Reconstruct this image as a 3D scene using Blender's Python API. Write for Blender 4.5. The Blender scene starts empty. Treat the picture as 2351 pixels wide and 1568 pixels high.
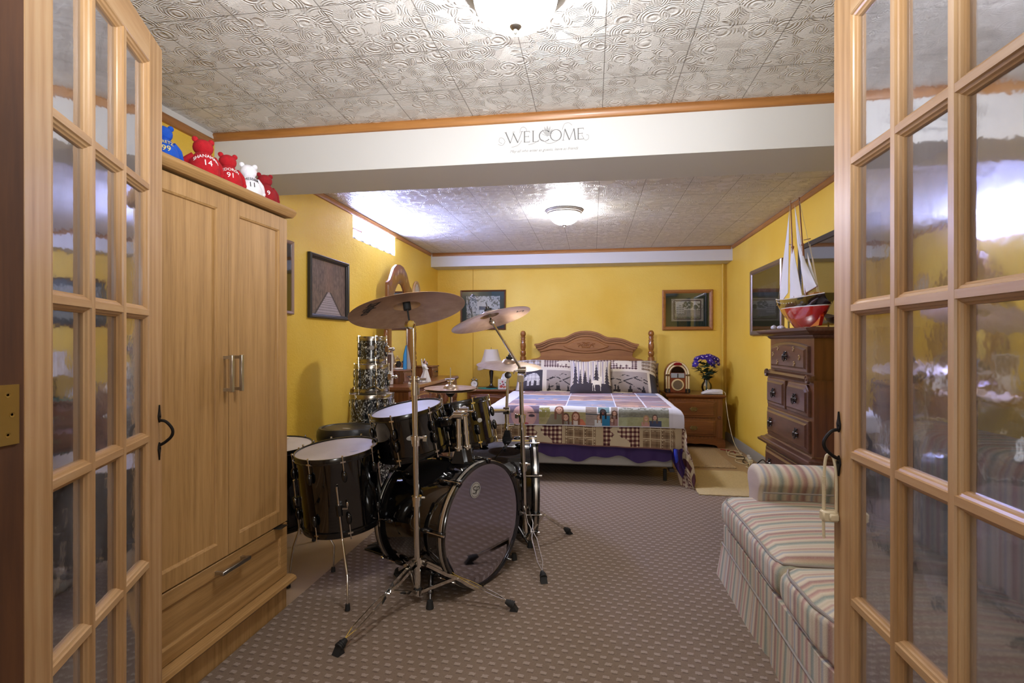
import bpy, bmesh, math, random
from mathutils import Vector, Matrix, Euler
random.seed(7)
PI = math.pi
C = bpy.context.scene.collection
# ------------------------------------------------------------------ camera, world, lights, exposure
CAM_H = 1.13
YAW = 0.1507
cd = bpy.data.cameras.new('camera'); cam = bpy.data.objects.new('camera', cd); C.objects.link(cam)
cam.location = (0, 0, CAM_H); cam.rotation_euler = (PI/2, 0, YAW)
cd.sensor_width = 36; cd.lens = 1218/2351*36; cd.shift_y = 2/2351; cd.clip_start = 0.02
bpy.context.scene.camera = cam
vs = bpy.context.scene.view_settings
vs.view_transform = 'Standard'; vs.look = 'None'; vs.gamma = 1; vs.use_curve_mapping = False
vs.exposure = 0.72
world = bpy.data.worlds.new('world'); bpy.context.scene.world = world; world.use_nodes = True
bg = world.node_tree.nodes['Background']; bg.inputs[0].default_value = (.62, .74, 1, 1); bg.inputs[1].default_value = 1.5
LIGHT_NEAR = 48; LIGHT_FAR = 90; WINDOW_GLOW = 95; OUTER_W = 46

def area_lamp(name, loc, rot, sx, sy, power, col):
    l = bpy.data.lights.new(name, 'AREA'); l.shape = 'RECTANGLE'; l.size = sx; l.size_y = sy
    l.energy = power; l.color = col
    o = bpy.data.objects.new(name, l); C.objects.link(o); o.location = loc; o.rotation_euler = rot
    return o
hl = bpy.data.lights.new('hall_fill_light', 'POINT'); hl.energy = OUTER_W; hl.color = (.96, .97, 1); hl.shadow_soft_size = .3  # unseen fill light, added behind the camera to brighten the room through the doorway
ho = bpy.data.objects.new('hall_fill_light', hl); C.objects.link(ho); ho.location = (.45, -1.9, 1.05)

# added spot near the camera, aimed up to brighten the near ceiling
fl_ = bpy.data.lights.new('ceiling_fill_spot', 'SPOT'); fl_.energy = 125; fl_.color = (.93, .96, 1); fl_.shadow_soft_size = .12
fl_.spot_size = math.radians(118); fl_.spot_blend = 1
fo_ = bpy.data.objects.new('ceiling_fill_spot', fl_); C.objects.link(fo_); fo_.location = (-.05, .12, 1.45)
fo_.rotation_euler = Vector((-.25, 1.25, .95)).to_track_quat('-Z', 'Y').to_euler()

def cw(nx, ny, nz=0):        # direction given as right / forward / up of the camera -> world
    ca, sa = math.cos(YAW), math.sin(YAW)
    return Vector((nx*ca - ny*sa, nx*sa + ny*ca, nz))

# ------------------------------------------------------------------ materials
def lin(h):
    if isinstance(h, (tuple, list)): return tuple(h[:3])
    h = h.lstrip('#'); r = []
    for i in (0, 2, 4):
        c = int(h[i:i+2], 16)/255
        r.append(c/12.92 if c <= .04045 else ((c+.055)/1.055)**2.4)
    return tuple(r)
def c4(h): return (*lin(h), 1)
class NT:
    def __init__(s, name):
        s.m = bpy.data.materials.new(name); s.m.use_nodes = True; s.t = s.m.node_tree
        s.b = s.t.nodes['Principled BSDF']; s.out = s.t.nodes['Material Output']
    def n(s, typ, **kw):
        nd = s.t.nodes.new(typ)
        for k, v in kw.items():
            if k.startswith('i_'):
                key = k[2:]; nd.inputs[int(key) if key.isdigit() else key].default_value = v
            else: setattr(nd, k, v)
        return nd
    def l(s, a, b): s.t.links.new(a, b)
    def math(s, op, a, b=None, c=None):
        nd = s.n('ShaderNodeMath', operation=op)
        for i, v in enumerate((a, b, c)):
            if v is None: continue
            if isinstance(v, (int, float)): nd.inputs[i].default_value = v
            else: s.l(v, nd.inputs[i])
        return nd.outputs[0]
    def mix(s, f, a, b, mode='MIX'):
        nd = s.n('ShaderNodeMix', data_type='RGBA', blend_type=mode)
        for inp, v in ((nd.inputs[0], f), (nd.inputs[6], a), (nd.inputs[7], b)):
            if isinstance(v, (int, float)): inp.default_value = v
            elif isinstance(v, (str, tuple)): inp.default_value = c4(v)
            else: s.l(v, inp)
        return nd.outputs[2]
    def co(s): 
        return s.n('ShaderNodeTexCoord').outputs['Object']
    def mapping(s, scale=(1, 1, 1), rot=(0, 0, 0), src=None):
        mp = s.n('ShaderNodeMapping'); mp.inputs['Scale'].default_value = scale; mp.inputs['Rotation'].default_value = rot
        s.l(src or s.co(), mp.inputs[0]); return mp.outputs[0]
    def noise(s, vec, scale, detail=3, rough=.5):
        nd = s.n('ShaderNodeTexNoise'); nd.inputs['Scale'].default_value = scale; nd.inputs['Detail'].default_value = detail
        nd.inputs['Roughness'].default_value = rough; s.l(vec, nd.inputs['Vector']); return nd.outputs[0]
    def ramp(s, f, stops):
        r = s.n('ShaderNodeValToRGB'); e = r.color_ramp.elements
        e[0].position, e[0].color = stops[0][0], c4(stops[0][1])
        e[1].position, e[1].color = stops[-1][0], c4(stops[-1][1])
        for p, c in stops[1:-1]:
            x = e.new(p); x.color = c4(c)
        s.l(f, r.inputs[0]); return r.outputs[0]
    def bump(s, h, strength=.3, dist=.01):
        b = s.n('ShaderNodeBump'); b.inputs['Strength'].default_value = strength; b.inputs['Distance'].default_value = dist
        s.l(h, b.inputs['Height']); s.l(b.outputs[0], s.b.inputs['Normal'])
    def setc(s, v):
        if isinstance(v, (str, tuple)): s.b.inputs['Base Color'].default_value = c4(v)
        else: s.l(v, s.b.inputs['Base Color'])
    def p(s, **kw):
        for k, v in kw.items(): s.b.inputs[k.replace('_', ' ')].default_value = v
        return s
MATS = {}
def plain(name, col, rough=.5, metal=0., coat=0., bump=0, bscale=60, var=0., vscale=6, spec=.5):
    t = NT(name); t.p(Roughness=rough, Metallic=metal, Coat_Weight=coat); t.b.inputs['Specular IOR Level'].default_value = spec
    t.b.inputs['Coat Roughness'].default_value = .04
    o = t.co(); n = t.noise(o, vscale, 4)
    r, g, b = lin(col)
    lo = tuple(max(0, x*(1-var)) for x in (r, g, b)); hi = tuple(min(1, x*(1+var)) for x in (r, g, b))
    t.setc(t.ramp(n, [(.3, lo), (.7, hi)]))
    if bump: t.bump(t.noise(o, bscale, 4), bump, .004)
    MATS[name] = t.m; return t.m
def wood(name, dark, mid, light, axis='z', scale=14., stretch=12., rough=.4, bump=.15, coat=0.1):
    t = NT(name); t.p(Roughness=rough, Coat_Weight=coat); t.b.inputs['Coat Roughness'].default_value = .15
    k = {'x': (1/stretch, 1, 1), 'y': (1, 1/stretch, 1), 'z': (1, 1, 1/stretch)}[axis]
    v = t.mapping(k)
    n1 = t.noise(v, scale, 5, .65)
    n2 = t.noise(v, scale*7, 4, .6)
    w = t.n('ShaderNodeTexWave', wave_type='BANDS', bands_direction={'x': 'Y', 'y': 'X', 'z': 'X'}[axis]); t.l(v, w.inputs[0])
    w.inputs['Scale'].default_value = scale*.9; w.inputs['Distortion'].default_value = 9; w.inputs['Detail'].default_value = 3
    w.inputs['Detail Scale'].default_value = .6
    f = t.math('ADD', t.math('MULTIPLY', n1, .5), t.math('ADD', t.math('MULTIPLY', w.outputs[1], .12), t.math('MULTIPLY', n2, .35)))
    t.setc(t.ramp(f, [(.24, dark), (.46, mid), (.72, light)]))
    if bump: t.bump(n2, bump, .002)
    MATS[name] = t.m; return t.m
def metal(name, col, rough=.12):
    t = NT(name); t.p(Metallic=1., Roughness=rough); t.setc(col); MATS[name] = t.m; return t.m
def emit(name, col, st):
    t = NT(name); t.setc(col); t.b.inputs['Emission Color'].default_value = c4(col); t.b.inputs['Emission Strength'].default_value = st
    MATS[name] = t.m; return t.m
def attr(name, rough=.8, bump=0, bscale=200, coat=0):
    t = NT(name); a = t.n('ShaderNodeVertexColor'); a.layer_name = 'Col'
    t.l(a.outputs[0], t.b.inputs['Base Color']); t.p(Roughness=rough, Coat_Weight=coat)
    if bump: t.bump(t.noise(t.co(), bscale, 3), bump, .003)
    MATS[name] = t.m; return t.m

def wall_mat():
    t = NT('yellow_wall'); t.p(Roughness=.55); o = t.co()
    n = t.noise(o, 1.3, 3); t.setc(t.ramp(n, [(.3, '#E2B838'), (.7, '#ECCB5C')]))
    h = t.math('ADD', t.noise(o, 90, 4), t.math('MULTIPLY', t.noise(o, 28, 3), .8)); t.bump(h, .45, .006); return t.m
M_wall = wall_mat()
def wall_b_mat():
    t = NT('yellow_wall_fine'); t.p(Roughness=.5); o = t.co()
    n = t.noise(o, 1.3, 3); t.setc(t.ramp(n, [(.3, '#E1B636'), (.7, '#EBC956')]))
    t.bump(t.noise(o, 60, 4), .18, .004); return t.m
M_wall2 = wall_b_mat()
def ceil_mat():
    t = NT('swirl_ceiling_tile'); t.p(Roughness=.5); t.b.inputs['Specular IOR Level'].default_value = .4
    o = t.co(); sep = t.n('ShaderNodeSeparateXYZ'); t.l(o, sep.inputs[0])
    def seam(axis, off):
        f = t.math('FRACT', t.math('DIVIDE', t.math('ADD', axis, off), .305))
        d = t.math('ABSOLUTE', t.math('SUBTRACT', f, .5))
        return t.math('GREATER_THAN', d, .4945)
    s = t.math('MAXIMUM', seam(sep.outputs[0], 1.48+3.05), seam(sep.outputs[1], 3.05-1.593))
    v = t.n('ShaderNodeTexVoronoi', feature='F1'); v.inputs['Scale'].default_value = 13
    v2 = t.n('ShaderNodeTexVoronoi', feature='F2'); v2.inputs['Scale'].default_value = 13; v2.inputs['Randomness'].default_value = .85; t.l(o, v2.inputs['Vector'])
    v.inputs['Randomness'].default_value = .85
    t.l(o, v.inputs['Vector'])
    cs = t.n('ShaderNodeSeparateColor'); t.l(v.outputs['Color'], cs.inputs[0])
    ring = t.math('SINE', t.math('MULTIPLY', v2.outputs['Distance'], 62))
    c2 = t.n('ShaderNodeSeparateColor'); t.l(v2.outputs['Color'], c2.inputs[0]); on = t.math('GREATER_THAN', c2.outputs[0], .30)
    grain = t.noise(o, 240, 3)
    h = t.math('ADD', t.math('MULTIPLY', t.math('MULTIPLY', ring, on), .62), t.math('MULTIPLY', grain, .7))
    # slanted comb strokes between the fans
    h = t.math('ADD', h, t.math('MULTIPLY', c2.outputs[1], .5))
    dv = t.n('ShaderNodeVectorMath', operation='SUBTRACT'); t.l(o, dv.inputs[0]); t.l(v.outputs['Position'], dv.inputs[1])
    ds = t.n('ShaderNodeSeparateXYZ'); t.l(dv.outputs[0], ds.inputs[0])
    tilt = t.math('ADD', t.math('MULTIPLY', ds.outputs[0], t.math('SUBTRACT', cs.outputs[0], .5)), t.math('MULTIPLY', ds.outputs[1], t.math('SUBTRACT', cs.outputs[1], .5)))
    h = t.math('ADD', h, t.math('MULTIPLY', tilt, 60))
    h = t.math('SUBTRACT', h, t.math('MULTIPLY', s, 3))
    t.bump(h, .8, .004)
    t.setc(t.mix(s, t.mix(c2.outputs[2], '#DAD7D2', '#E6E3DE'), '#8f8a83'))
    rr = t.math('ADD', t.math('MULTIPLY', c2.outputs[1], .25), .34); t.l(rr, t.b.inputs['Roughness'])
    return t.m
M_ceil = ceil_mat()
def carpet_mat():
    t = NT('brown_patterned_carpet'); t.p(Roughness=.95); t.b.inputs['Specular IOR Level'].default_value = .15
    o = t.co(); rot = t.mapping((1, 1, 1), (0, 0, math.radians(8)), o)
    sep = t.n('ShaderNodeSeparateXYZ'); t.l(rot, sep.inputs[0])
    px, py = .046, .037
    row = t.math('FLOOR', t.math('DIVIDE', sep.outputs[1], py))
    sh = t.math('MULTIPLY', t.math('FRACT', t.math('MULTIPLY', row, .5)), px)
    fx = t.math('FRACT', t.math('DIVIDE', t.math('ADD', sep.outputs[0], sh), px))
    fy = t.math('FRACT', t.math('DIVIDE', sep.outputs[1], py))
    nz = t.noise(o, 130, 2)
    ax = t.math('ABSOLUTE', t.math('SUBTRACT', t.math('ADD', fx, t.math('MULTIPLY', nz, .25)), .62))
    ay = t.math('ABSOLUTE', t.math('SUBTRACT', t.math('ADD', fy, t.math('MULTIPLY', nz, .25)), .62))
    m = t.math('MULTIPLY', t.math('LESS_THAN', ax, .24), t.math('LESS_THAN', ay, .20))
    pil = t.noise(o, 420, 3)
    dk = t.math('MULTIPLY', t.math('LESS_THAN', t.math('ABSOLUTE', t.math('SUBTRACT', t.math('ADD', fx, t.math('MULTIPLY', nz, .2)), .66)), .22), t.math('LESS_THAN', t.math('ABSOLUTE', t.math('SUBTRACT', t.math('ADD', fy, t.math('MULTIPLY', nz, .2)), .28)), .10))
    blotch = t.noise(o, 2.2, 3)
    base = t.mix(t.math('MULTIPLY', pil, .9), '#65574a', '#968676')
    base = t.mix(t.math('MULTIPLY', blotch, .3), base, '#95796a')
    base = t.mix(t.math('MULTIPLY', dk, .35), base, '#4a3b36')
    t.setc(t.mix(t.math('MULTIPLY', m, .52), base, t.mix(pil, '#a09388', '#c9bcb0')))
    t.bump(t.math('ADD', pil, t.math('MULTIPLY', m, .5)), .5, .006); return t.m
M_carpet = carpet_mat()
M_floor = plain('tan_vinyl', '#A38A6A', .45, var=.06, vscale=3, bump=.05)
M_white = plain('white_paint', '#D9D6D2', .5, bump=.05, bscale=300)
M_beam = plain('beam_paint', '#D0CFCD', .6)
M_hall = plain('hall_paint', '#B9A98F', .7)
M_hallfloor = plain('hall_carpet', '#8B7A68', .9, bump=.3, bscale=300)
M_trim = wood('oak_trim', '#7e5026', '#a06a34', '#b98145', 'x', 12)
M_trimy = wood('oak_trim_long', '#7e5026', '#a06a34', '#b98145', 'y', 12)
M_pine = wood('clear_pine', '#8a6539', '#b08a5e', '#c8a981', 'z', 9, 14, .42, .1)
M_pineh = wood('clear_pine_across', '#8a6539', '#b08a5e', '#c8a981', 'x', 9, 14, .42, .1)
M_jamb = wood('stained_jamb', '#2c1708', '#45260f', '#5f3919', 'z', 9, 14, .75, .15, 0)
M_oakz = wood('wardrobe_oak', '#7d5c32', '#a47e4c', '#bb9562', 'z', 50, 30, .5, .25, 0)
M_oaky = wood('wardrobe_oak_across', '#7d5c32', '#a47e4c', '#bb9562', 'y', 50, 30, .5, .25, 0)
M_head = wood('honey_oak', '#6a3b16', '#8d5827', '#a87239', 'x', 16, 14, .48, .15, .0)
M_headz = wood('honey_oak_turned', '#6b3c18', '#8d5728', '#a8713a', 'z', 16, 10, .2, .1, .6)
M_walx = wood('brown_pine_furniture', '#43230e', '#6e3f1d', '#8d5a2e', 'x', 10, 10, .3, .1, .4)
M_walz = wood('brown_pine_furniture_up', '#43230e', '#6e3f1d', '#8d5a2e', 'z', 10, 10, .3, .1, .4)
M_dark = wood('dark_chest_wood', '#38231a', '#573829', '#6d4a38', 'y', 14, 12, .28, .08, .4)
M_darkz = wood('dark_chest_side', '#3d210f', '#5c3418', '#704523', 'z', 10, 12, .35, .08, .2)
M_chrome = metal('chrome', '#E4E2DE', .08)
M_duller = metal('worn_chrome', '#A8A49B', .22)
M_inlay = metal('silver_inlay', '#D2CEC6', .38)
M_steel = metal('brushed_nickel', '#B9B6AE', .3)
M_brass = metal('antique_brass', '#8A7A55', .35)
M_pewter = metal('dark_pewter', '#5A5858', .3)
M_iron = plain('wrought_iron', '#1c1a1a', .45, .6)
M_gold = metal('hinge_brass', '#B8A062', .35)
M_black = plain('gloss_black_lacquer', '#060608', .08, coat=1)
M_blackp = plain('black_hoop', '#0b0b0d', .2, coat=.5)
M_rubber = plain('black_rubber', '#1a1a1a', .7)
M_vinyl = plain('black_vinyl', '#15171a', .35, bump=.1)
M_drumhead = plain('coated_drumhead', '#C9C0B0', .5, bump=.1, bscale=300, var=.08)
M_drumhead2 = plain('coated_drumhead_cool', '#C4C2C0', .5, bump=.1, bscale=300, var=.08)
M_mirrorhead = metal('black_resonant_head', '#b4b2c2', .05)
M_silverbadge = plain('silver_badge', '#A9A9A6', .35)
M_ink = plain('black_ink', '#151515', .6)
M_greyink = plain('grey_vinyl_lettering', '#6f6f6e', .6)
M_lightink = plain('pale_grey_lettering', '#a3a3a2', .6)
M_whiteink = plain('white_thread', '#eeeeee', .7)
M_goldink = plain('gold_thread', '#d8c36a', .7)
def bronze_mat():
    t = NT('cymbal_bronze'); t.p(Metallic=.55, Roughness=.32)
    o = t.co(); sep = t.n('ShaderNodeSeparateXYZ'); t.l(o, sep.inputs[0])
    r = t.math('SQRT', t.math('ADD', t.math('POWER', sep.outputs[0], 2), t.math('POWER', sep.outputs[1], 2)))
    n = t.noise(o, 9, 5, .7)
    t.setc(t.ramp(n, [(.3, '#9c7a5a'), (.55, '#b89674'), (.8, '#c8ab98')]))
    t.bump(t.math('SINE', t.math('MULTIPLY', r, 1400)), .08, .001); return t.m
M_bronze = bronze_mat()
def bronze2_mat():
    t = NT('cymbal_bronze_pale'); t.p(Metallic=.8, Roughness=.3)
    o = t.co(); n = t.noise(o, 12, 5, .7)
    t.setc(t.ramp(n, [(.3, '#b79c84'), (.6, '#cdb8a4'), (.8, '#ddd2c8')])); return t.m
M_bronze2 = bronze2_mat()
def pearl_mat():
    t = NT('black_pearl_wrap'); t.p(Roughness=.2, Coat_Weight=.6); o = t.co()
    v = t.n('ShaderNodeTexVoronoi'); v.inputs['Scale'].default_value = 170; t.l(t.mapping((1, 1, .6), (0.4, .5, .3), o), v.inputs['Vector'])
    cs = t.n('ShaderNodeSeparateColor'); t.l(v.outputs['Color'], cs.inputs[0])
    f = t.math('MULTIPLY', cs.outputs[0], t.math('ADD', t.noise(o, 22, 3), .35))
    t.setc(t.ramp(f, [(.35, '#15171a'), (.6, '#4a4d4f'), (.85, '#c9cbc6')])); return t.m
M_pearl = pearl_mat()
def glass_pane_mat():
    # thin pane still in its protective plastic film: mirror-like at the shallow angles it is seen from
    t = NT('film_covered_glass')
    tr = t.n('ShaderNodeBsdfTransparent'); tr.inputs[0].default_value = (.86, .87, .88, 1)
    gl = t.n('ShaderNodeBsdfGlossy'); gl.inputs['Roughness'].default_value = .05; gl.inputs[0].default_value = (.8, .82, .9, 1)
    df = t.n('ShaderNodeBsdfDiffuse'); df.inputs[0].default_value = (.5, .5, .55, 1)
    o = t.co(); n = t.noise(o, 7, 4, .6)
    b = t.n('ShaderNodeBump'); b.inputs['Strength'].default_value = .10; b.inputs['Distance'].default_value = .006; t.l(n, b.inputs['Height'])
    t.l(b.outputs[0], gl.inputs['Normal'])
    lw = t.n('ShaderNodeLayerWeight'); lw.inputs['Blend'].default_value = .5
    f = t.math('MINIMUM', t.math('ADD', t.math('MULTIPLY', lw.outputs['Facing'], 1.0), .06), .82)
    m1 = t.n('ShaderNodeMixShader'); t.l(f, m1.inputs[0]); t.l(tr.outputs[0], m1.inputs[1]); t.l(gl.outputs[0], m1.inputs[2])
    haze = t.math('MULTIPLY', t.math('POWER', t.noise(t.mapping((1, 1, .4), (0, .5, 0), o), 5, 5, .7), 3), .55)
    m2 = t.n('ShaderNodeMixShader'); t.l(haze, m2.inputs[0]); t.l(m1.outputs[0], m2.inputs[1]); t.l(df.outputs[0], m2.inputs[2])
    t.l(m2.outputs[0], t.out.inputs[0]); return t.m
M_pane = glass_pane_mat()
def clear_mat(name, col=(.95, .97, .97, 1), k=.15):
    t = NT(name); tr = t.n('ShaderNodeBsdfTransparent'); tr.inputs[0].default_value = col
    gl = t.n('ShaderNodeBsdfGlossy'); gl.inputs['Roughness'].default_value = .02
    lw = t.n('ShaderNodeLayerWeight'); lw.inputs['Blend'].default_value = .35
    f = t.math('ADD', t.math('MULTIPLY', lw.outputs['Fresnel'], .9), k*.3)
    m1 = t.n('ShaderNodeMixShader'); t.l(f, m1.inputs[0]); t.l(tr.outputs[0], m1.inputs[1]); t.l(gl.outputs[0], m1.inputs[2])
    t.l(m1.outputs[0], t.out.inputs[0]); return t.m
M_glass = clear_mat('clear_glass')
M_mirror = metal('mirror_silver', '#F0F0EE', .01)
M_dome1 = emit('lit_glass_dome', '#f7f4f6', LIGHT_NEAR)
M_dome2 = emit('lit_glass_dome_far', '#f6f4f8', LIGHT_FAR)
M_daylit = emit('daylit_window_pane', '#b4c0ff', WINDOW_GLOW)
def stripes_mat(name, axis=1, bend=0.):
    t = NT(name); t.p(Roughness=.85); o = t.co(); sep = t.n('ShaderNodeSeparateXYZ'); t.l(o, sep.inputs[0])
    f = t.math('FRACT', t.math('DIVIDE', t.math('ADD', sep.outputs[axis], 5), .20))
    r = t.n('ShaderNodeValToRGB'); r.color_ramp.interpolation = 'LINEAR'
    cols = ['#BCAF94', '#c9bfa8', '#8f9a8c', '#6f7f78', '#b8ab90', '#cabfa4', '#b88f80', '#9c6f69', '#c7b89c', '#b0aa8e', '#7f8f83', '#b9a48c', '#a07468', '#8a5f5d', '#c4b79d', '#cfc5ad', '#8c93a0', '#bcb096', '#a67f73', '#cbbfa6']
    e = r.color_ramp.elements; e[0].position = 0; e[0].color = c4(cols[0]); e[1].position = 1; e[1].color = c4(cols[0])
    for i, c in enumerate(cols[1:]):
        x = e.new((i+1)/20); x.color = c4(c)
    t.l(f, r.inputs[0])
    w = t.noise(o, 260, 2); t.setc(t.mix(t.math('MULTIPLY', w, .35), r.outputs[0], '#d9cfba')); t.bump(w, .3, .002); return t.m
M_stripe = stripes_mat('striped_upholstery', 1)
M_stripex = stripes_mat('striped_upholstery_arm', 0)
M_attr_fabric = attr('printed_fabric', .85, .25, 300)
M_attr_print = attr('printed_paper', .5)
M_attr_fleece = attr('printed_fleece', .9, .35, 350)
M_purple = plain('purple_sheet', '#3b2360', .7, bump=.3, bscale=25)
M_blue = plain('blue_sheet', '#2438b8', .6)
M_ticking = plain('grey_box_spring_fabric', '#A5A39E', .85, bump=.3, bscale=300)
M_fitted = plain('white_mattress_fabric', '#cfcbd2', .8, bump=.2)
M_mat1 = plain('beige_shag', '#A58F6E', .95, bump=1., bscale=160, var=.2, vscale=90)
M_mat2 = plain('cream_woven_mat', '#BBA97F', .9, bump=.7, bscale=90, var=.08, vscale=60)
M_cord = plain('ivory_plastic', '#D8CBA6', .4)
M_wplastic = plain('white_plastic', '#D9D9DA', .35)
M_bplastic = plain('black_plastic', '#17171a', .35)
M_redplush = plain('red_plush', '#A90D1B', .95, bump=.5, bscale=300, var=.15, vscale=60)
M_blueplush = plain('blue_plush', '#0D4BB0', .95, bump=.5, bscale=300, var=.15, vscale=60)
M_whiteplush = plain('white_plush', '#E4E3EA', .95, bump=.5, bscale=300, var=.08, vscale=60)
M_dredplush = plain('dark_red_plush', '#8A0F18', .95, bump=.5, bscale=300, var=.15, vscale=60)
M_sail = plain('sail_cloth', '#D9D7D4', .8, bump=.2, bscale=120)
M_mast = wood('mast_wood', '#5c3216', '#84512a', '#a06c3d', 'z', 20, 10, .3)
M_hullred = plain('red_hull_paint', '#A81309', .12, coat=1)
M_hullblack = plain('black_hull_paint', '#0c0c10', .12, coat=1)
M_hullwhite = plain('white_line_paint', '#e6e2da', .3)
M_deck = wood('ship_deck', '#7b4a22', '#9c6a36', '#b58450', 'y', 30, 10, .3)
M_rope = plain('rope', '#b9a98a', .9)
M_petal = plain('violet_petals', '#3d1f8c', .6, var=.4, vscale=40)
M_petalc = plain('flower_centres', '#cfc0d8', .6)
M_leaf = plain('green_leaves', '#2f4a35', .6, var=.3, vscale=40)
M_stem = plain('flower_stems', '#3c5a3f', .6)
M_cream = plain('cream_plastic_tubes', '#E5D3A4', .3, coat=.4)
M_juke = wood('jukebox_wood', '#5e2410', '#7d3a1c', '#91502a', 'z', 20, 10, .3)
M_jred = plain('red_enamel', '#7c1018', .2, coat=.5)
M_shade = plain('ivory_lamp_shade', '#CFC7BA', .8)
M_teal = plain('teal_cloth', '#1f8f8c', .7)
M_porc = plain('white_porcelain', '#D8D4CE', .3, coat=.3)
M_pinkface = plain('doll_skin', '#C79C84', .5)
M_bluecloth = plain('sky_blue_paint', '#2f87c4', .5)
M_screen = plain('dark_glossy_screen', '#0b0c0a', .04, coat=1., spec=1.)
M_bezel = plain('grey_black_bezel', '#2c2826', .35)
M_tealmat = plain('teal_mount_board', '#2c4b52', .8)
M_greenmat = plain('dark_green_mount_board', '#1f3a33', .8)
M_greymat = plain('grey_mount_board', '#83807c', .8)
M_blackframe = plain('dark_grey_frame', '#2a2725', .35, bump=.1)
M_pinkframe = plain('rose_grey_frame', '#9a7d70', .4)
M_silverframe = plain('silver_brown_frame', '#7a6a5c', .3, .4)
M_chainp = plain('ivory_latch_plastic', '#CDBF9F', .4)
M_shell = plain('sea_shell', '#c9c9d2', .5)
M_tag = plain('black_tag', '#141414', .4)

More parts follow.
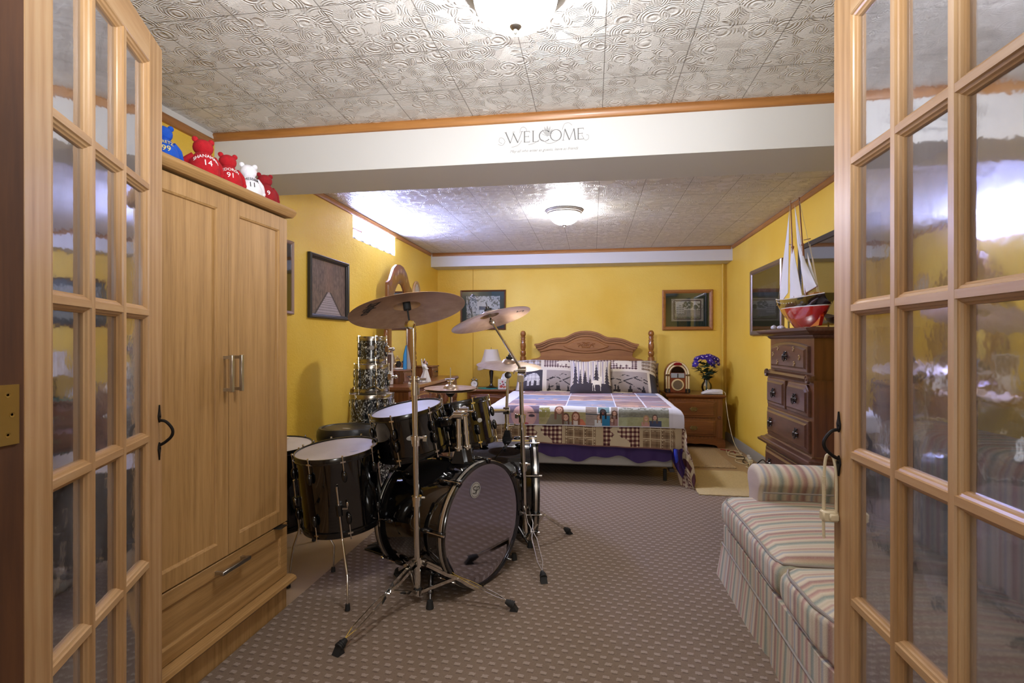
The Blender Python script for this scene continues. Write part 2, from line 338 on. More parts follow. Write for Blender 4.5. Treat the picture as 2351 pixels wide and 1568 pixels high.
# ------------------------------------------------------------------ mesh building
class MB:
    def __init__(s): s.v = []; s.f = []; s.mi = []; s.cur = 0
    def add(s, verts, faces, mat=None):
        o = len(s.v); s.v += [tuple(x) for x in verts]
        for f in faces: s.f.append([i+o for i in f]); s.mi.append(s.cur if mat is None else mat)
        return s
    def box(s, x0, y0, z0, x1, y1, z1, M=None, bev=0.):
        if x0 > x1: x0, x1 = x1, x0
        if y0 > y1: y0, y1 = y1, y0
        if z0 > z1: z0, z1 = z1, z0
        b = min(bev, (x1-x0)*.49, (y1-y0)*.49, (z1-z0)*.49)
        if b > 0:
            vs = []; 
            for (sx, X) in ((1, x0), (-1, x1)):
                for (sy, Y) in ((1, y0), (-1, y1)):
                    for (sz, Z) in ((1, z0), (-1, z1)):
                        vs += [(X, Y+sy*b, Z+sz*b), (X+sx*b, Y, Z+sz*b), (X+sx*b, Y+sy*b, Z)]
            bm = bmesh.new()
            for v in vs: bm.verts.new(v)
            r = bmesh.ops.convex_hull(bm, input=bm.verts)
            bm.verts.ensure_lookup_table(); bm.verts.index_update()
            V = [v.co.copy() for v in bm.verts]; F = [[v.index for v in f.verts] for f in bm.faces]; bm.free()
        else:
            V = [Vector(p) for p in ((x0,y0,z0),(x1,y0,z0),(x1,y1,z0),(x0,y1,z0),(x0,y0,z1),(x1,y0,z1),(x1,y1,z1),(x0,y1,z1))]
            F = [(0,3,2,1),(4,5,6,7),(0,1,5,4),(1,2,6,5),(2,3,7,6),(3,0,4,7)]
        if M: V = [M @ Vector(p) for p in V]
        return s.add(V, F)
    def ring_stack(s, rings, cap=True, closed=True):
        n = len(rings[0]); o = len(s.v); F = []
        V = [p for r in rings for p in r]
        for i in range(len(rings)-1):
            for j in range(n if closed else n-1):
                k = (j+1) % n
                F.append((i*n+j, i*n+k, (i+1)*n+k, (i+1)*n+j))
        if cap:
            F.append(tuple(reversed(range(n)))); F.append(tuple((len(rings)-1)*n+j for j in range(n)))
        return s.add(V, F)
    def cyl(s, a, b, r0, r1=None, n=16, cap=True):
        a = Vector(a); b = Vector(b); r1 = r0 if r1 is None else r1
        d = (b-a).normalized(); u = d.orthogonal().normalized(); w = d.cross(u)
        R = [[c + (u*math.cos(2*PI*j/n) + w*math.sin(2*PI*j/n))*r for j in range(n)] for c, r in ((a, r0), (b, r1))]
        return s.ring_stack(R, cap)
    def tube(s, pts, r, n=8, closed=False, cap=True, smooth=0):
        pts = [Vector(p) for p in pts]
        if smooth:
            if isinstance(r, (list, tuple)):
                k0 = r; r = [k0[min(int(q/smooth), len(k0)-1)]*(1-(q % smooth)/smooth)+k0[min(int(q/smooth)+1, len(k0)-1)]*((q % smooth)/smooth) for q in range((len(pts)-1)*smooth+1)]
            pts = catmull(pts, smooth, closed)
        rings = []; N = len(pts); prev = None
        for i, p in enumerate(pts):
            if closed: d = pts[(i+1) % N]-pts[i-1]
            else: d = pts[min(i+1, N-1)]-pts[max(i-1, 0)]
            d.normalize()
            u = d.orthogonal().normalized() if prev is None else (prev - d*prev.dot(d))
            if u.length < 1e-6: u = d.orthogonal()
            u.normalize(); prev = u.copy(); w = d.cross(u)
            rr = r[i] if isinstance(r, (list, tuple)) else r
            rings.append([p + (u*math.cos(2*PI*j/n)+w*math.sin(2*PI*j/n))*rr for j in range(n)])
        if closed: rings.append(rings[0]); cap = False
        return s.ring_stack(rings, cap)
    def lathe(s, prof, M=None, n=32, cap=True):
        M = M or Matrix()
        R = [[M @ Vector((r*math.cos(2*PI*j/n), r*math.sin(2*PI*j/n), z)) for j in range(n)] for r, z in prof]
        return s.ring_stack(R, cap)
    def ell(s, c, r, M=None, n=16, m=10):
        rx, ry, rz = r if isinstance(r, (tuple, list)) else (r, r, r)
        M = M or Matrix(); R = []
        for i in range(m+1):
            t = -PI/2 + PI*i/m; t = max(-PI/2+.02, min(PI/2-.02, t))
            R.append([Vector(c) + (M @ Vector((rx*math.cos(t)*math.cos(2*PI*j/n), ry*math.cos(t)*math.sin(2*PI*j/n), rz*math.sin(t)))) for j in range(n)])
        return s.ring_stack(R)
    def prism(s, poly, d0, d1, M=None, inset=0, chamfer=0):
        # poly in local XZ plane, extruded along Y from d0 to d1 (d0 = front); optional chamfer at the front
        M = M or Matrix(); n = len(poly); rings = []
        if chamfer:
            cx = sum(p[0] for p in poly)/n; cz = sum(p[1] for p in poly)/n
            off = offset_poly(poly, chamfer)
            rings.append([M @ Vector((x, d0, z)) for x, z in off]); rings.append([M @ Vector((x, d0+chamfer*(1 if d1 > d0 else -1), z)) for x, z in poly])
        else: rings.append([M @ Vector((x, d0, z)) for x, z in poly])
        rings.append([M @ Vector((x, d1, z)) for x, z in poly])
        return s.ring_stack(rings)
    def grid(s, fn, nu, nv, flip=False):
        V = [fn(i/nu, j/nv) for j in range(nv+1) for i in range(nu+1)]; F = []
        for j in range(nv):
            for i in range(nu):
                a = j*(nu+1)+i; q = (a, a+1, a+nu+2, a+nu+1); F.append(q[::-1] if flip else q)
        return s.add(V, F)
    def build(s, name, mat, parent=None, smooth=True, ang=38, loc=None, rot=None):
        me = bpy.data.meshes.new(name); me.from_pydata(s.v, [], s.f)
        for m in (mat if isinstance(mat, (list, tuple)) else [mat]): me.materials.append(m)
        if isinstance(mat, (list, tuple)): me.polygons.foreach_set('material_index', s.mi)
        bm = bmesh.new(); bm.from_mesh(me); bmesh.ops.recalc_face_normals(bm, faces=bm.faces); bm.to_mesh(me); bm.free()
        if smooth: me.shade_smooth(); me.set_sharp_from_angle(angle=math.radians(ang))
        me.update()
        o = bpy.data.objects.new(name, me); C.objects.link(o)
        if parent: o.parent = parent
        if loc: o.location = loc
        if rot: o.rotation_euler = rot
        return o
def catmull(P, k, closed=False):
    out = []; N = len(P)
    rng = range(N if closed else N-1)
    for i in rng:
        if closed: a, b, c, d = P[i-1], P[i], P[(i+1) % N], P[(i+2) % N]
        else: a, b, c, d = P[max(i-1, 0)], P[i], P[i+1], P[min(i+2, N-1)]
        for j in range(k):
            t = j/k
            out.append(.5*((2*b)+(c-a)*t+(2*a-5*b+4*c-d)*t*t+(3*b-a-3*c+d)*t**3))
    if not closed: out.append(P[-1].copy())
    return out
def offset_poly(poly, d):
    n = len(poly); out = []
    area = sum(poly[i][0]*poly[(i+1) % n][1]-poly[(i+1) % n][0]*poly[i][1] for i in range(n))
    sg = 1 if area > 0 else -1
    for i in range(n):
        p0 = Vector((*poly[i-1], 0)); p1 = Vector((*poly[i], 0)); p2 = Vector((*poly[(i+1) % n], 0))
        e1 = (p1-p0); e2 = (p2-p1)
        if e1.length < 1e-9 or e2.length < 1e-9: out.append(poly[i]); continue
        e1.normalize(); e2.normalize()
        n1 = Vector((-e1.y, e1.x, 0))*sg; n2 = Vector((-e2.y, e2.x, 0))*sg
        b = n1+n2
        if b.length < 1e-6: b = n1
        b.normalize(); k = d/max(.35, b.dot(n1)); q = p1+b*k; out.append((q.x, q.y))
    return out
def empty(name, loc, rz=0, label=None, cat=None, group=None, kind=None, rot=None):
    o = bpy.data.objects.new(name, None); C.objects.link(o); o.empty_display_size = .05
    o.location = loc; o.rotation_euler = rot or (0, 0, rz); tag(o, label, cat, group, kind); return o
def tag(o, label=None, cat=None, group=None, kind=None):
    if label: o['label'] = label
    if cat: o['category'] = cat
    if group: o['group'] = group
    if kind: o['kind'] = kind
    return o
def struct(name, mb, mat, parent=None, **kw):
    o = mb.build(name, mat, parent, **kw)
    if not parent: o['kind'] = 'structure'
    return o
def axisM(d, origin=(0, 0, 0), up=None):       # matrix whose local Z is d
    q = Vector(d).normalized().to_track_quat('Z', 'Y'); return Matrix.Translation(Vector(origin)) @ q.to_matrix().to_4x4()
def copy_part(o, parent, M=None):
    c = o.copy(); C.objects.link(c); c.parent = parent
    if M is not None: c.matrix_local = M
    return c
def dup(root, loc=None, rz=None, label=None):
    r = root.copy(); C.objects.link(r)
    if loc: r.location = loc
    if rz is not None: r.rotation_euler = (0, 0, rz)
    if label: r['label'] = label
    for ch in list(root.children):
        c = ch.copy(); C.objects.link(c); c.parent = r
        for g in list(ch.children):
            d = g.copy(); C.objects.link(d); d.parent = c
    return r
def painted(name, fn, col, nu, nv, mat, parent=None, thick=0, flip=False, loc=None, rot=None, backfn=None):
    """grid surface whose printed pattern is an attribute: fn(u,v)->point, col(u,v)->srgb hex or linear tuple"""
    V = [fn(i/nu, j/nv) for j in range(nv+1) for i in range(nu+1)]; F = []; cols = []
    for j in range(nv):
        for i in range(nu):
            a = j*(nu+1)+i; q = (a, a+1, a+nu+2, a+nu+1); F.append(q[::-1] if flip else q)
            cols.append(lin(col((i+.5)/nu, (j+.5)/nv)))
    if backfn:
        o = len(V); V += [backfn(i/nu, j/nv) for j in range(nv+1) for i in range(nu+1)]
        base = list(F)
        for q, c in zip(base, list(cols)): F.append(tuple(reversed([k+o for k in q]))); cols.append(c)
        def edge(idx, cc):
            for a, b in zip(idx[:-1], idx[1:]): F.append((a, b, b+o, a+o)); cols.append(cc)
        W = nu+1
        cc = cols[0]
        edge([i for i in range(W)], cc); edge([nv*W+i for i in range(W)], cc)
        edge([j*W for j in range(nv+1)], cc); edge([j*W+nu for j in range(nv+1)], cc)
    me = bpy.data.meshes.new(name); me.from_pydata([tuple(v) for v in V], [], F); me.materials.append(mat)
    at = me.color_attributes.new('Col', 'FLOAT_COLOR', 'CORNER')
    data = []
    for f, c in zip(F, cols): data += [*c, 1.]*len(f)
    at.data.foreach_set('color', data)
    if backfn:
        bm = bmesh.new(); bm.from_mesh(me); bmesh.ops.recalc_face_normals(bm, faces=bm.faces); bm.to_mesh(me); bm.free()
    me.shade_smooth(); me.set_sharp_from_angle(angle=math.radians(60)); me.update()
    o = bpy.data.objects.new(name, me); C.objects.link(o)
    if parent: o.parent = parent
    if loc: o.location = loc
    if rot: o.rotation_euler = rot
    return o
def text_mesh(name, s, size, mat, parent=None, M=None, shear=0, ext=.0006, align='CENTER', offset=0, space=1., wrapfn=None):
    cu = bpy.data.curves.new(name, 'FONT'); cu.body = s; cu.size = size; cu.shear = shear; cu.extrude = ext
    cu.align_x = align; cu.align_y = 'CENTER'; cu.offset = offset; cu.space_character = space; cu.resolution_u = 3
    t = bpy.data.objects.new(name+'_t', cu); C.objects.link(t)
    dg = bpy.context.evaluated_depsgraph_get(); me = bpy.data.meshes.new_from_object(t.evaluated_get(dg))
    bpy.data.objects.remove(t); me.materials.clear(); me.materials.append(mat)
    if wrapfn:
        for v in me.vertices: v.co = wrapfn(v.co)
    elif M is not None: me.transform(M)
    o = bpy.data.objects.new(name, me); C.objects.link(o); o.name = name
    if parent: o.parent = parent
    return o
def inpoly(x, y, P):
    c = False; j = len(P)-1
    for i in range(len(P)):
        if (P[i][1] > y) != (P[j][1] > y) and x < (P[j][0]-P[i][0])*(y-P[i][1])/(P[j][1]-P[i][1])+P[i][0]: c = not c
        j = i
    return c
def hsh(*a):
    v = math.sin(sum(x*k for x, k in zip(a, (12.9898, 78.233, 37.719, 91.17))))*43758.5453
    return v-math.floor(v)
def vnoise(x, y, s=0):
    xi, yi = math.floor(x), math.floor(y); fx, fy = x-xi, y-yi; fx = fx*fx*(3-2*fx); fy = fy*fy*(3-2*fy)
    a, b, c, d = (hsh(xi+i, yi+j, s) for j in (0, 1) for i in (0, 1))
    return (a*(1-fx)+b*fx)*(1-fy)+(c*(1-fx)+d*fx)*fy
def fbm(x, y, s=0): return vnoise(x, y, s)*.5+vnoise(x*2.1, y*2.1, s+1)*.3+vnoise(x*4.3, y*4.3, s+2)*.2
def lerpc(a, b, t):
    a = lin(a); b = lin(b); t = max(0, min(1, t)); return tuple(p+(q-p)*t for p, q in zip(a, b))
# ------------------------------------------------------------------ the room
XL, XR, YB, ZC = -1.94, 1.545, 6.5, 2.21
YD0, YD1 = .60, .715          # wall with the doorway
OX0, OX1, OZ = -.925, .625, 2.0
struct('floor', MB().box(XL-.1, YD0, -.06, XR+.1, YB+.1, 0), M_floor)
struct('ceiling', MB().box(XL-.1, YD0, ZC, XR+.1, YB+.1, ZC+.05), M_ceil)
# left wall with the window recess
w = MB(); T = .22; wy0, wy1, wz0 = 4.10, 5.04, 1.985
w.box(XL-T, YD0, 0, XL, wy0, ZC); w.box(XL-T, wy1, 0, XL, YB+.1, ZC); w.box(XL-T, wy0, 0, XL, wy1, wz0)
struct('wall_left', w, M_wall, smooth=False)
struct('wall_right', MB().box(XR, YD0, 0, XR+.1, YB+.1, ZC), M_wall2)
struct('wall_back', MB().box(XL, YB, 0, XR, YB+.1, ZC), M_wall)
w = MB(); w.box(XL, YD0, 0, OX0-.02, YD1, ZC); w.box(OX1+.02, YD0, 0, XR, YD1, ZC); w.box(OX0-.02, YD0, OZ+.02, OX1+.02, YD1, ZC)
struct('wall_front', w, M_wall, smooth=False)
# beam and the soffit on the back wall
struct('beam', MB().box(XL, 2.49, 1.985, XR, 2.85, ZC-.001), M_beam)
w = MB(); w.box(XL, 6.22, 2.045, XR, YB, ZC-.001)
struct('soffit', w, M_beam)
# oak trim strips
def crown(name, x0, y0, x1, y1, axis, sgn, zt=ZC):
    P = [(0, 0), (.014, 0), (.020, -.010), (.012, -.020), (.010, -.036), (0, -.040)]
    m = MB(); R = []
    for k in (0, 1):
        R.append([((x0 if k == 0 else x1), y0+sgn*p[0], zt+p[1]) if axis == 'x' else (x0+sgn*p[0], (y0 if k == 0 else y1), zt+p[1]) for p in P])
    m.ring_stack(R); return struct(name, m, M_trim if axis == 'x' else M_trimy)
crown('trim_1', XL, 2.49, XR, 2.49, 'x', -1)
crown('trim_2', XL, YD1, XL, 2.47, 'y', 1, ZC-.035)
crown('trim_3', XL, 2.85, XL, 6.2, 'y', 1)
crown('trim_4', XL+.02, 6.22, XR-.02, 6.22, 'x', -1)
crown('trim_5', XR, 2.85, XR, 6.2, 'y', -1)
crown('trim_6', XR, YD1, XR, 2.47, 'y', -1)
crown('trim_7', XL+.02, 2.85, XR-.02, 2.85, 'x', 1)
struct('wall_strip', MB().box(XL, YD1, ZC-.035, XL+.004, 2.49, ZC), M_beam)
struct('corner_pipe', MB().cyl((XR-.045, YB-.03, 0), (XR-.045, YB-.03, 2.045), .014, n=12), plain('yellow_pipe', '#D9B23E', .5))
struct('panel_seam', MB().box(-1.485, YB-.004, 0, -1.475, YB, 2.045), plain('yellow_seam', '#C69A1C', .6))
w = MB(); w.ring_stack([[(XR, y, 0), (XR-.014, y, 0), (XR-.014, y, .075), (XR-.006, y, .09), (XR, y, .09)] for y in (YD1, YB-.0)])
struct('baseboard_right', w, plain('grey_baseboard', '#A9A79F', .6, bump=.2, bscale=20))
# carpet laid over the vinyl (loose edge on the left and at the far end)
struct('floor_carpet', MB().box(-1.285, .3, 0, .86, 4.9, .008).box(.86, .3, 0, XR, 4.20, .008), M_carpet, smooth=False)['kind'] = 'structure'
# window_1
wn = empty('window_1', (XL-.055, (wy0+wy1)/2, wz0), kind='structure')
m = MB(); hy = (wy1-wy0)/2
for a in (-hy, hy-.0): pass
m.box(-.03, -hy, 0, .0, -hy+.03, .22).box(-.03, hy-.03, 0, 0, hy, .22).box(-.03, -hy, 0, 0, hy, .02).box(-.03, -.02, 0, 0, .02, .22)
m.build('window_frame', M_white, wn)
for y0, y1 in ((-hy+.03, -.02), (.02, hy-.03)):
    MB().box(-.02, y0, .02, -.014, y1, .225).build('pane', M_daylit, wn)
# foam insulation wedged in the recess, brown inner frame at the near end
m = MB(); m.box(.005, -hy+.01, .09, .02, -.22, .105).box(.005, -.235, .09, .02, -.22, .225)
m.build('inner_frame', plain('brown_window_frame', '#8d6a62', .6), wn)
m = MB(); m.box(.001, -hy+.001, .014, .052, -hy+.008, .222).box(.001, hy-.008, .014, .052, hy-.001, .222).box(.001, -hy+.009, .214, .04, hy-.009, .222); m.build('foam_lining', plain('white_foam_lining', '#E4E6F0', .9, bump=.6, bscale=60), wn)
m = MB(); m.ring_stack([[(x, y, z+.01*math.sin(y*40)) for x, z in ((.002, 0), (.05, 0), (.05, .012), (.002, .012))] for y in [(-hy+.004+k*(2*hy-.008)/24) for k in range(25)]])
m.build('window_sill', plain('rough_white_foam', '#DADCE8', .9, bump=1, bscale=60), wn)
# hallway the camera stands in
struct('hall_floor', MB().box(-2.3, -2.6, -.06, 2.3, YD0, 0), M_hallfloor)
struct('hall_ceiling', MB().box(-2.3, -2.6, ZC, 2.3, YD0, ZC+.05), M_ceil)
struct('wall_hall_left', MB().box(-2.4, -2.6, 0, -2.3, YD0, ZC), M_hall)
struct('wall_hall_right', MB().box(2.3, -2.6, 0, 2.4, YD0, ZC), M_hall)
struct('wall_hall_back', MB().box(-2.3, -2.7, 0, 2.3, -2.6, ZC), M_hall)
struct('wall_hall_front_left', MB().box(-2.3, YD0-.02, 0, OX0-.02, YD0, ZC), M_hall)
struct('wall_hall_front_right', MB().box(OX1+.02, YD0-.02, 0, 2.3, YD0, ZC), M_hall)
# door jambs
w = MB(); w.box(OX0-.02, YD0-.02, 0, OX0, .742, OZ+.02); struct('trim_8', w, M_jamb)
w = MB(); w.box(OX1, YD0-.02, 0, OX1+.02, YD1, OZ+.02); struct('trim_9', w, M_jamb)
w = MB(); w.box(OX0, YD0-.02, OZ, OX1, YD1, OZ+.02); struct('trim_10', w, M_jamb)

# ------------------------------------------------------------------ french doors
def leaf(num, hinge, ang, W, st, pitch, T=.035):
    """local x runs from the hinge to the lock edge, y is thickness"""
    root = empty('door_%d' % num, (hinge[0], hinge[1], 0), rz=ang, kind='structure')
    zb, zt = .012, 1.972
    g0, g1 = st, W-st; rows = [.19+.3398*k for k in range(6)]
    h = T/2
    stx = MB().box(.013, -h, zb, st, h, zt, bev=.0015); stx.build('stile', M_pine, root)
    MB().box(g1, -h, zb, W, h, zt, bev=.0015).build('stile', M_pine, root)
    MB().box(g0, -h, rows[5], g1, h, zt, bev=.0015).build('rail', M_pineh, root)
    MB().box(g0, -h, zb, g1, h, rows[0], bev=.0015).build('rail', M_pineh, root)
    # sticking: stepped ogee from the face down to the glass
    prof0 = [(0, h), (.002, h), (.0035, h-.004), (.008, h-.006), (.010, h-.010), (.013, h-.012), (.013, .003)]
    def bar(p0, p1, vertical, both=True, side=1):
        m = MB(); hw = .0055
        prof = prof0 if vertical else [(a, b-.0004 if b > .01 else b) for a, b in prof0]
        pr_ = []
        right = [(hw+a, b) for a, b in prof]
        if both:
            P = right + [(x, -y) for x, y in reversed(right)] + [(-x, -y) for x, y in right] + [(-x, y) for x, y in reversed(right)]
        else:
            P = [(a*side, b) for a, b in prof] + [(a*side, -b) for a, b in reversed(prof)]
        if vertical: R = [[(p0[0]+x, y, p0[1]) for x, y in P], [(p1[0]+x, y, p1[1]) for x, y in P]]
        else: R = [[(p0[0], y, p0[1]+x) for x, y in P], [(p1[0], y, p1[1]+x) for x, y in P]]
        m.ring_stack(R); return m
    xs = [g0+(g1-g0)*k/3 for k in (1, 2)]
    for x in xs: bar((x, rows[0]), (x, rows[5]), True).build('muntin', M_pine, root, ang=20)
    for z in rows[1:5]: bar((g0, z), (g1, z), False).build('muntin', M_pineh, root, ang=20)
    for x, s in ((g0, 1), (g1, -1)): bar((x, rows[0]), (x, rows[5]), True, False, s).build('glazing_bead', M_pine, root, ang=20)
    for z, s in ((rows[0], 1), (rows[5], -1)): bar((g0, z), (g1, z), False, False, s).build('glazing_bead', M_pineh, root, ang=20)
    X = [g0]+xs+[g1]
    for i in range(3):
        for j in range(5):
            MB().box(X[i]+.006, -.0008, rows[j]+.006, X[i+1]-.006, .0008, rows[j+1]-.006).build('glass_pane', M_pane, root)
    return root
def pull(root, x, z, side, h):
    m = MB(); L = .05
    for s in (1, -1):
        P = [(0, .0), (.007, .010), (.009, .02), (.004, .032), (.0, .05)]
        poly = [(a, b) for a, b in P]+[(-a, b) for a, b in reversed(P[:-1])][:-1]
        poly = [(x+a, z+s*(.028+b)) for a, b in poly]
        m.prism(poly, side*h, side*(h+.004))
        m.cyl((x, side*(h+.003), z+s*.045), (x, side*(h+.006), z+s*.045), .003, n=8)
    m.tube([(x, side*(h+.002), z+.034), (x, side*(h+.018), z+.03), (x, side*(h+.034), z+.008), (x, side*(h+.032), z-.012), (x, side*(h+.014), z-.03), (x, side*(h+.002), z-.036)], .0042, smooth=4)
    return m.build('handle', M_iron, root)
dl = leaf(1, (-.9407, .728), PI/2+math.atan2(.435, .90), .695, .1005, .164)
pull(dl, .665, .875, -1, .0175)
dr = leaf(2, (.607, .725), PI/2, .690, .083, .174)
pull(dr, .66, .885, 1, .0175)
# butt hinge on the left jamb
m = MB(); poly = []
y0, y1, z0, z1, r = .655, .734, .965, 1.063, .012
for (cx, cz, a0) in ((y1-.001, z1-.001, 0), (y0+r, z1-r, 90), (y0+r, z0+r, 180), (y1-.001, z0+.001, 270)):
    if a0 in (90, 180):
        for k in range(5): a = math.radians(a0+k*22.5); poly.append((cx+r*math.cos(a), cz+r*math.sin(a)))
    else: poly.append((cx, cz))
MR = Matrix.Translation((OX0, 0, 0)) @ Matrix(((0, 1, 0, 0), (1, 0, 0, 0), (0, 0, 1, 0), (0, 0, 0, 1)))
m.prism([(a-.0, b) for a, b in poly], 0, .003, MR)
for (yy, zz) in ((.716, .982), (.716, 1.046), (.722, 1.014)):
    m.lathe([(.001, .0028), (.0045, .0035), (.0045, .003)], Matrix.Translation((OX0, yy, zz)) @ Matrix.Rotation(PI/2, 4, 'Y'), 10)
hg = m.build('hinge', M_gold); tag(hg, 'brass butt hinge plate screwed to the dark stained left door jamb', 'hinge')
# sliding child lock hanging from the right handle
lk = empty('cabinet_lock', (.573, 1.398, .755), label='ivory plastic sliding child lock hanging from the handle of the right french door', cat='child lock')
m = MB(); m.tube([(.012, -.006, -.055), (.012, -.006, .05), (.008, 0, .092), (0, .004, .1), (-.006, .008, .09), (-.010, .008, .04), (-.012, .006, -.055), (-.011, .006, -.105)], .0034, smooth=5)
for k in range(22): m.cyl((-.0105, .007, -.04+k*.004), (-.0105, .007, -.038+k*.004), .0046, n=8)
m.build('loop', M_chainp, lk)
m = MB(); m.box(-.019, -.010, -.062, .019, .016, -.036, bev=.004).box(-.006, -.016, -.058, .016, -.008, -.041, bev=.003)
m.build('slider', M_chainp, lk)

# ------------------------------------------------------------------ ceiling lights
def ceiling_light(x, y, R, H, dome, label):
    o = empty('ceiling_light', (x, y, ZC), label=label, cat='ceiling light', group=None)
    m = MB(); m.lathe([(R*.95, 0), (R*1.0, -.004), (R*1.0, -.010), (R*.95, -.014), (R*.955, -.020), (R*.88, -.026), (R*.885, -.030), (R*.82, -.036), (R*.79, -.036), (R*.79, 0)], n=64)
    m.build('trim_ring', M_steel if R > .15 else plain('white_ring', '#a9a39c', .4, .3), o)
    P = []
    for k in range(13):
        t = k/12; a = t*PI/2
        P.append((R*.80*math.cos(a)**.75 if k < 12 else .006, -.030-(H-.03)*math.sin(a)))
    m = MB(); m.lathe(P, n=64); m.build('glass_dome', dome, o)
    m = MB(); z = -H
    m.lathe([(.004, z+.004), (.018, z+.002), (.019, z-.004), (.014, z-.010), (.006, z-.013), (.0045, z-.018), (.005, z-.022), (.003, z-.026), (.0005, z-.028)], n=24)
    m.build('finial', M_steel, o)
    return o
ceiling_light(-.232, 1.60, .160, .115, M_dome1, 'lit dome ceiling light with nickel ring in front of the welcome beam')
ceiling_light(-.228, 4.36, .150, .115, M_dome2, 'lit dome ceiling light beyond the beam, above the foot of the bed')

# ------------------------------------------------------------------ wall decal on the beam
dc = empty('wall_decal', (-.24, 2.488, 2.075), label='grey vinyl welcome lettering decal with leaf flourish stuck on the white beam', cat='wall decal')
def letters():
    m = MB(); H = .052
    def st(x0, z0, x1, z1, w0):
        d = Vector((x1-x0, 0, z1-z0)); d.normalize(); n = Vector((-d.z, 0, d.x))*w0/2
        a = Vector((x0, 0, z0)); b = Vector((x1, 0, z1))
        q = [a+n, a-n, b-n, b+n]; m.ring_stack([[p for p in q], [p+Vector((0, -.0008, 0)) for p in q]])
    def serif(x, z, w0=.011): st(x-w0/2, z, x+w0/2, z, .0014)
    def E(x, w=.026):
        st(x, 0, x, H, .005)
        for z in (.0007, H*.52, H-.0007): st(x-.003 if z != H*.52 else x, z, x+w*(.95 if z != H*.52 else .75), z, .0018)
        for z in (0, H): st(x+w*.95, z, x+w*.95, z+(.008 if z == 0 else -.008), .0014)
        st(x+w*.75, H*.52-.004, x+w*.75, H*.52+.004, .0014)
    def arc(cx, cz, r, a0, a1):
        n = 22; P0 = []; P1 = []
        for k in range(n+1):
            a = math.radians(a0+(a1-a0)*k/n); wv = .0014+.0036*abs(math.cos(a))
            P0.append((cx+(r-wv/2)*math.cos(a)*.98, cz+(r-wv/2)*math.sin(a))); P1.append((cx+(r+wv/2)*math.cos(a)*.98, cz+(r+wv/2)*math.sin(a)))
        for k in range(n):
            q = [P0[k], P1[k], P1[k+1], P0[k+1]]
            m.ring_stack([[Vector((x, y, z)) for x, z in q] for y in (0, -.0008)])
    x = -.168
    st(x, H, x+.022, 0, .005); st(x+.022, 0, x+.038, H*.9, .002); st(x+.036, H*.9, x+.058, 0, .005); st(x+.058, 0, x+.078, H, .002)
    for s in (x, x+.038, x+.078): serif(s, H)
    E(-.078); st(-.037, 0, -.037, H, .005); st(-.04, .0007, -.012, .0007, .0018); st(-.012, 0, -.012, .009, .0014); serif(-.037, H)
    arc(.018, H/2, H/2, 40, 320); arc(.070, H/2, H/2, 0, 360)
    x = .104
    st(x, 0, x+.008, H, .002); st(x+.008, H, x+.029, 0, .005); st(x+.029, 0, x+.050, H, .002); st(x+.050, H, x+.057, 0, .005); serif(x, 0); serif(x+.057, 0)
    E(.174)
    return m
m = letters(); m.v = [(x*1.0, y, z+.0) for x, y, z in m.v]
m.build('lettering', M_greyink, dc)
m = MB()
def curl(pts, r=.0009): MB().tube([(x, -.0006, z) for x, z in pts], r, n=5, smooth=5).build('flourish', M_lightink, dc)
curl([(-.10, .045), (-.095, .068), (-.08, .072), (-.068, .06), (-.07, .05)]); curl([(.10, .05), (.11, .075), (.13, .08), (.145, .068)])
curl([(-.185, .0), (-.2, .01), (-.195, .028), (-.18, .024), (-.172, .008), (-.185, -.008), (-.205, -.002)]); curl([(.19, .02), (.205, -.004), (.22, 0), (.222, .016), (.212, .02)])
curl([(-.06, -.012), (-.03, -.006), (0, .01), (.03, -.01), (.06, -.008), (.09, .006)]); curl([(-.14, -.02), (-.11, -.012), (-.09, .01)])

for i in range(7):
    a = -1.2+i*.4; P = [(math.sin(a)*.045*t+math.cos(a)*.007*math.sin(t*PI)*s, .022+math.cos(a)*.052*t) for s in (1,) for t in [k/8 for k in range(9)]]
    P += [(math.sin(a)*.045*t-math.cos(a)*.007*math.sin(t*PI), .022+math.cos(a)*.052*t) for t in [k/8 for k in range(7, 0, -1)]]
    MB().prism([(x*.8+.03, z) for x, z in P], -.0001*i, -.0001*i-.0004).build('leaf', M_lightink, dc)
text_mesh('lettering', 'May all who enter as guests, leave as friends', .0185, M_lightink, dc, Matrix.Translation((.012, -.0004, -.040)) @ Matrix.Rotation(PI/2, 4, 'X'), shear=.45, space=.98)

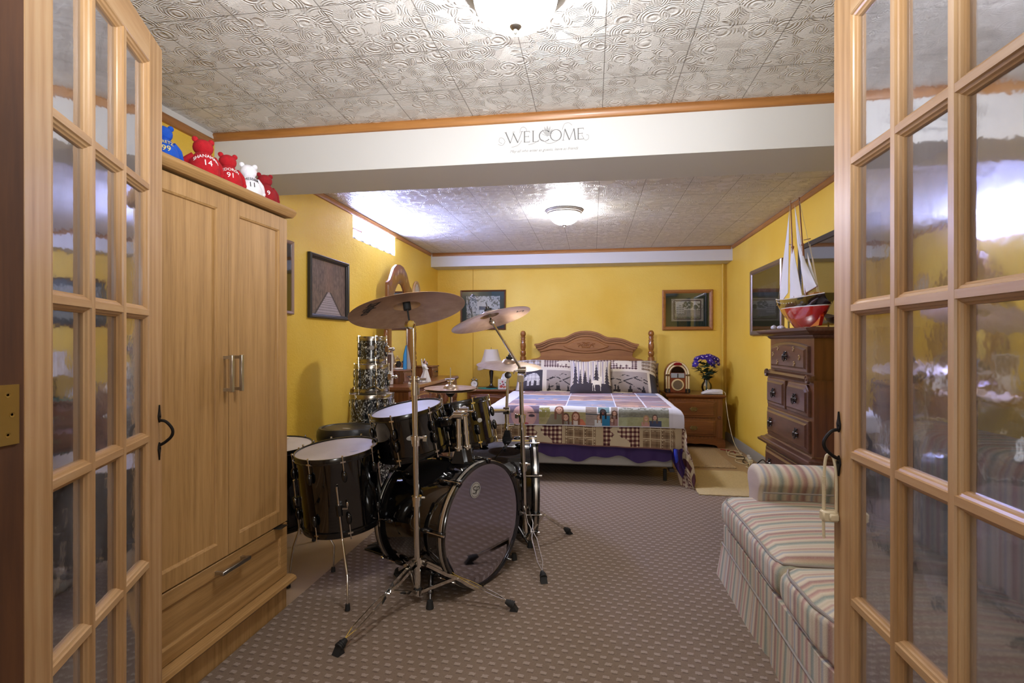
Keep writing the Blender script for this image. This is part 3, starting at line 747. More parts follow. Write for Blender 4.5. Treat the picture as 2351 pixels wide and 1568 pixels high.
# ------------------------------------------------------------------ pictures
def frame_picture(name, w, h, fw, depth, fmat, loc, rz, label, cat, art, layers, glass=True, nx=60, ny=46):
    """flat picture: local x right, z up, -y towards the viewer; layers = [(inset, material)]"""
    o = empty(name, loc, rz=rz, label=label, cat=cat)
    m = MB()
    for (x0, x1, z0, z1) in ((-w/2, w/2, h/2-fw, h/2), (-w/2, w/2, -h/2, -h/2+fw), (-w/2, -w/2+fw, -h/2, h/2), (w/2-fw, w/2, -h/2, h/2)):
        pass
    def ringat(ins, y): return [(-w/2+ins, y, -h/2+ins), (w/2-ins, y, -h/2+ins), (w/2-ins, y, h/2-ins), (-w/2+ins, y, h/2-ins)]
    R = [ringat(0, 0), ringat(0, -depth*.7), ringat(fw*.25, -depth), ringat(fw*.7, -depth*.8), ringat(fw*.9, -depth*.55), ringat(fw, -depth*.5), ringat(fw, -.002)]
    m.ring_stack(R, cap=False); m.build('frame', fmat, o, ang=20)
    m = MB(); m.box(-w/2+.002, -.003, -h/2+.002, w/2-.002, -.0005, h/2-.002); m.build('backing', layers[0][1] if layers else M_greymat, o)
    y = -.0035; ins = fw-.001
    for k, (i, mt) in enumerate(layers):
        MB().box(-w/2+ins, y-.0012, -h/2+ins, w/2-ins, y, h/2-ins).build('mount', mt, o)
        y -= .0013; ins = fw+i
    W = w-2*ins; H = h-2*ins
    painted('print', lambda u, v: Vector((-W/2+W*u, y-.0003, -H/2+H*v)), art, nx, ny, M_attr_print, o, flip=False)
    if glass: MB().box(-w/2+fw-.002, -depth*.5-.002, -h/2+fw-.002, w/2-fw+.002, -depth*.5-.0005, h/2-fw+.002).build('glass_sheet', M_glass, o)
    return o
def art_path(u, v):
    # boardwalk running into bare woods
    n = fbm(u*40, v*14, 3); tr = abs(math.sin(u*55+vnoise(u*9, v*4)*3))
    c = lerpc('#3c2f2a', '#8a7466', n*.8+(.15 if tr > .8 else 0))
    if v < .42:
        k = (.42-v)/.42; hw = .03+.33*k
        if abs(u-.5) < hw:
            c = lerpc('#6d6468', '#a79da3', .5+.4*math.sin(90*math.sqrt(k))+n*.3); return c
        if abs(u-.5) < hw+.04: return lin('#3a332e')
    if v > .4 and abs(u-.5) < .18: c = lerpc(c, '#8b6a55', .4*(1-abs(u-.5)/.18))
    return c
def art_church(u, v):
    n = fbm(u*14, v*12, 5)
    c = lerpc('#b9b7b4', '#d9d4cc', n)
    if v < .35: c = lerpc('#8e9389', '#b6b3a8', n)
    if .40 < u < .62 and .34 < v < .5: c = lin('#e6e3e0')
    if .38 < u < .66 and .5 < v < .62 and abs(u-.51) < .14+(.62-v)*.2: c = lin('#67666e')
    if .47 < u < .5 and .34 < v < .44: c = lin('#7d7c80')
    b = fbm(u*26, v*22, 9)
    if (u < .32 or u > .75 or v > .78) and b > .52: c = lerpc('#4f5450', '#8a8d88', n)
    if abs(u-.12-.05*math.sin(v*6)) < .02 and v < .9: c = lin('#4a4744')
    return c
def art_house(u, v):
    n = fbm(u*16, v*13, 2)
    c = lerpc('#f6eeea', '#d6cdc5', n) if v > .5 else lerpc('#c2b5aa', '#7f7f74', n)
    if .15 < u < .40 and .32 < v < .72 and not (v > .6 and abs(u-.275) > (.74-v)*1.2):
        c = lin('#d9d2cb')
        if (u*24 % 1) < .35 and (v*11 % 1) > .5: c = lin('#5a5452')
    b = fbm(u*22, v*18, 11)
    if ((u-.52)**2+(v-.72)**2 < .03 or (u-.85)**2+(v-.62)**2 < .025 or u < .13 or v < .2) and b > .42: c = lerpc('#5d6450', '#98917f', n)
    if .45 < u < .95 and .25 < v < .5 and n > .5: c = lin('#b7aaa0')
    if .075 > u or u > .925 or v < .08 or v > .92: c = lerpc(c, '#b5aca6', .6)
    if min(abs(u-.085), abs(u-.915)) < .012 and .08 < v < .92 or min(abs(v-.09), abs(v-.91)) < .014 and .08 < u < .92: c = lin('#5a4648')
    return c
def art_misty(u, v):
    n = fbm(u*20, v*22, 8)
    c = lerpc('#e2ddd8', '#aeaba8', n) if v > .35 else lerpc('#8f8c8a', '#bfbbb7', n)
    if .25 < u < .55 and .32 < v < .55: c = lerpc('#dad6d1', '#b0aba6', n)
    if v > .5 and fbm(u*10, v*9, 21) > .55: c = lerpc('#6a6a66', '#8c8a86', n)
    return c
frame_picture('framed_print', .585, .455, .032, .03, M_blackframe, (XL+.002, 3.687, 1.528), PI/2, 'dark grey framed picture of a boardwalk running into bare woods on the left wall', 'framed picture', art_path, [], False, 70, 56)
frame_picture('framed_print', .50, .475, .024, .02, M_pinkframe, (XL+.002, 2.955, 1.548), PI/2, 'pale rose-grey framed picture partly hidden behind the wardrobe on the left wall', 'framed picture', art_misty, [(.06, plain('pale_mount', '#9b9690', .8))], True, 30, 30)
frame_picture('framed_print', .575, .495, .020, .022, wood('walnut_frame', '#3f2114', '#5d3522', '#74452d', 'x', 16), (-1.352, YB-.002, 1.535), 0, 'dark wood framed village print with teal mount behind the tilted cymbals', 'framed picture', art_church, [(.055, M_tealmat)], True)
frame_picture('framed_print', .575, .475, .042, .03, wood('oak_frame', '#7a4a20', '#9c6631', '#b57c42', 'x', 20), (1.104, YB-.002, 1.512), 0, 'honey oak framed print of a white house with dark green mount over the right nightstand', 'framed picture', art_house, [(.062, M_greenmat), (.064, plain('maroon_fillet', '#5d3b40', .7))], True)
frame_picture('framed_print', .86, .625, .045, .03, M_silverframe, (XR-.002, 5.035, 1.508), -PI/2, 'silvery brown framed print on the right wall just behind the model ship', 'framed picture', art_misty, [(.13, plain('olive_mount', '#8f8250', .7)), (.134, plain('white_fillet', '#cfccc6', .7))], True)
# oval plaque near the far corner
o = empty('oval_plaque', (XL+.002, 5.66, 1.655), rz=PI/2, label='small oval plaque with pale wood rim high on the left wall beside the dresser mirror', cat='wall plaque')
def ovr(a, b, y, n=40): return [(a*math.cos(2*PI*k/n), y, b*math.sin(2*PI*k/n)) for k in range(n)]
m = MB(); m.ring_stack([ovr(.115, .155, 0), ovr(.115, .155, -.012), ovr(.108, .148, -.02), ovr(.085, .125, -.018), ovr(.083, .123, -.010)], cap=False); m.build('rim', wood('pale_rim', '#a07a50', '#b9946a', '#ccab84', 'x', 16), o)
m = MB(); m.ring_stack([ovr(.09, .13, -.002), ovr(.084, .124, -.011)]); m.build('face', plain('speckled_plate', '#c3bdb2', .5, var=.25, vscale=50), o)
# television on the right wall
tv = empty('television', (XR-.002, 3.66, 1.545), rz=-PI/2, label='large wall mounted television with grey black bezel and glossy screen behind the model ship', cat='television')
m = MB()
def rr(ins, y): return [(-.52+ins, y, -.292+ins), (.52-ins, y, -.292+ins), (.52-ins, y, .292-ins), (-.52+ins, y, .292-ins)]
m.ring_stack([rr(0, 0), rr(0, -.045), rr(.004, -.05), rr(.036, -.05), rr(.040, -.044), rr(.040, -.02)], cap=False); m.build('bezel', M_bezel, tv, ang=20)
m = MB(); m.ring_stack([rr(.002, -.002), rr(.038, -.043)]); m.build('screen', M_screen, tv, ang=20)

# ------------------------------------------------------------------ wardrobe
WF = -1.285
wd = empty('wardrobe', (WF, 1.355, 0), label='tall light oak wardrobe with two doors over one drawer, standing against the left wall', cat='wardrobe')
Wd = .735; D = .625
m = MB(); m.box(-D, 0, 0, -.02, .018, 1.655).box(-D, Wd-.018, 0, -.02, Wd, 1.655).box(-D, .018, 0, -D+.01, Wd-.018, 1.655).box(-D, .018, .10, -.02, Wd-.018, .118)
m.box(-.02, 0, 0, -.005, Wd, .115)
m.build('body', M_oakz, wd)
m = MB(); m.ring_stack([[(x, y, z) for x, z in ((-D-.005, 1.66), (.018, 1.66), (.032, 1.672), (.036, 1.682), (.030, 1.692), (.020, 1.698), (-D-.005, 1.698))] for y in (-.012, Wd+.012)]); m.build('top_board', M_oaky, wd)
m = MB(); m.ring_stack([[(x, y, z) for x, z in ((-.05, .112), (.022, .112), (.034, .118), (.038, .126), (.034, .136), (.02, .142), (-.05, .142))] for y in (-.010, Wd+.010)]); m.build('base_moulding', M_oaky, wd)
def panel_door(name, y0, y1, z0, z1, fr, parent, mats, dep=.008, bevel=.012):
    g = MB()
    # four rails with mitred bevel into the recessed panel
    def rg(i, x): return [(x, y0+i, z0+i), (x, y1-i, z0+i), (x, y1-i, z1-i), (x, y0+i, z1-i)]
    g.ring_stack([rg(0, -.018), rg(0, -.001), rg(.001, 0), rg(fr, 0), rg(fr+.004, -.002), rg(fr+.006, -.003), rg(fr+.008, -dep), rg(fr+.4*min(y1-y0, z1-z0)*.2, -dep)], cap=True)
    return g.build(name, mats, parent, ang=20)
mid = Wd/2
d1 = panel_door('door', .002, mid-.0015, .372, 1.652, .055, wd, M_oakz)
d2 = panel_door('door', mid+.0015, Wd-.002, .372, 1.652, .055, wd, M_oakz)
dw = panel_door('drawer', .002, Wd-.002, .145, .366, .045, wd, M_oaky)
def barpull(p0, p1, off=.030, t=.011):
    m = MB(); p0 = Vector(p0); p1 = Vector(p1); d = (p1-p0).normalized()
    if abs(d.z) > .5:
        m.box(off-t/2, p0.y-t/2-.001, p0.z, off+t/2, p0.y+t/2+.001, p1.z, bev=.001)
        for z in (p0.z+.008, p1.z-.008): m.box(0, p0.y-t/2, z-t/2, off, p0.y+t/2, z+t/2)
    else:
        m.box(off-t/2, p0.y, p0.z-t/2-.001, off+t/2, p1.y, p0.z+t/2+.001, bev=.001)
        for y in (p0.y+.008, p1.y-.008): m.box(0, y-t/2, p0.z-t/2, off, y+t/2, p0.z+t/2)
    return m
barpull((0, mid-.024, .955), (0, mid-.024, 1.085)).build('handle', M_steel, d1)
barpull((0, mid+.028, .955), (0, mid+.028, 1.085)).build('handle', M_steel, d2)
barpull((0, mid-.075, .335), (0, mid+.075, .335)).build('handle', M_steel, dw)
m = MB(); m.box(-.01, Wd-.095, .3665, .028, Wd-.040, .3695, bev=.001)
tg = m.build('luggage_tag', M_tag); tg.location = wd.location; tag(tg, 'small black tag caught in the gap above the wardrobe drawer', 'tag')

# ------------------------------------------------------------------ plush toys on the wardrobe
def plush(x, y, rz, mat, foot, label, name, num, ink, sc=1., tagon=False):
    # each toy sits with its back to the room, facing +local y away from the camera; jersey text on its back
    o = empty('plush_toy', (x, y, 1.698), rz=rz, label=label, cat='plush toy', group=None)
    o.scale = (sc, sc, sc)
    m = MB(); m.lathe([(.004, 0), (.040, .001), (.049, .015), (.048, .035), (.041, .055), (.030, .072), (.022, .082), (.006, .088)], n=24)
    m.build('body', mat, o)
    h = MB(); h.ell((0, .006, .103), (.031, .029, .027)); h.ell((0, .032, .097), (.015, .014, .012))
    hd = h.build('head', mat, o)
    for s in (-1, 1):
        MB().ell((s*.024, .004, .126), (.010, .006, .010), n=10, m=6).build('ear', mat, o)
        a = MB(); a.tube([(s*.028, .0, .070), (s*.048, .012, .052), (s*.058, .022, .032)], [.012, .013, .010], n=10, smooth=3); a.ell((s*.059, .024, .028), .012, n=10, m=6); a.build('arm', mat, o)
        a = MB(); a.tube([(s*.024, .02, .016), (s*.042, .045, .015), (s*.052, .064, .016)], [.015, .015, .013], n=10, smooth=3); a.ell((s*.053, .068, .017), (.014, .012, .015), n=10, m=6); a.build('leg', foot, o)
    def wrap(r0):
        def f(c):
            z = .045+c.y
            R = r0(z)
            th = -PI/2 + c.x/R
            return Vector(((R+.0012+c.z)*math.cos(th), (R+.0012+c.z)*math.sin(th), z))
        return f
    prof = lambda z: .048 if z < .035 else .048-(z-.035)*.38
    def arc(c):
        c = Vector(c); c.y += .020 - (c.x*c.x)*9; return wrap(prof)(c)
    if name: text_mesh('lettering', name, .0155, ink, o, wrapfn=arc, ext=.0006, space=1.0)
    def low(c):
        c = Vector(c); c.y -= .004; return wrap(prof)(c)
    if num: text_mesh('lettering', num, .028, ink, o, wrapfn=low, ext=.0006)
    if tagon:
        MB().ell((-.045, .012, .078), (.012, .002, .018), n=14, m=8).build('ear_tag', plain('silver_tag', '#c9c5cf', .25, .3), o)
    return o
BR = -PI/2+PI/2
def tz(y): return 0
for (px, yy, xx, rz_, mt, ft, nm, nu, ink, lab, sc, tg_) in (
    (0, 1.50, -1.35, .95, M_blueplush, M_blueplush, 'GRETZ', '99', M_goldink, 'blue plush bear with yellow 99, nearest of the toys on the wardrobe', 0.93, True),
    (0, 1.66, -1.335, .95, M_redplush, M_redplush, 'SHANAHAN', '14', M_whiteink, 'red plush bear with white 14 on its back on the wardrobe', 1.05, False),
    (0, 1.785, -1.335, .85, M_redplush, M_redplush, 'FEDOROV', '91', M_whiteink, 'red plush bear with white 91, between the number 14 bear and the white bear', .98, False),
    (0, 1.905, -1.335, .9, M_whiteplush, M_blueplush, 'MESSIER', '11', M_ink, 'white plush bear with black 11 on the wardrobe', 1.0, False),
    (0, 2.01, -1.335, .9, M_dredplush, M_blueplush, '', '9', M_whiteink, 'dark red plush bear with blue feet at the far end of the wardrobe top', .95, False)):
    plush(xx, yy, rz_, mt, ft, lab, nm, nu, ink, sc, tg_)
# ------------------------------------------------------------------ drum kit
def drum(name, label, cat, M, R, H, shell, hoopm, hoop_out, nl, lugm, headm, badge=None, lugrot=0., hoop_h=.016, bottom=True, group=None, lugshape='tear', botheadm=None):
    """drum in local coordinates: axis Z, top rim at z=0, bottom rim at z=-H; M places it in the world"""
    o = empty(name, (0, 0, 0), label=label, cat=cat, group=group)
    o.rotation_mode = 'QUATERNION'; o.location = M.to_translation(); o.rotation_quaternion = M.to_quaternion()
    m = MB(); m.lathe([(R-.006, -.004), (R, -.010), (R, -H+.010), (R-.006, -H+.004)], n=64); m.build('shell', shell, o)
    def hoop(z, s, nm='hoop'):
        m = MB(); ro = R+hoop_out
        m.lathe([(R+.001, z+s*.006), (ro-.001, z+s*.006), (ro, z+s*.004), (ro, z-s*(hoop_h-.002)), (ro+.003, z-s*hoop_h), (ro+.003, z-s*(hoop_h+.004)), (R+.001, z-s*(hoop_h+.004)), (R+.001, z+s*.006)], n=64, cap=False)
        return m.build(nm, hoopm, o)
    hoop(0, 1)
    if bottom: hoop(-H, -1)
    m = MB(); m.lathe([(R, -.006), (R, -.001), (R-.012, .0005), (.001, .0005), (.001, -.003), (R-.01, -.004)], n=64, cap=False); m.build('drum_head', headm, o)
    m = MB(); z = -H; m.lathe([(R, z+.006), (R, z+.001), (R-.012, z-.0005), (.001, z-.0005), (.001, z+.003), (R-.01, z+.004)], n=64, cap=False); m.build('drum_head', botheadm or headm, o)
    for k in range(nl):
        a = lugrot+2*PI*k/nl; Rm = Matrix.Rotation(a, 4, 'Z')
        for s, z0 in ((1, 0), (-1, -H)):
            if s < 0 and not bottom: continue
            def P(x, z): return Rm @ Vector((x, 0, z0-s*z))
            if lugshape == 'tear': 
                lg = MB(); lg.ell(P(R+.012, hoop_h+.062), (.012, .012, .026), Rm.to_3x3(), 12, 8); lg.build('lug', M_blackp, o)
            else:
                lg = MB(); lg.ell(P(R+.008, hoop_h+.045), (.010, .009, .030), Rm.to_3x3(), 10, 6); lg.build('lug', lugm, o)
            t = MB(); t.cyl(P(R+hoop_out+.004, -.012), P(R+hoop_out+.004, hoop_h+.045), .0026, n=8)
            t.cyl(P(R+hoop_out+.004, -.014), P(R+hoop_out+.004, -.004), .0042, n=8)
            t.box(-.011, -.002, -.0, .011, .002, .007, Rm @ Matrix.Translation((R+hoop_out+.004, 0, z0-s*(hoop_h-.006) - (.007 if s > 0 else 0))) @ Matrix.Rotation(PI/2, 4, 'Z'))
            t.build('tension_rod', M_chrome, o)
    if badge:
        kind, a, zz, rx, rz = badge
        Rm = Matrix.Rotation(a, 4, 'Z')
        n = 28; rings = []
        for (k, dr) in ((1, 0.0), (1, .0015), (.9, .002)):
            rings.append([Rm @ Vector(((R+dr)*math.cos(rx*k*math.cos(2*PI*j/n)/R), (R+dr)*math.sin(rx*k*math.cos(2*PI*j/n)/R), zz+rz*k*math.sin(2*PI*j/n))) for j in range(n)])
        b = MB(); b.ring_stack(rings); bo = b.build('badge', M_silverbadge, o)
        if kind:
            def wr(c):
                th = c.x/(R+.003); return Rm @ Vector(((R+.0025+c.z)*math.cos(th), (R+.0025+c.z)*math.sin(th), zz+c.y))
            text_mesh('lettering', kind, rz*1.3, M_ink, bo, wrapfn=wr, shear=.4, ext=.0003)
    return o
def camM(u, v, d, n):
    """frame at image position (u,v) and depth d, axis n given in camera right/forward/up; local -Y turned to the camera"""
    xc = (u-1175.5)/1218*d; z = CAM_H-(v-786)/1218*d
    p = cw(xc, d, z); ax = cw(*n).normalized()
    f = cw(xc, d, 0); f.z = 0; f.normalize()
    Y = (f - ax*f.dot(ax)).normalized(); X = Y.cross(ax)
    return Matrix(((X.x, Y.x, ax.x, p.x), (X.y, Y.y, ax.y, p.y), (X.z, Y.z, ax.z, p.z), (0, 0, 0, 1)))
FR = -PI/2      # local angle that faces the camera
# --- floor tom, near one
M1 = camM(773, 1030, 2.46, (-.075, -.095, .99))
ft = drum('floor_tom', 'black floor tom on three bent chrome legs, the nearer one beside the wardrobe', 'drum', M1, .182, .345, M_black, M_blackp, .006, 8, M_blackp, M_drumhead, None, FR+.12, bottom=True)
def tom_legs(o, M, R, H, angs, zb=-.20, feet=None):
    Mi = M.inverted()
    for i, a in enumerate(angs):
        dr = Vector((math.cos(a), math.sin(a), 0))
        b = MB(); c0 = dr*(R+.016)+Vector((0, 0, -H+.13))
        b.cyl(c0+Vector((0, 0, .02)), c0-Vector((0, 0, .028)), .015, .013, n=14); b.box(R-.002, -.012, -H+.105, R+.016, .012, -H+.150, Matrix.Rotation(a, 4, 'Z'), bev=.003)
        bk = b.build('leg_bracket', M_blackp, o)
        t = Matrix.Rotation(a+PI/2, 3, 'Z') @ Vector((.02+R, 0, 0)); side = Vector((-dr.y, dr.x, 0))
        k = MB(); k.tube([c0+side*.012, c0+side*.034+Vector((0, 0, -.004)), c0+side*.036+Vector((0, 0, .02))], .0035, n=6); k.ell(c0+side*.036+Vector((0, 0, .016)), (.006, .006, .012), n=8, m=6); k.build('wing_screw', M_chrome, bk)
        gp = Mi @ feet[i]
        top = c0+Vector((0, 0, .10)); k1 = c0+Vector((0, 0, -.145)); 
        up = (Mi.to_3x3() @ Vector((0, 0, 1)))
        k2 = gp+up*.13-dr*.012; k2 = k1.lerp(k2, .95)
        g = MB(); g.tube([top, k1+Vector((0,0,.02)), k1+dr*.006, k1.lerp(k2, .55)+dr*.008, k2, gp+up*.02], .0048, n=10); lg = g.build('leg', M_chrome, o)
        g = MB(); g.cyl(gp+up*.004, gp+up*.03, .011, .009, n=14); g.build('rubber_foot', M_rubber, lg)
G = .009
fl = lambda u, v: (lambda r: Vector((r[0]*(CAM_H-G)/-r[2], r[1]*(CAM_H-G)/-r[2], G-.001)))((lambda w, z: (w.x, w.y, z))(cw((u-1175.5)/1218, 1), -(v-786)/1218))
flv = lambda u, v: (lambda k, w: Vector((w.x*k, w.y*k, 0.0)))(CAM_H*1218/(v-786), cw((u-1175.5)/1218, 1))
def angof(M, P):
    q = M.inverted() @ P; return math.atan2(q.y, q.x)
F = [fl(798, 1402), flv(662, 1350), flv(765, 1316)]
tom_legs(ft, M1, .182, .345, [angof(M1, p) for p in F], feet=F)
MB().ell(tuple((0.075, -.095, .0013)), (.020, .010, .0008), n=16, m=4).build('maker_mark', M_silverbadge, ft)
# --- floor tom, far one behind the wardrobe
M2 = camM(628, 1022, 2.86, (0, -.06, 1))
ft2 = drum('floor_tom', 'black floor tom mostly hidden behind the wardrobe, behind the nearer floor tom', 'drum', M2, .195, .42, M_black, M_blackp, .006, 8, M_blackp, M_drumhead, None, FR+.62)
c2 = M2.to_translation()
F = [Vector((c2.x+.22*math.cos(a), c2.y+.22*math.sin(a), .0)) for a in (-1.2, .9, 3.0)]
tom_legs(ft2, M2, .195, .42, [angof(M2, p) for p in F], feet=F)
dsk = MB(); a_ = M2 @ Vector((-.12, -.10, .009)); b_ = M2 @ Vector((.075, .11, .009)); dsk.tube([a_, b_], [.004, .0068], n=10); dsk.ell(a_, .006, n=10, m=6)
tag(dsk.build('drumstick', plain('hickory', '#d9c9a4', .5)), 'pale wooden drumstick tip on the far floor tom head beside the wardrobe', 'drumstick')
# --- bass drums
def bass(name, label, front, axis, R, L, badge, nl, rot, cat='drum'):
    ax = cw(*axis).normalized(); p = cw(front[0], front[1], front[2])
    Z = Vector((0, 0, 1)); X = Z.cross(ax).normalized(); Y = ax.cross(X)
    M = Matrix(((X.x, Y.x, ax.x, p.x), (X.y, Y.y, ax.y, p.y), (X.z, Y.z, ax.z, p.z), (0, 0, 0, 1)))
    o = empty(name, p, label=label, cat=cat); o.rotation_mode = 'QUATERNION'; o.rotation_quaternion = M.to_quaternion()
    rs = R-.012
    m = MB(); m.lathe([(rs-.004, -.012), (rs, -.02), (rs, -L+.02), (rs-.004, -L+.012)], n=96, cap=False); m.build('shell', M_black, o)
    for z, s in ((0, 1), (-L, -1)):
        m = MB(); m.lathe([(rs-.004, z-s*.004), (R-.0025, z-s*.0), (R, z-s*.003), (R, z-s*.014)], n=96, cap=False)
        m.lathe([(R, z-s*.026), (R, z-s*.038), (R-.002, z-s*.041), (rs, z-s*.041), (rs-.004, z-s*.004)], n=96, cap=False); h = m.build('hoop', M_blackp, o)
        m = MB(); m.lathe([(R, z-s*.013), (R+.0012, z-s*.014), (R+.0012, z-s*.027), (R, z-s*.028)], n=96, cap=False); m.build('inlay_band', M_inlay, h)
        m = MB(); m.lathe([(rs-.003, z-s*.034), (rs-.004, z-s*.010), (rs-.012, z-s*.012), (rs-.03, z-s*.014), (.001, z-s*.014)], n=96, cap=False)
        m.build('drum_head', M_mirrorhead if s > 0 else plain('clear_batter_head', '#9d968c', .4), o)
    for k in range(nl):
        a = rot+2*PI*k/nl; Rm = Matrix.Rotation(a, 4, 'Z')
        for z, s in ((0, 1), (-L, -1)):
            def P(r, q): return Rm @ Vector((r, 0, z-s*q))
            c = MB(); c.box(R-.002, -.011, min(0, 0), R+.012, .011, .040, Rm @ Matrix.Translation((0, 0, z - (.040 if s > 0 else 0))), bev=.004); c.box(R-.012, -.011, 0, R+.006, .011, .004, Rm @ Matrix.Translation((0, 0, z-(0.001 if s > 0 else .003))), bev=.001)
            cl = c.build('claw', M_blackp, o)
            t = MB(); t.cyl(P(R+.010, -.008), P(R+.010, .085), .003, n=8); t.cyl(P(R+.010, -.012), P(R+.010, .002), .005, n=8); t.build('tension_rod', M_chrome, cl)
            g = MB(); g.ell(P(rs+.012, .105), (.013, .012, .028), Rm.to_3x3(), 12, 8); g.build('lug', M_blackp, o)
    # spurs
    Mi = M.inverted()
    for sgn in (1, -1):
        side = X*sgn
        base = p - ax*.13 + Vector((0, 0, -R*.62)) + side*(R*.78)
        foot = base + side*.085 + ax*.075; foot.z = .012
        b = MB(); b.box(-.018, -.012, -.022, .018, .012, .022, Matrix.Translation(Mi @ base) , bev=.004); bk = b.build('spur_bracket', M_blackp, o)
        s_ = MB(); s_.tube([Mi @ base, Mi @ base.lerp(foot, .55)], .011, n=12); s_.tube([Mi @ base.lerp(foot, .5), Mi @ foot], .0065, n=10); s_.ell(Mi @ base.lerp(foot, .58), .013, n=10, m=6); sp = s_.build('spur', M_pewter, o)
        f_ = MB(); f_.cyl(Mi @ (foot+Vector((0, 0, .03))), Mi @ (foot+Vector((0, 0, -.002))), .012, .017, n=14); f_.build('rubber_foot', M_rubber, sp)
    if badge:
        b = MB(); b.lathe([(.001, 0), (.036, 0), (.036, .001), (.001, .0012)], Matrix.Translation((badge[0], badge[1], -.0125)), 40); bo = b.build('badge', M_silverbadge, o)
        t = MB()
        t.tube([(badge[0]+x, badge[1]+y, -.0112) for x, y in ((.006, .014), (-.006, .017), (-.016, .012), (-.012, .004), (.0, .0), (.002, -.008), (-.008, -.014), (-.02, -.009))], .0016, n=6, smooth=5)
        t.tube([(badge[0]+x, badge[1]+y, -.0112) for x, y in ((.002, -.020), (.008, -.004), (.012, .010), (.022, .012), (.025, .003), (.016, -.003), (.004, -.001))], .0016, n=6, smooth=5)
        t.tube([(badge[0]+.031*math.cos(q*PI/16), badge[1]+.031*math.sin(q*PI/16), -.0112) for q in range(32)], .0008, n=5, closed=True)
        t.build('emblem', M_ink, bo)
    return o, M
bz = G+.001
b1, MB1 = bass('bass_drum', 'black bass drum with round silver emblem on its dark front head', (-.123, 2.455, .283+bz), (.814, -.58, 0), .285, .44, (-.058, .165), 8, PI/8+.30)
b2, MB2 = bass('bass_drum', 'black bass drum seen side on behind the nearer bass drum and boom stand', (.146, 3.20, .272+bz), (.999, .03, 0), .272, .42, None, 8, PI/8)
# --- mounted toms
MA = camM(933, 938, 2.56, (-.165, -.105, .98))
ta = drum('rack_tom', 'black rack tom with oval silver badge, above the nearer bass drum', 'drum', MA, .166, .212, M_black, M_blackp, .006, 6, M_blackp, M_drumhead2, ('SP', FR+.03, -.105, .027, .0115), FR-.42)
TB = camM(1055, 924, 2.80, (-.19, .075, .98))
tb = drum('rack_tom', 'black rack tom tilted away from view between the two bass drums', 'drum', TB, .148, .225, M_black, M_blackp, .006, 6, M_blackp, M_drumhead2, ('', FR+.62, -.105, .014, .011), FR+.45)
def lmount(o, M, R, ang, z, base, knuckle):
    """tom mount: bracket on the shell, L shaped arm down to the bass drum"""
    Mi = M.inverted(); dr = Vector((math.cos(ang), math.sin(ang), 0))
    c = dr*(R+.022)+Vector((0, 0, z)); wc = M @ c
    b = MB(); b.box(R-.004, -.022, z-.022, R+.05, .022, z+.022, Matrix.Rotation(ang, 4, 'Z'), bev=.008); bk = b.build('mount_bracket', M_blackp, o)
    k = Mi @ knuckle
    a = MB(); a.tube([dr*(R+.02)+Vector((0, 0, z)), k], .0105, n=14); a.build('mount_arm', M_chrome, bk)
def column_mount(label, base, top, name='tom_holder'):
    o = empty(name, base, label=label, cat='drum hardware')
    t = top-base
    m = MB(); m.ring_stack([[Vector((sx*a, sy*b, z)) for sx, sy in ((-1, -1), (1, -1), (1, 1), (-1, 1))] for a, b, z in ((.030, .024, -.012), (.028, .022, .004), (.017, .015, .045), (.016, .014, .052))]); m.build('mount_base', M_blackp, o)
    m = MB(); m.cyl((0, 0, .02), t, .0125, n=20); m.build('post', M_chrome, o)
    m = MB(); m.cyl((0, 0, .045), (0, 0, .070), .017, n=20); m.cyl(t*.55, t*.62, .0155, n=20); m.tube([(0, -.016, .058), (0, -.032, .058), (-.012, -.036, .066)], .004, n=8); m.build('clamp', M_chrome, o)
    m = MB(); m.cyl(t+Vector((-.02, 0, .012)), t+Vector((.02, 0, .012)), .020, n=20); m.cyl(t+Vector((-.024, 0, .012)), t+Vector((-.02, 0, .012)), .013, n=16); m.tube([t+Vector((.02, 0, .012)), t+Vector((.045, -.01, .012)), t+Vector((.05, -.01, .022))], .0045, n=8); m.build('tilter_joint', M_chrome, o)
    return o
def bass_top(MBx, R, u):        # a point on top of a bass drum below image column u at its axis
    pass
p_a = cw((1054-1175.5)/1218*2.50, 2.50, .565+bz); p_b = cw((1074-1175.5)/1218*2.53, 2.53, .565+bz)
ka = cw((1052-1175.5)/1218*2.50, 2.50, .775); kb = cw((1066-1175.5)/1218*2.53, 2.53, .790)
column_mount('chrome tom post rising from the nearer bass drum, left one of the pair', p_a, ka)
column_mount('chrome tom post rising from the nearer bass drum, right one of the pair', p_b, kb)
lmount(ta, MA, .166, angof(MA, ka), -.085, p_a, ka+Vector((0, 0, .03)))
lmount(tb, TB, .148, angof(TB, kb), -.10, p_b, kb+Vector((0, 0, .03)))

# --- throne
th = empty('drum_throne', (-1.50, 3.11, 0), rz=-.25, label='round black vinyl drum stool with saddle front behind the floor toms', cat='stool')
m = MB()
def seat(u, v):
    pass
rings = []
N = 48
def so(a):
    r = .178*(1+.07*math.cos(a+PI/2)*1.0)
    notch = .035*math.exp(-((((a-(-PI/2+.55)+PI) % (2*PI))-PI)/.35)**2)
    return r-notch*.5
for rr_, z in ((.80, .515), (.97, .522), (1.0, .535), (1.02, .56), (1.0, .59), (.94, .608), (.86, .606), (.84, .600), (.80, .604), (.4, .598), (.02, .596)):
    rings.append([Vector((so(2*PI*j/N)*rr_*math.cos(2*PI*j/N), so(2*PI*j/N)*rr_*math.sin(2*PI*j/N), z-.012*math.sin(2*PI*j/N)*0)) for j in range(N)])
m.ring_stack(rings); m.build('seat', M_vinyl, th)
MB().ell((.0, -.02, .598), (.03, .015, .001), n=20, m=4).build('seat_logo', M_silverbadge, th)
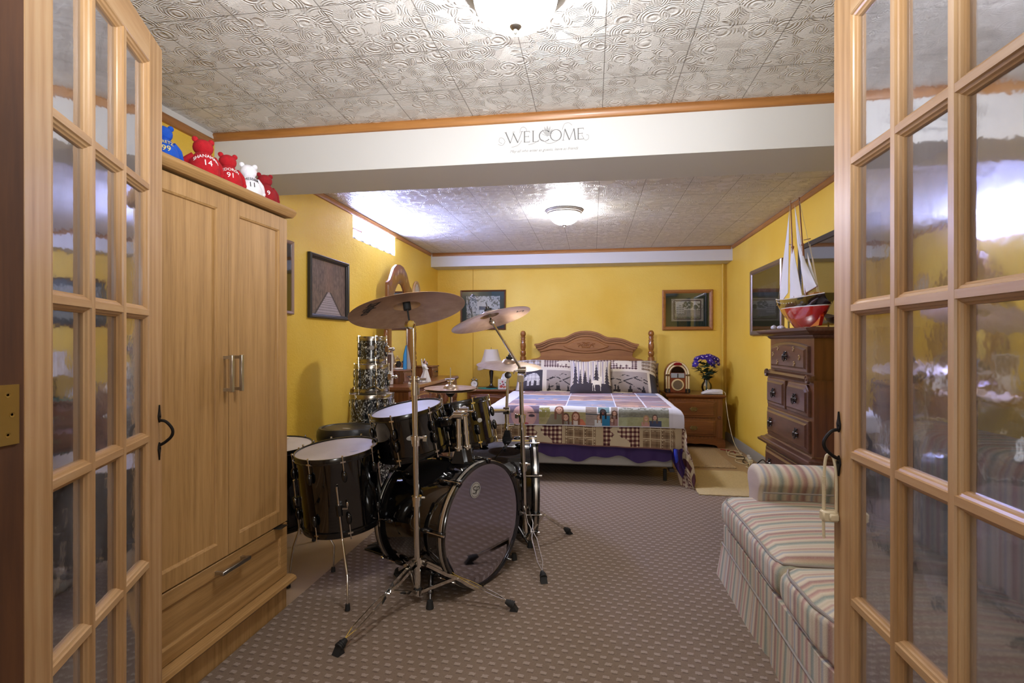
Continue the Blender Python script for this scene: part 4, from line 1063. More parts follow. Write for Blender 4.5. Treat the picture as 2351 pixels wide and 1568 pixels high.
m = MB(); m.cyl((0, 0, .18), (0, 0, .52), .0125, n=16); m.cyl((0, 0, .12), (0, 0, .36), .016, n=16); m.cyl((0, 0, .49), (0, 0, .516), .04, n=20); m.build('post', M_chrome, th)
def tripod(o, zc, zh, spread, feet, r=.0, mat=M_chrome, w=.012, footname='rubber_foot', mid=.5, fixed=None):
    """double braced stand legs; feet = local ground points, zc collar height, zh lower hub height"""
    for f in feet:
        f = Vector(f); d = Vector((f.x, f.y, 0)); L = d.length; d.normalize(); s = Vector((-d.y, d.x, 0))
        top = Vector((0, 0, zc))+d*.022; q = Vector((0, 0, 0))
        foot = Vector((f.x, f.y, f.z+.030))-d*.012
        P = lambda t: top.lerp(foot, t)
        m = MB()
        for k in (1, -1):
            w_ = w*k
            seg = [P(0)+s*w_*.9, P(.06)+s*w_*1.0, P(.30)+s*w_*1.05, P(.38)+s*w_*.35, P(.46)+s*w_*.35, P(.54)+s*w_*1.0, P(.86)+s*w_*1.0, P(.96)+s*w_*.15, P(1)+s*w_*.1]
            for a, b in zip(seg[:-1], seg[1:]):
                dd = (b-a); up = dd.cross(s).normalized()*.0072; tn = s*.0019
                m.ring_stack([[p+up+tn, p+up-tn, p-up-tn, p-up+tn] for p in (a, b)])
        for t in (.42,): m.cyl(P(t)-s*.012, P(t)+s*.012, .003, n=8)
        lg = m.build('leg', mat, o)
        m = MB(); a = P(.40); b = Vector((0, 0, zh))+d*.016
        for k in (1, -1):
            dd = (b-a); up = dd.cross(s).normalized()*.0062; tn = s*.0014; off = s*.006*k
            m.ring_stack([[p+off+up+tn, p+off+up-tn, p+off-up-tn, p+off-up+tn] for p in (a, b)])
        m.build('brace', mat, lg)
        m = MB(); ax = (foot-top).normalized(); e = foot+ax*.032
        m.cyl(foot-ax*.012, foot+ax*.004, .009, .014, n=12)
        for k in range(3): m.cyl(foot+ax*(.004+k*.008), foot+ax*(.0095+k*.008), .0155+k*.001, n=12)
        m.cyl(foot+ax*.002, foot+ax*.024, .013, .015, n=12)
        g0 = Vector((foot.x, foot.y, 0))+d*.020
        hull = [foot+ax*.022+s*.014+Vector((0, 0, .010)), foot+ax*.022-s*.014+Vector((0, 0, .010)), foot+ax*.022+s*.015-Vector((0, 0, .010)), foot+ax*.022-s*.015-Vector((0, 0, .010)), g0+s*.016+d*.022+Vector((0, 0, f.z)), g0-s*.016+d*.022+Vector((0, 0, f.z)), g0+s*.015-d*.012+Vector((0, 0, f.z)), g0-s*.015-d*.012+Vector((0, 0, f.z))]
        bm = bmesh.new()
        for v in hull: bm.verts.new(v)
        bmesh.ops.convex_hull(bm, input=bm.verts); bm.verts.index_update(); bm.verts.ensure_lookup_table()
        m.add([v.co.copy() for v in bm.verts], [[v.index for v in ff.verts] for ff in bm.faces]); bm.free()
        m.build(footname, M_rubber, lg)
tripod(th, .26, .10, .25, [(.24*math.cos(a), .24*math.sin(a), .001) for a in (.4, 2.5, 4.6)])
# --- stands
def tubes(o, secs):
    """telescoping tubes: list of (z0, z1, r, lean point)"""
    for (a, b, r) in secs:
        m = MB(); m.cyl(a, b, r, n=24); m.build('tube', M_chrome, o)
def clamp(o, p, r, ang=0., wing=True):
    m = MB(); m.cyl(p-Vector((0, 0, .022)), p+Vector((0, 0, .004)), r+.005, r+.0055, n=20); m.cyl(p+Vector((0, 0, .004)), p+Vector((0, 0, .020)), r+.008, n=20)
    d = Vector((math.cos(ang), math.sin(ang), 0))
    m.cyl(p+d*(r+.004)+Vector((0, 0, .012)), p+d*(r+.022)+Vector((0, 0, .012)), .006, n=12)
    if wing: m.box(-.002, -.004, -.016, .002+.014, .004, .010, Matrix.Translation(p+d*(r+.02)+Vector((0, 0, .012))) @ Matrix.Rotation(ang, 4, 'Z'), bev=.002)
    return m.build('height_clamp', M_chrome, o)
def at_(u, v, d): return cw((u-1175.5)/1218*d, d, CAM_H-(v-786)/1218*d)
def cymbal(name, label, M, R, mat, bellr=.055, logo=None, bow=.028):
    o = empty(name, (0, 0, 0), label=label, cat='cymbal'); o.rotation_mode = 'QUATERNION'; o.location = M.to_translation(); o.rotation_quaternion = M.to_quaternion()
    top = []; 
    for k in range(25):
        r = R-(R-.006)*k/24
        z = -bow*((r/R)**2) if r > bellr else -bow*((bellr/R)**2)
        if r <= bellr: z += .030*math.sqrt(max(0, 1-(r/bellr)**2))*.9
        top.append((r, z))
    top.insert(17, (bellr+.0005, -bow*((bellr/R)**2))); top.sort(key=lambda q: -q[0])
    prof = [(r, z-.0014) for r, z in reversed(top)] + top
    m = MB(); m.lathe(prof+[prof[0]], n=96, cap=False); m.build('cymbal_plate', mat, o)
    if logo:
        for (s, size, ang, rad, under) in logo:
            def wr(c):
                x, y = c.x, c.y
                if under: x = -x
                a = ang; 
                px = math.cos(a)*rad - math.sin(a)*x + math.cos(a)*(y if not under else y); py = math.sin(a)*rad + math.cos(a)*x + math.sin(a)*(y)
                r = math.hypot(px, py); z = -bow*(r/R)**2 + (-.0019-c.z if under else .0006+c.z)
                return Vector((px, py, z))
            text_mesh('logo_print', s, size, M_ink, o, wrapfn=wr, shear=.35, ext=.0002, offset=.0012 if size > .05 else 0)
    # felt and wing nut belong to the cymbal's seat
    return o
def felt_nut(o, M, black=True):
    m = MB()
    m.lathe([(.003, .021), (.020, .021), (.020, .034), (.004, .034)], M, 20); m.build('felt', M_rubber, o)
    m = MB(); m.lathe([(.010, .034), (.010, .046), (.004, .048)], M, 14); m.lathe([(.0032, .02), (.0032, .072)], M, 10); m.build('wing_nut', M_pewter, o)
# stand 1 (foreground, straight)
base = fl(960, 1381); dep = 2.236
c0 = Vector((base.x, base.y, 0)); 
s1 = empty('cymbal_stand', (c0.x, c0.y, G), label='tall chrome tripod cymbal stand in the foreground in front of the nearer bass drum', cat='cymbal stand')
def L1(p): return p-Vector((c0.x, c0.y, G))
top1 = L1(at_(949, 744, dep-.0)); 
bot = Vector((0, 0, .045)); k1 = bot.lerp(top1, .345); k2 = bot.lerp(top1, .57); k3 = bot.lerp(top1, .765)
tubes(s1, [(bot, k1, .0145), (k1-Vector((0, 0, .05)), k2, .0130), (k2-Vector((0, 0, .05)), k3, .0118), (k3-Vector((0, 0, .04)), top1, .0068)])
m = MB(); m.cyl(bot, bot+Vector((0, 0, .02)), .0155, n=20); m.build('end_cap', M_rubber, s1)
clamp(s1, k1, .0145, .2, False); clamp(s1, k2, .013, .1); 
m = MB(); m.cyl(k3-Vector((0, 0, .03)), k3+Vector((0, 0, .05)), .0145, n=20); m.cyl(k3+Vector((-.018, 0, .035)), k3+Vector((.02, 0, .035)), .013, n=16); m.tube([k3+Vector((.0, 0, .038)), k3+Vector((.05, 0, .038))], .0055, n=10); m.box(.006, -.004, -.03, .022, .004, .03, Matrix.Translation(k3), bev=.003); m.build('boom_clamp', M_chrome, s1)
feet1 = [fl(783, 1497), fl(1173, 1400), fl(915, 1322)]
m = MB(); m.cyl((0, 0, .155), (0, 0, .195), .0215, n=20)
for f in feet1:
    d = L1(f); d.z = 0; d.normalize(); s = Vector((-d.y, d.x, 0))
    for k in (1, -1): m.box(.008, -.0015, -.018, .034, .0015, .008, Matrix.Translation(Vector((0, 0, .178))+s*k*.009) @ Matrix.Rotation(math.atan2(d.y, d.x), 4, 'Z'))
m.build('leg_collar', M_chrome, s1); MB().cyl((0, 0, .03), (0, 0, .055), .020, n=20).build('brace_collar', M_chrome, s1)
tripod(s1, .175, .045, .3, [L1(f)-Vector((0, 0, L1(f).z)) for f in feet1], w=.013)
# tilter and cymbal 1
n1 = (-.185, .205, .96)
MC1 = camM(934, 701, 2.236, n1)
tl = L1(MC1 @ Vector((0, 0, -.085)))
m = MB(); m.cyl(top1-Vector((0, 0, .028)), top1+Vector((0, 0, .006)), .010, n=16)
m.lathe([(.010, -.012), (.019, -.010), (.019, .010), (.010, .012)], Matrix.Translation(tl) @ Matrix.Rotation(PI/2, 4, 'Y') @ Matrix.Rotation(.6, 4, 'X'), 24)
m.cyl(top1, tl, .008, n=12); m.build('tilter', M_brass if False else M_chrome, s1)
m = MB(); m.cyl(tl, L1(MC1 @ Vector((0, 0, .03))), .0036, n=10); m.cyl(L1(MC1 @ Vector((0, 0, -.02))), L1(MC1 @ Vector((0, 0, .015))), .016, n=18); m.build('spindle', M_rubber, s1)
cy1 = cymbal('ride_cymbal', 'largest cymbal, brown bronze, its underside seen on the tall foreground stand', MC1, .243, M_bronze, .058, [('Zildjian', .055, math.radians(206), .165, True)])
# stand 2 (boom)
b2p = fl(1206, 1247); c0b = Vector((b2p.x, b2p.y, 0)); d2 = 2.86
s2 = empty('cymbal_stand', (c0b.x, c0b.y, G), label='chrome boom cymbal stand right of the bass drums with slanting arm', cat='cymbal stand')
def L2(p): return p-Vector((c0b.x, c0b.y, G))
top2 = L2(at_(1196, 862, d2)); bot = Vector((0, 0, .04))
q1 = bot.lerp(top2, .44); q2 = bot.lerp(top2, .74)
tubes(s2, [(bot, q1, .0145), (q1-Vector((0, 0, .05)), q2, .0128), (q2-Vector((0, 0, .05)), top2, .0112)])
clamp(s2, q1, .0145, .3, False); clamp(s2, q2, .013, 2.6)
f2a = fl(1247, 1334); f2b = fl(1303, 1226); f2c = c0b*3-f2a-f2b; f2c = c0b+(f2c-c0b).normalized()*.30; f2c.z = 0
m = MB(); m.cyl((0, 0, .20), (0, 0, .235), .0205, n=20); m.build('leg_collar', M_chrome, s2); MB().cyl((0, 0, .025), (0, 0, .05), .019, n=20).build('brace_collar', M_chrome, s2)
tripod(s2, .215, .04, .3, [L2(f)-Vector((0, 0, L2(f).z)) for f in (f2a, f2b, f2c)], w=.013)
pe = L2(at_(1130, 740, 2.78)); pb = L2(at_(1198, 850, d2))
m = MB(); m.ring_stack([[top2+Vector((sx*.016, sy*.014, z)) for sx, sy in ((-1, -1), (1, -1), (1, 1), (-1, 1))] for z in (-.035, .0)]); m.cyl(pb-Vector((.02, 0, 0)), pb+Vector((.022, 0, 0)), .020, n=20); m.tube([pb+Vector((-.02, -.01, 0)), pb+Vector((-.038, -.014, -.004)), pb+Vector((-.042, -.014, -.02))], .005, n=8); m.build('boom_clamp', M_chrome, s2)
m = MB(); m.cyl(pb+(pb-pe).normalized()*.03, pb.lerp(pe, .62), .0082, n=16); m.cyl(pb.lerp(pe, .6), pe, .0066, n=14); m.build('boom_arm', M_chrome, s2)
n2 = (-.275, .15, .95)
MC2 = camM(1124, 724, 2.76, n2)
m = MB(); m.lathe([(.009, -.011), (.015, -.009), (.015, .009), (.009, .011)], Matrix.Translation(pe) @ Matrix.Rotation(PI/2, 4, 'X'), 20); m.cyl(pe, L2(MC2 @ Vector((0, 0, -.02))), .0055, n=10); m.build('tilter', M_chrome, s2)
m = MB(); m.cyl(pe, L2(MC2 @ Vector((0, 0, .022))), .0034, n=10); m.build('spindle', M_steel, s2); 
cy2 = cymbal('crash_cymbal', 'slanted bronze cymbal on the boom arm in front of the teal mounted print', MC2, .212, M_bronze2, .05, [('Z', .05, math.radians(10), .16, True)])
felt_nut(cy2, Matrix())
# crash on arm from the second bass drum
o3 = at_(1165, 1012, 3.20)
s3 = empty('cymbal_holder', (o3.x, o3.y, .272*2+bz-.002), label='chrome cymbal and tom arm standing on top of the farther bass drum', cat='cymbal stand')
def L3(p): return p-Vector(s3.location)
t3 = L3(at_(1167, 850, 3.2)); j3 = L3(at_(1163, 943, 3.2))
m = MB(); m.ring_stack([[Vector((sx*a, sy*b, z)) for sx, sy in ((-1, -1), (1, -1), (1, 1), (-1, 1))] for a, b, z in ((.028, .024, -.012), (.026, .022, .006), (.014, .013, .05))]); m.build('mount_base', M_blackp, s3)
m = MB(); m.cyl((0, 0, .0), j3, .0118, n=18); m.cyl(j3, t3.lerp(j3, .25), .0088, n=16); m.cyl(t3.lerp(j3, .3), t3, .0066, n=12); m.build('tube', M_chrome, s3)
m = MB(); m.cyl(j3+Vector((-.018, 0, 0)), j3+Vector((.018, 0, 0)), .022, n=20); m.build('arm_clamp', M_chrome, s3); m = MB(); m.cyl(j3.lerp(Vector((0, 0, 0)), .55)-Vector((0, 0, .014)), j3.lerp(Vector((0, 0, 0)), .55)+Vector((0, 0, .014)), .017, n=18); m.tube([j3*.45, j3*.45+Vector((.045, -.01, 0)), j3*.45+Vector((.05, -.01, .015))], .005, n=8); m.build('clamp', M_chrome, s3)
tt = t3.lerp(j3, .12); m = MB(); m.lathe([(.010, -.011), (.020, -.009), (.020, .009), (.010, .011)], Matrix.Translation(tt) @ Matrix.Rotation(PI/2, 4, 'X'), 22); m.build('tilter', M_pewter, s3)
arm_end = at_(1126, 944, 2.96)
m = MB(); m.cyl(j3, L3(arm_end), .0095, n=16); m.build('tom_arm', M_chrome, s3)
MC3 = camM(1169, 832, 3.2, (.05, -.115, .99))
m = MB(); m.cyl(t3, L3(MC3 @ Vector((0, 0, .03))), .0035, n=10); m.build('spindle', M_steel, s3)
cy3 = cymbal('crash_cymbal', 'pale bronze cymbal lying nearly level in front of the bedside lamp', MC3, .196, M_bronze2, .045, bow=.022)
felt_nut(cy3, Matrix())
# hi-hat
hp = cw((1034-1175.5)/1218*3.36, 3.36)
hh = empty('hi_hat_stand', (hp.x, hp.y, G), label='chrome hi-hat stand behind the tilted rack tom', cat='cymbal stand')
hz = CAM_H-(893-786)/1218*3.36-G
m = MB(); m.cyl((0, 0, .06), (0, 0, .45), .0135, n=18); m.cyl((0, 0, .4), (0, 0, hz-.03), .0115, n=18); m.build('tube', M_chrome, hh)
m = MB(); m.cyl((0, 0, hz-.04), (0, 0, hz+.135), .0032, n=10); m.build('pull_rod', M_chrome, hh)
m = MB(); m.lathe([(.010, hz-.052), (.030, hz-.030), (.032, hz-.014), (.004, hz-.010)], n=24); m.build('seat_cup', M_rubber, hh)
m = MB(); m.lathe([(.008, hz+.025), (.013, hz+.030), (.013, hz+.045), (.024, hz+.052), (.024, hz+.058), (.006, hz+.06)], n=20); m.cyl((-.035, 0, hz+.062), (.03, 0, hz+.062), .005, n=8); m.build('clutch', M_chrome, hh)
tripod(hh, .22, .06, .25, [(.26*math.cos(a), .26*math.sin(a), 0) for a in (1.0, 2.7, 4.5)])
m = MB(); m.box(-.045, -.05, .004, .045, -.30, .012, bev=.002, M=Matrix.Rotation(2.2, 4, 'Z') @ Matrix.Rotation(-.12, 4, 'X') @ Matrix.Translation((0, 0, .035))); m.build('footboard', M_pewter, hh)
for s, lab in ((1, 'upper bronze hi-hat cymbal in front of the dresser drawers'), (-1, 'lower bronze hi-hat cymbal directly beneath the upper one')):
    Mh = Matrix.Translation((hp.x, hp.y, G+hz+(.006 if s > 0 else -.006))) @ Matrix.Rotation(.025, 4, 'X') @ (Matrix() if s > 0 else Matrix.Rotation(PI, 4, 'X'))
    cymbal('hi_hat_cymbal', lab, Mh, .165, M_bronze2, .045, bow=.012)
# bass pedal behind the nearer bass drum
pp = cw(-.57, 2.76); ang = math.atan2(*(cw(-.814, .58).yx))
pd = empty('bass_drum_pedal', (pp.x, pp.y, G), rz=ang, label='black and steel bass drum pedal clamped behind the nearer bass drum', cat='drum pedal')
m = MB(); m.box(-.02, -.045, .0, .25, .045, .008, bev=.002); m.build('base_plate', M_pewter, pd)
m = MB(); m.box(.0, -.035, -.003, .24, .035, .003, Matrix.Translation((.01, 0, .09)) @ Matrix.Rotation(.30, 4, 'Y'), bev=.002); m.build('footboard', M_rubber, pd)
m = MB()
for s in (1, -1): m.box(-.005, s*.05-.006, 0, .012, s*.05+.006, .20, bev=.003)
m.cyl((.003, -.06, .195), (.003, .06, .195), .007, n=12); m.build('post', M_steel, pd)
m = MB(); m.tube([(.003, 0, .195), (-.01, 0, .30)], .004, n=8); m.cyl((-.035, 0, .30), (.01, 0, .305), .022, n=16); m.build('beater', M_rubber, pd)
m = MB(); m.tube([(.14, .0, .012), (.19, -.06, .012), (.20, -.10, .02), (.24, -.12, .008), (.27, -.16, .012)], .004, n=8); lg = m.build('stabiliser_rod', M_steel, pd)
m = MB(); m.cyl((.262, -.15, .012), (.285, -.175, .012), .011, n=12); m.build('rubber_foot', M_rubber, lg)
# --- pearl drums stacked by the wall
sx, sy = -1.575, 3.63
fq = FR+math.radians(24)
def pearl(label, z1, R, H, badge, nl=6, rot=0., dx=0, dy=0, sc=1):
    M = Matrix.Translation((sx+dx, sy+dy, z1)) @ Matrix.Rotation(rot, 4, 'Z')
    o = drum('pearl_drum', label, 'drum', M, R, H, M_pearl, M_duller, .004, nl, M_duller, M_drumhead, badge, fq-rot+.25, hoop_h=.020, lugshape='small')
    return o
pr1 = pearl('smallest black pearl tom, topmost of the drum stack by the left wall', 1.166, .098, .178, ('', fq, -.075, .017, .017), 5)
pr2 = pearl('black pearl tom with long bracket, second from the top of the stack', .967, .117, .190, None, 6)
pr3 = pearl('wide chrome rimmed black pearl drum, third in the stack from the top', .757, .150, .28, None, 6)
pr4 = pearl('black pearl floor drum at the bottom of the stack, seen between the floor toms', .457, .165, .42, None, 8)
for o in (pr4,):
    for k in range(3):
        a = .9+k*2.1; g = MB(); g.cyl((math.cos(a)*.185, math.sin(a)*.185, -.30), (math.cos(a)*.185, math.sin(a)*.185, -.456), .005, n=10); g.box(.165, -.01, -.34, .19, .01, -.28, Matrix.Rotation(a, 4, 'Z'), bev=.003); g.build('leg', M_chrome, o)
m = MB(); m.tube([Matrix.Rotation(fq+.1, 3, 'Z') @ Vector((.122, x, z)) for x, z in ((-.005, -.07), (-.006, -.09), (.012, -.09), (.013, -.14), (.006, -.145), (-.004, -.14), (-.005, -.07))], .004, n=8)
for s in (1, -1): m.tube([Matrix.Rotation(fq+.1, 3, 'Z') @ Vector((.124, x, z)) for x, z in ((.004, -.145), (s*.02, -.155), (s*.05, -.172))], [.009, .006, .004], n=8, smooth=3)
m.build('bracket', M_brass, pr2)
for o, R_ in ((pr1, .098), (pr2, .117), (pr3, .15)):
    a = fq+1.25; d = Vector((math.cos(a), math.sin(a), 0)); m = MB(); m.box(R_, -.016, -.11, R_+.03, .016, -.06, Matrix.Rotation(a, 4, 'Z'), bev=.004); m.cyl(d*(R_+.028)+Vector((0, 0, -.085)), d*(R_+.055)+Vector((0, 0, -.085)), .010, n=12); m.ell(d*(R_+.06)+Vector((0, 0, -.085)), .014, n=10, m=6); m.build('mount_bracket', M_chrome, o)
# ------------------------------------------------------------------ bed
BX = -.078
bed = empty('bed', (BX, 6.40, 0), label='honey oak bed with arched carved headboard and turned posts against the back wall', cat='bed')
half = [(0, 1.257), (.06, 1.254), (.125, 1.239), (.175, 1.216), (.211, 1.196), (.25, 1.180), (.287, 1.176), (.33, 1.176), (.363, 1.172), (.41, 1.163), (.45, 1.150), (.49, 1.131), (.526, 1.115), (.56, 1.105), (.602, 1.10)]
low = [(.600, 1.062), (.585, 1.049), (.570, 1.03), (.553, 1.012), (.545, .99), (.542, .968), (.558, .952), (.591, .938), (.645, .930), (.67, .918), (.688, .903), (.71, .885), (.732, .871), (.745, .855), (.745, .45)]
R_ = half+low; poly = [(x, z) for x, z in R_] + [(-x, z) for x, z in reversed(R_[1:])]
m = MB(); m.prism(poly, -.0125, .0125, chamfer=.003); m.build('headboard_panel', M_head, bed)
def band(o0, o1, y0, y1, nm, xs=1.):
    top = [(x, z-o0) for x, z in half]; bot = [(x*(1-.0), z-o1) for x, z in half]
    P = [(-x, z) for x, z in reversed(top[1:])]+top; Q = [(-x, z) for x, z in reversed(bot[1:])]+bot
    m = MB(); n = len(P)
    rings = [[Vector((P[i][0]*xs, yy, P[i][1] if k == 0 else Q[i][1])) for i in range(n) ] for k, yy in ((0, y1), (0, y0), (1, y0), (1, y1))]
    m.ring_stack(rings, cap=False, closed=False)
    for i in (0, n-1): m.add([r[i] for r in rings], [(0, 1, 2, 3)])
    return m.build(nm, M_head, bed)
band(-.012, .012, -.050, -.012, 'crown_moulding', 1.02); band(.012, .030, -.038, -.012, 'crown_moulding', 1.0); band(.036, .055, -.030, -.012, 'crown_moulding', .97)
up = [(x*.93, z-.058) for x, z in half]; wav = [(.545, 1.012), (.50, 1.022), (.44, 1.036), (.40, 1.042), (.34, 1.044), (.29, 1.040), (.24, 1.026), (.18, 1.012), (.12, 1.004), (.06, 1.0), (0, .998)]
P = up+wav; poly = P+[(-x, z) for x, z in reversed(P[1:-1])]
m = MB(); m.prism(poly, -.026, -.012, chamfer=.006); m.build('raised_panel', M_head, bed)
arcp = [(.0, 1.168), (.07, 1.164), (.13, 1.150), (.18, 1.126), (.22, 1.100), (.27, 1.088), (.26, 1.074), (.20, 1.052), (.13, 1.034), (.06, 1.026), (0, 1.024)]
poly = arcp+[(-x, z) for x, z in reversed(arcp[1:-1])]
m = MB(); m.prism(poly, -.033, -.024, chamfer=.007); m.build('raised_panel', M_head, bed)
m = MB(); cz = 1.098
def sc(pts, r=.0055):
    for s in (1, -1): m.tube([(s*x, -.034, cz+z) for x, z in pts], r, n=6, smooth=4)
sc([(0, -.026), (.02, -.03), (.042, -.022), (.052, -.004), (.044, .012), (.030, .012), (.026, .0), (.034, -.006)]); sc([(.052, -.004), (.068, .002), (.085, -.006), (.088, -.018), (.08, -.02)]); sc([(.06, .004), (.075, .016), (.092, .012), (.106, .018)], .004)
sc([(0, .02), (.016, .028), (.03, .026), (.042, .034)]); sc([(0, .004), (.014, .012), (.012, -.004), (0, -.012)]); sc([(.01, -.03), (.022, -.018), (.034, -.03), (.05, -.028)], .004)
m.ell((0, -.036, cz), (.012, .006, .012), n=12, m=6); m.build('carved_ornament', M_head, bed)
prof = [(.001, 1.272), (.016, 1.27), (.029, 1.255), (.034, 1.238), (.033, 1.222), (.026, 1.206), (.022, 1.200), (.030, 1.196), (.031, 1.188), (.024, 1.184), (.027, 1.176), (.026, 1.160), (.031, 1.153), (.031, 1.146), (.026, 1.140), (.029, 1.128), (.034, 1.10), (.034, 1.075), (.028, 1.045), (.024, 1.034), (.031, 1.028), (.036, 1.010), (.036, .99), (.029, .972), (.025, .965), (.036, .955), (.039, .93), (.040, .90), (.040, .0), (.001, 0)]
for s in (1, -1):
    m = MB(); m.lathe(prof, Matrix.Translation((s*.757, 0, 0)), 28); m.build('bed_post', M_headz, bed)
for s in (1, -1):
    m = MB(); m.box(s*.70-.018, -2.05, .10, s*.70+.018, -.01, .126); m.build('side_rail', M_pewter, bed)
    for y in (-1.95, -.9):
        g = MB(); g.cyl((s*.66, y, .0), (s*.66, y, .10), .016, n=10); g.build('leg', M_rubber, bed)
def soft_block(name, x0, x1, y0, y1, z0, z1, mat, label, cat, bev=.03):
    m = MB(); m.box(x0, y0, z0, x1, y1, z1, bev=bev); o = m.build(name, mat); tag(o, label, cat); return o
soft_block('box_spring', BX-.73, BX+.715, 4.385, 6.36, .127, .335, M_ticking, 'grey fabric box spring showing beneath the purple sheet of the bed', 'box spring', .012)
soft_block('mattress', BX-.73, BX+.715, 4.36, 6.36, .336, .575, M_fitted, 'thick mattress under the patchwork comforter', 'mattress', .03)
# draping helper : s runs across the bed, t along it towards the foot
def drape(s, t, top, hw, tf, lift=0, r=.05, wr=0.012, sx=BX):
    def D(q):                              # q beyond the edge -> (inset, drop)
        if q <= 0: return 0., 0.
        if q < r*PI/2: a = q/r; return r*math.sin(a), r*(1-math.cos(a))
        return r, r+(q-r*PI/2)
    ax, dx = D(abs(s)-(hw-r)); ay, dy = D(t-(tf-r))
    X = (min(abs(s), hw-r)+ax)*(1 if s > 0 else -1); Y = min(t, tf-r)+ay
    both = min(dx, dy)
    dz = (dx**3+dy**3)**(1/3) if both > 0 else max(dx, dy)
    z = top-dz
    fold = (fbm(s*5+3, t*5, 4)-.5)
    k = min(1, dz*3)
    if dz > .03: X += (1 if s > 0 else -1)*(.012*math.sin(t*26+3*fold)*min(1, dx*4)); Y += .010*math.sin(s*21+4*fold)*min(1, dy*5)
    X += (1 if s > 0 else -1)*(.18*both+.03*dx); Y += .22*both+.04*dy
    z += wr*fold*(1-k)
    z = max(z, .012+.004*math.sin(s*60))
    return Vector((sx+X, 5.98-Y, z+lift))
# purple sheet hanging at the foot
def pf(u, v):
    s = -.745+1.50*u; L = .335+.018*math.sin(u*17)+.012*math.sin(u*41+1); 
    z = .575-(L*v*1.18 if v > 0 else 0)
    yy = 4.353 - .008*math.sin(u*38+2*math.sin(u*9))*v - .003*math.sin(u*90)*v
    return Vector((BX+s, yy, z+.012))
lowhem = painted('purple_sheet', pf, lambda u, v: '#3b2360', 120, 14, M_purple, backfn=lambda u, v: pf(u, v)+Vector((0, .006, 0)))
tag(lowhem, 'deep purple sheet hanging over the foot end of the box spring', 'sheet')
m = MB(); m.grid(lambda u, v: Vector((.62+.075*u+.03*v-.02*math.sin(v*3), 4.27+.02*math.sin(u*9)-.01*v, .30-.22*v*(1-.55*abs(u-.5)))), 10, 12)
m.grid(lambda u, v: Vector((.62+.075*u+.03*v-.02*math.sin(v*3), 4.276+.02*math.sin(u*9)-.01*v, .30-.22*v*(1-.55*abs(u-.5)))), 10, 12, True)
tag(m.build('sheet_corner', M_purple), 'purple sheet corner hanging by the right foot of the bed', 'sheet')
m = MB(); m.tube([(.635, 4.262, .30), (.638, 4.25, .26), (.644, 4.25, .22), (.640, 4.255, .195)], [.013, .015, .013, .005], n=10, smooth=4)
tag(m.build('blue_cloth', M_blue), 'bright blue cloth roll poking out under the comforter at the bed corner', 'cloth')
# silhouettes
MOOSE = [(0, .0), (0, .28), (.1, .42), (.2, .5), (.14, .56), (.02, .60), (.0, .68), (.1, .74), (.16, .82), (.08, .9), (.12, 1), (.2, .88), (.26, .98), (.3, .84), (.36, 1), (.42, .84), (.5, .95), (.5, .8), (.44, .7), (.36, .62), (.42, .52), (.55, .42), (.8, .38), (.98, .28), (1, 0)]
BEAR = [(.0, .45), (.04, .62), (.12, .72), (.16, .86), (.22, .8), (.32, .88), (.42, .92), (.6, .98), (.8, .9), (.95, .66), (1, .4), (.96, .0), (.8, .0), (.78, .3), (.66, .34), (.62, .0), (.46, 0), (.46, .32), (.36, .3), (.34, .0), (.2, .0), (.22, .4), (.12, .38), (.06, .36)]
DEER = [(.02, .62), (.14, .66), (.5, .64), (.6, .72), (.66, .84), (.62, .88), (.55, .9), (.55, .98), (.6, .94), (.66, .93), (.66, 1), (.72, .93), (.8, .96), (.84, .9), (.78, .86), (.88, .82), (.84, .77), (.78, .76), (.76, .62), (.72, .48), (.72, .3), (.68, .0), (.63, .0), (.65, .3), (.58, .36), (.3, .38), (.22, .3), (.26, .0), (.2, .0), (.15, .3), (.1, .42), (.06, .0), (.01, .0), (.05, .4), (.04, .56)]
def tree(x, y, cx, w, h, b=0):
    if not (b < y < b+h): return False
    k = (y-b)/h; k2 = (k*7) % 1; return abs(x-cx) < w*(1-k)*(.45+.55*(1-k2))
def gingham(x, y, c=.017, a='#42181d', b='#d3c7a8', md='#856058'):
    i, j = int(math.floor(x/c)) % 2, int(math.floor(y/c)) % 2
    return a if i and j else (md if i or j else b)
def plaid(x, y, base='#8c7459', l1='#c9bb9b', l2='#6b5540', p=.075):
    a, b = (x/p) % 1, (y/p) % 1
    if a < .09 or b < .09: return l1
    if .2 < a < .26 or .2 < b < .26: return l1 if hsh(int(a*9), int(b*9)) > .4 else l2
    if .55 < a < .8 or .55 < b < .8: return l2 if .55 < a < .8 and .55 < b < .8 else '#7d664d'
    return base
def mountains(a, b):
    c = lerpc('#8c8078', '#9b8f88', b)
    for (cx, pk) in ((.25, .62), (.5, .8), (.78, .7)):
        if abs(b-(pk-abs(a-cx)*.9)) < .03 and vnoise(a*20, b*20) > .4: return lin('#2a2425')
    for cx in (.08, .3, .36, .62, .9):
        if tree(a, b, cx, .06, .26): return lin('#2a2425')
    return c
TAN = '#b5a486'
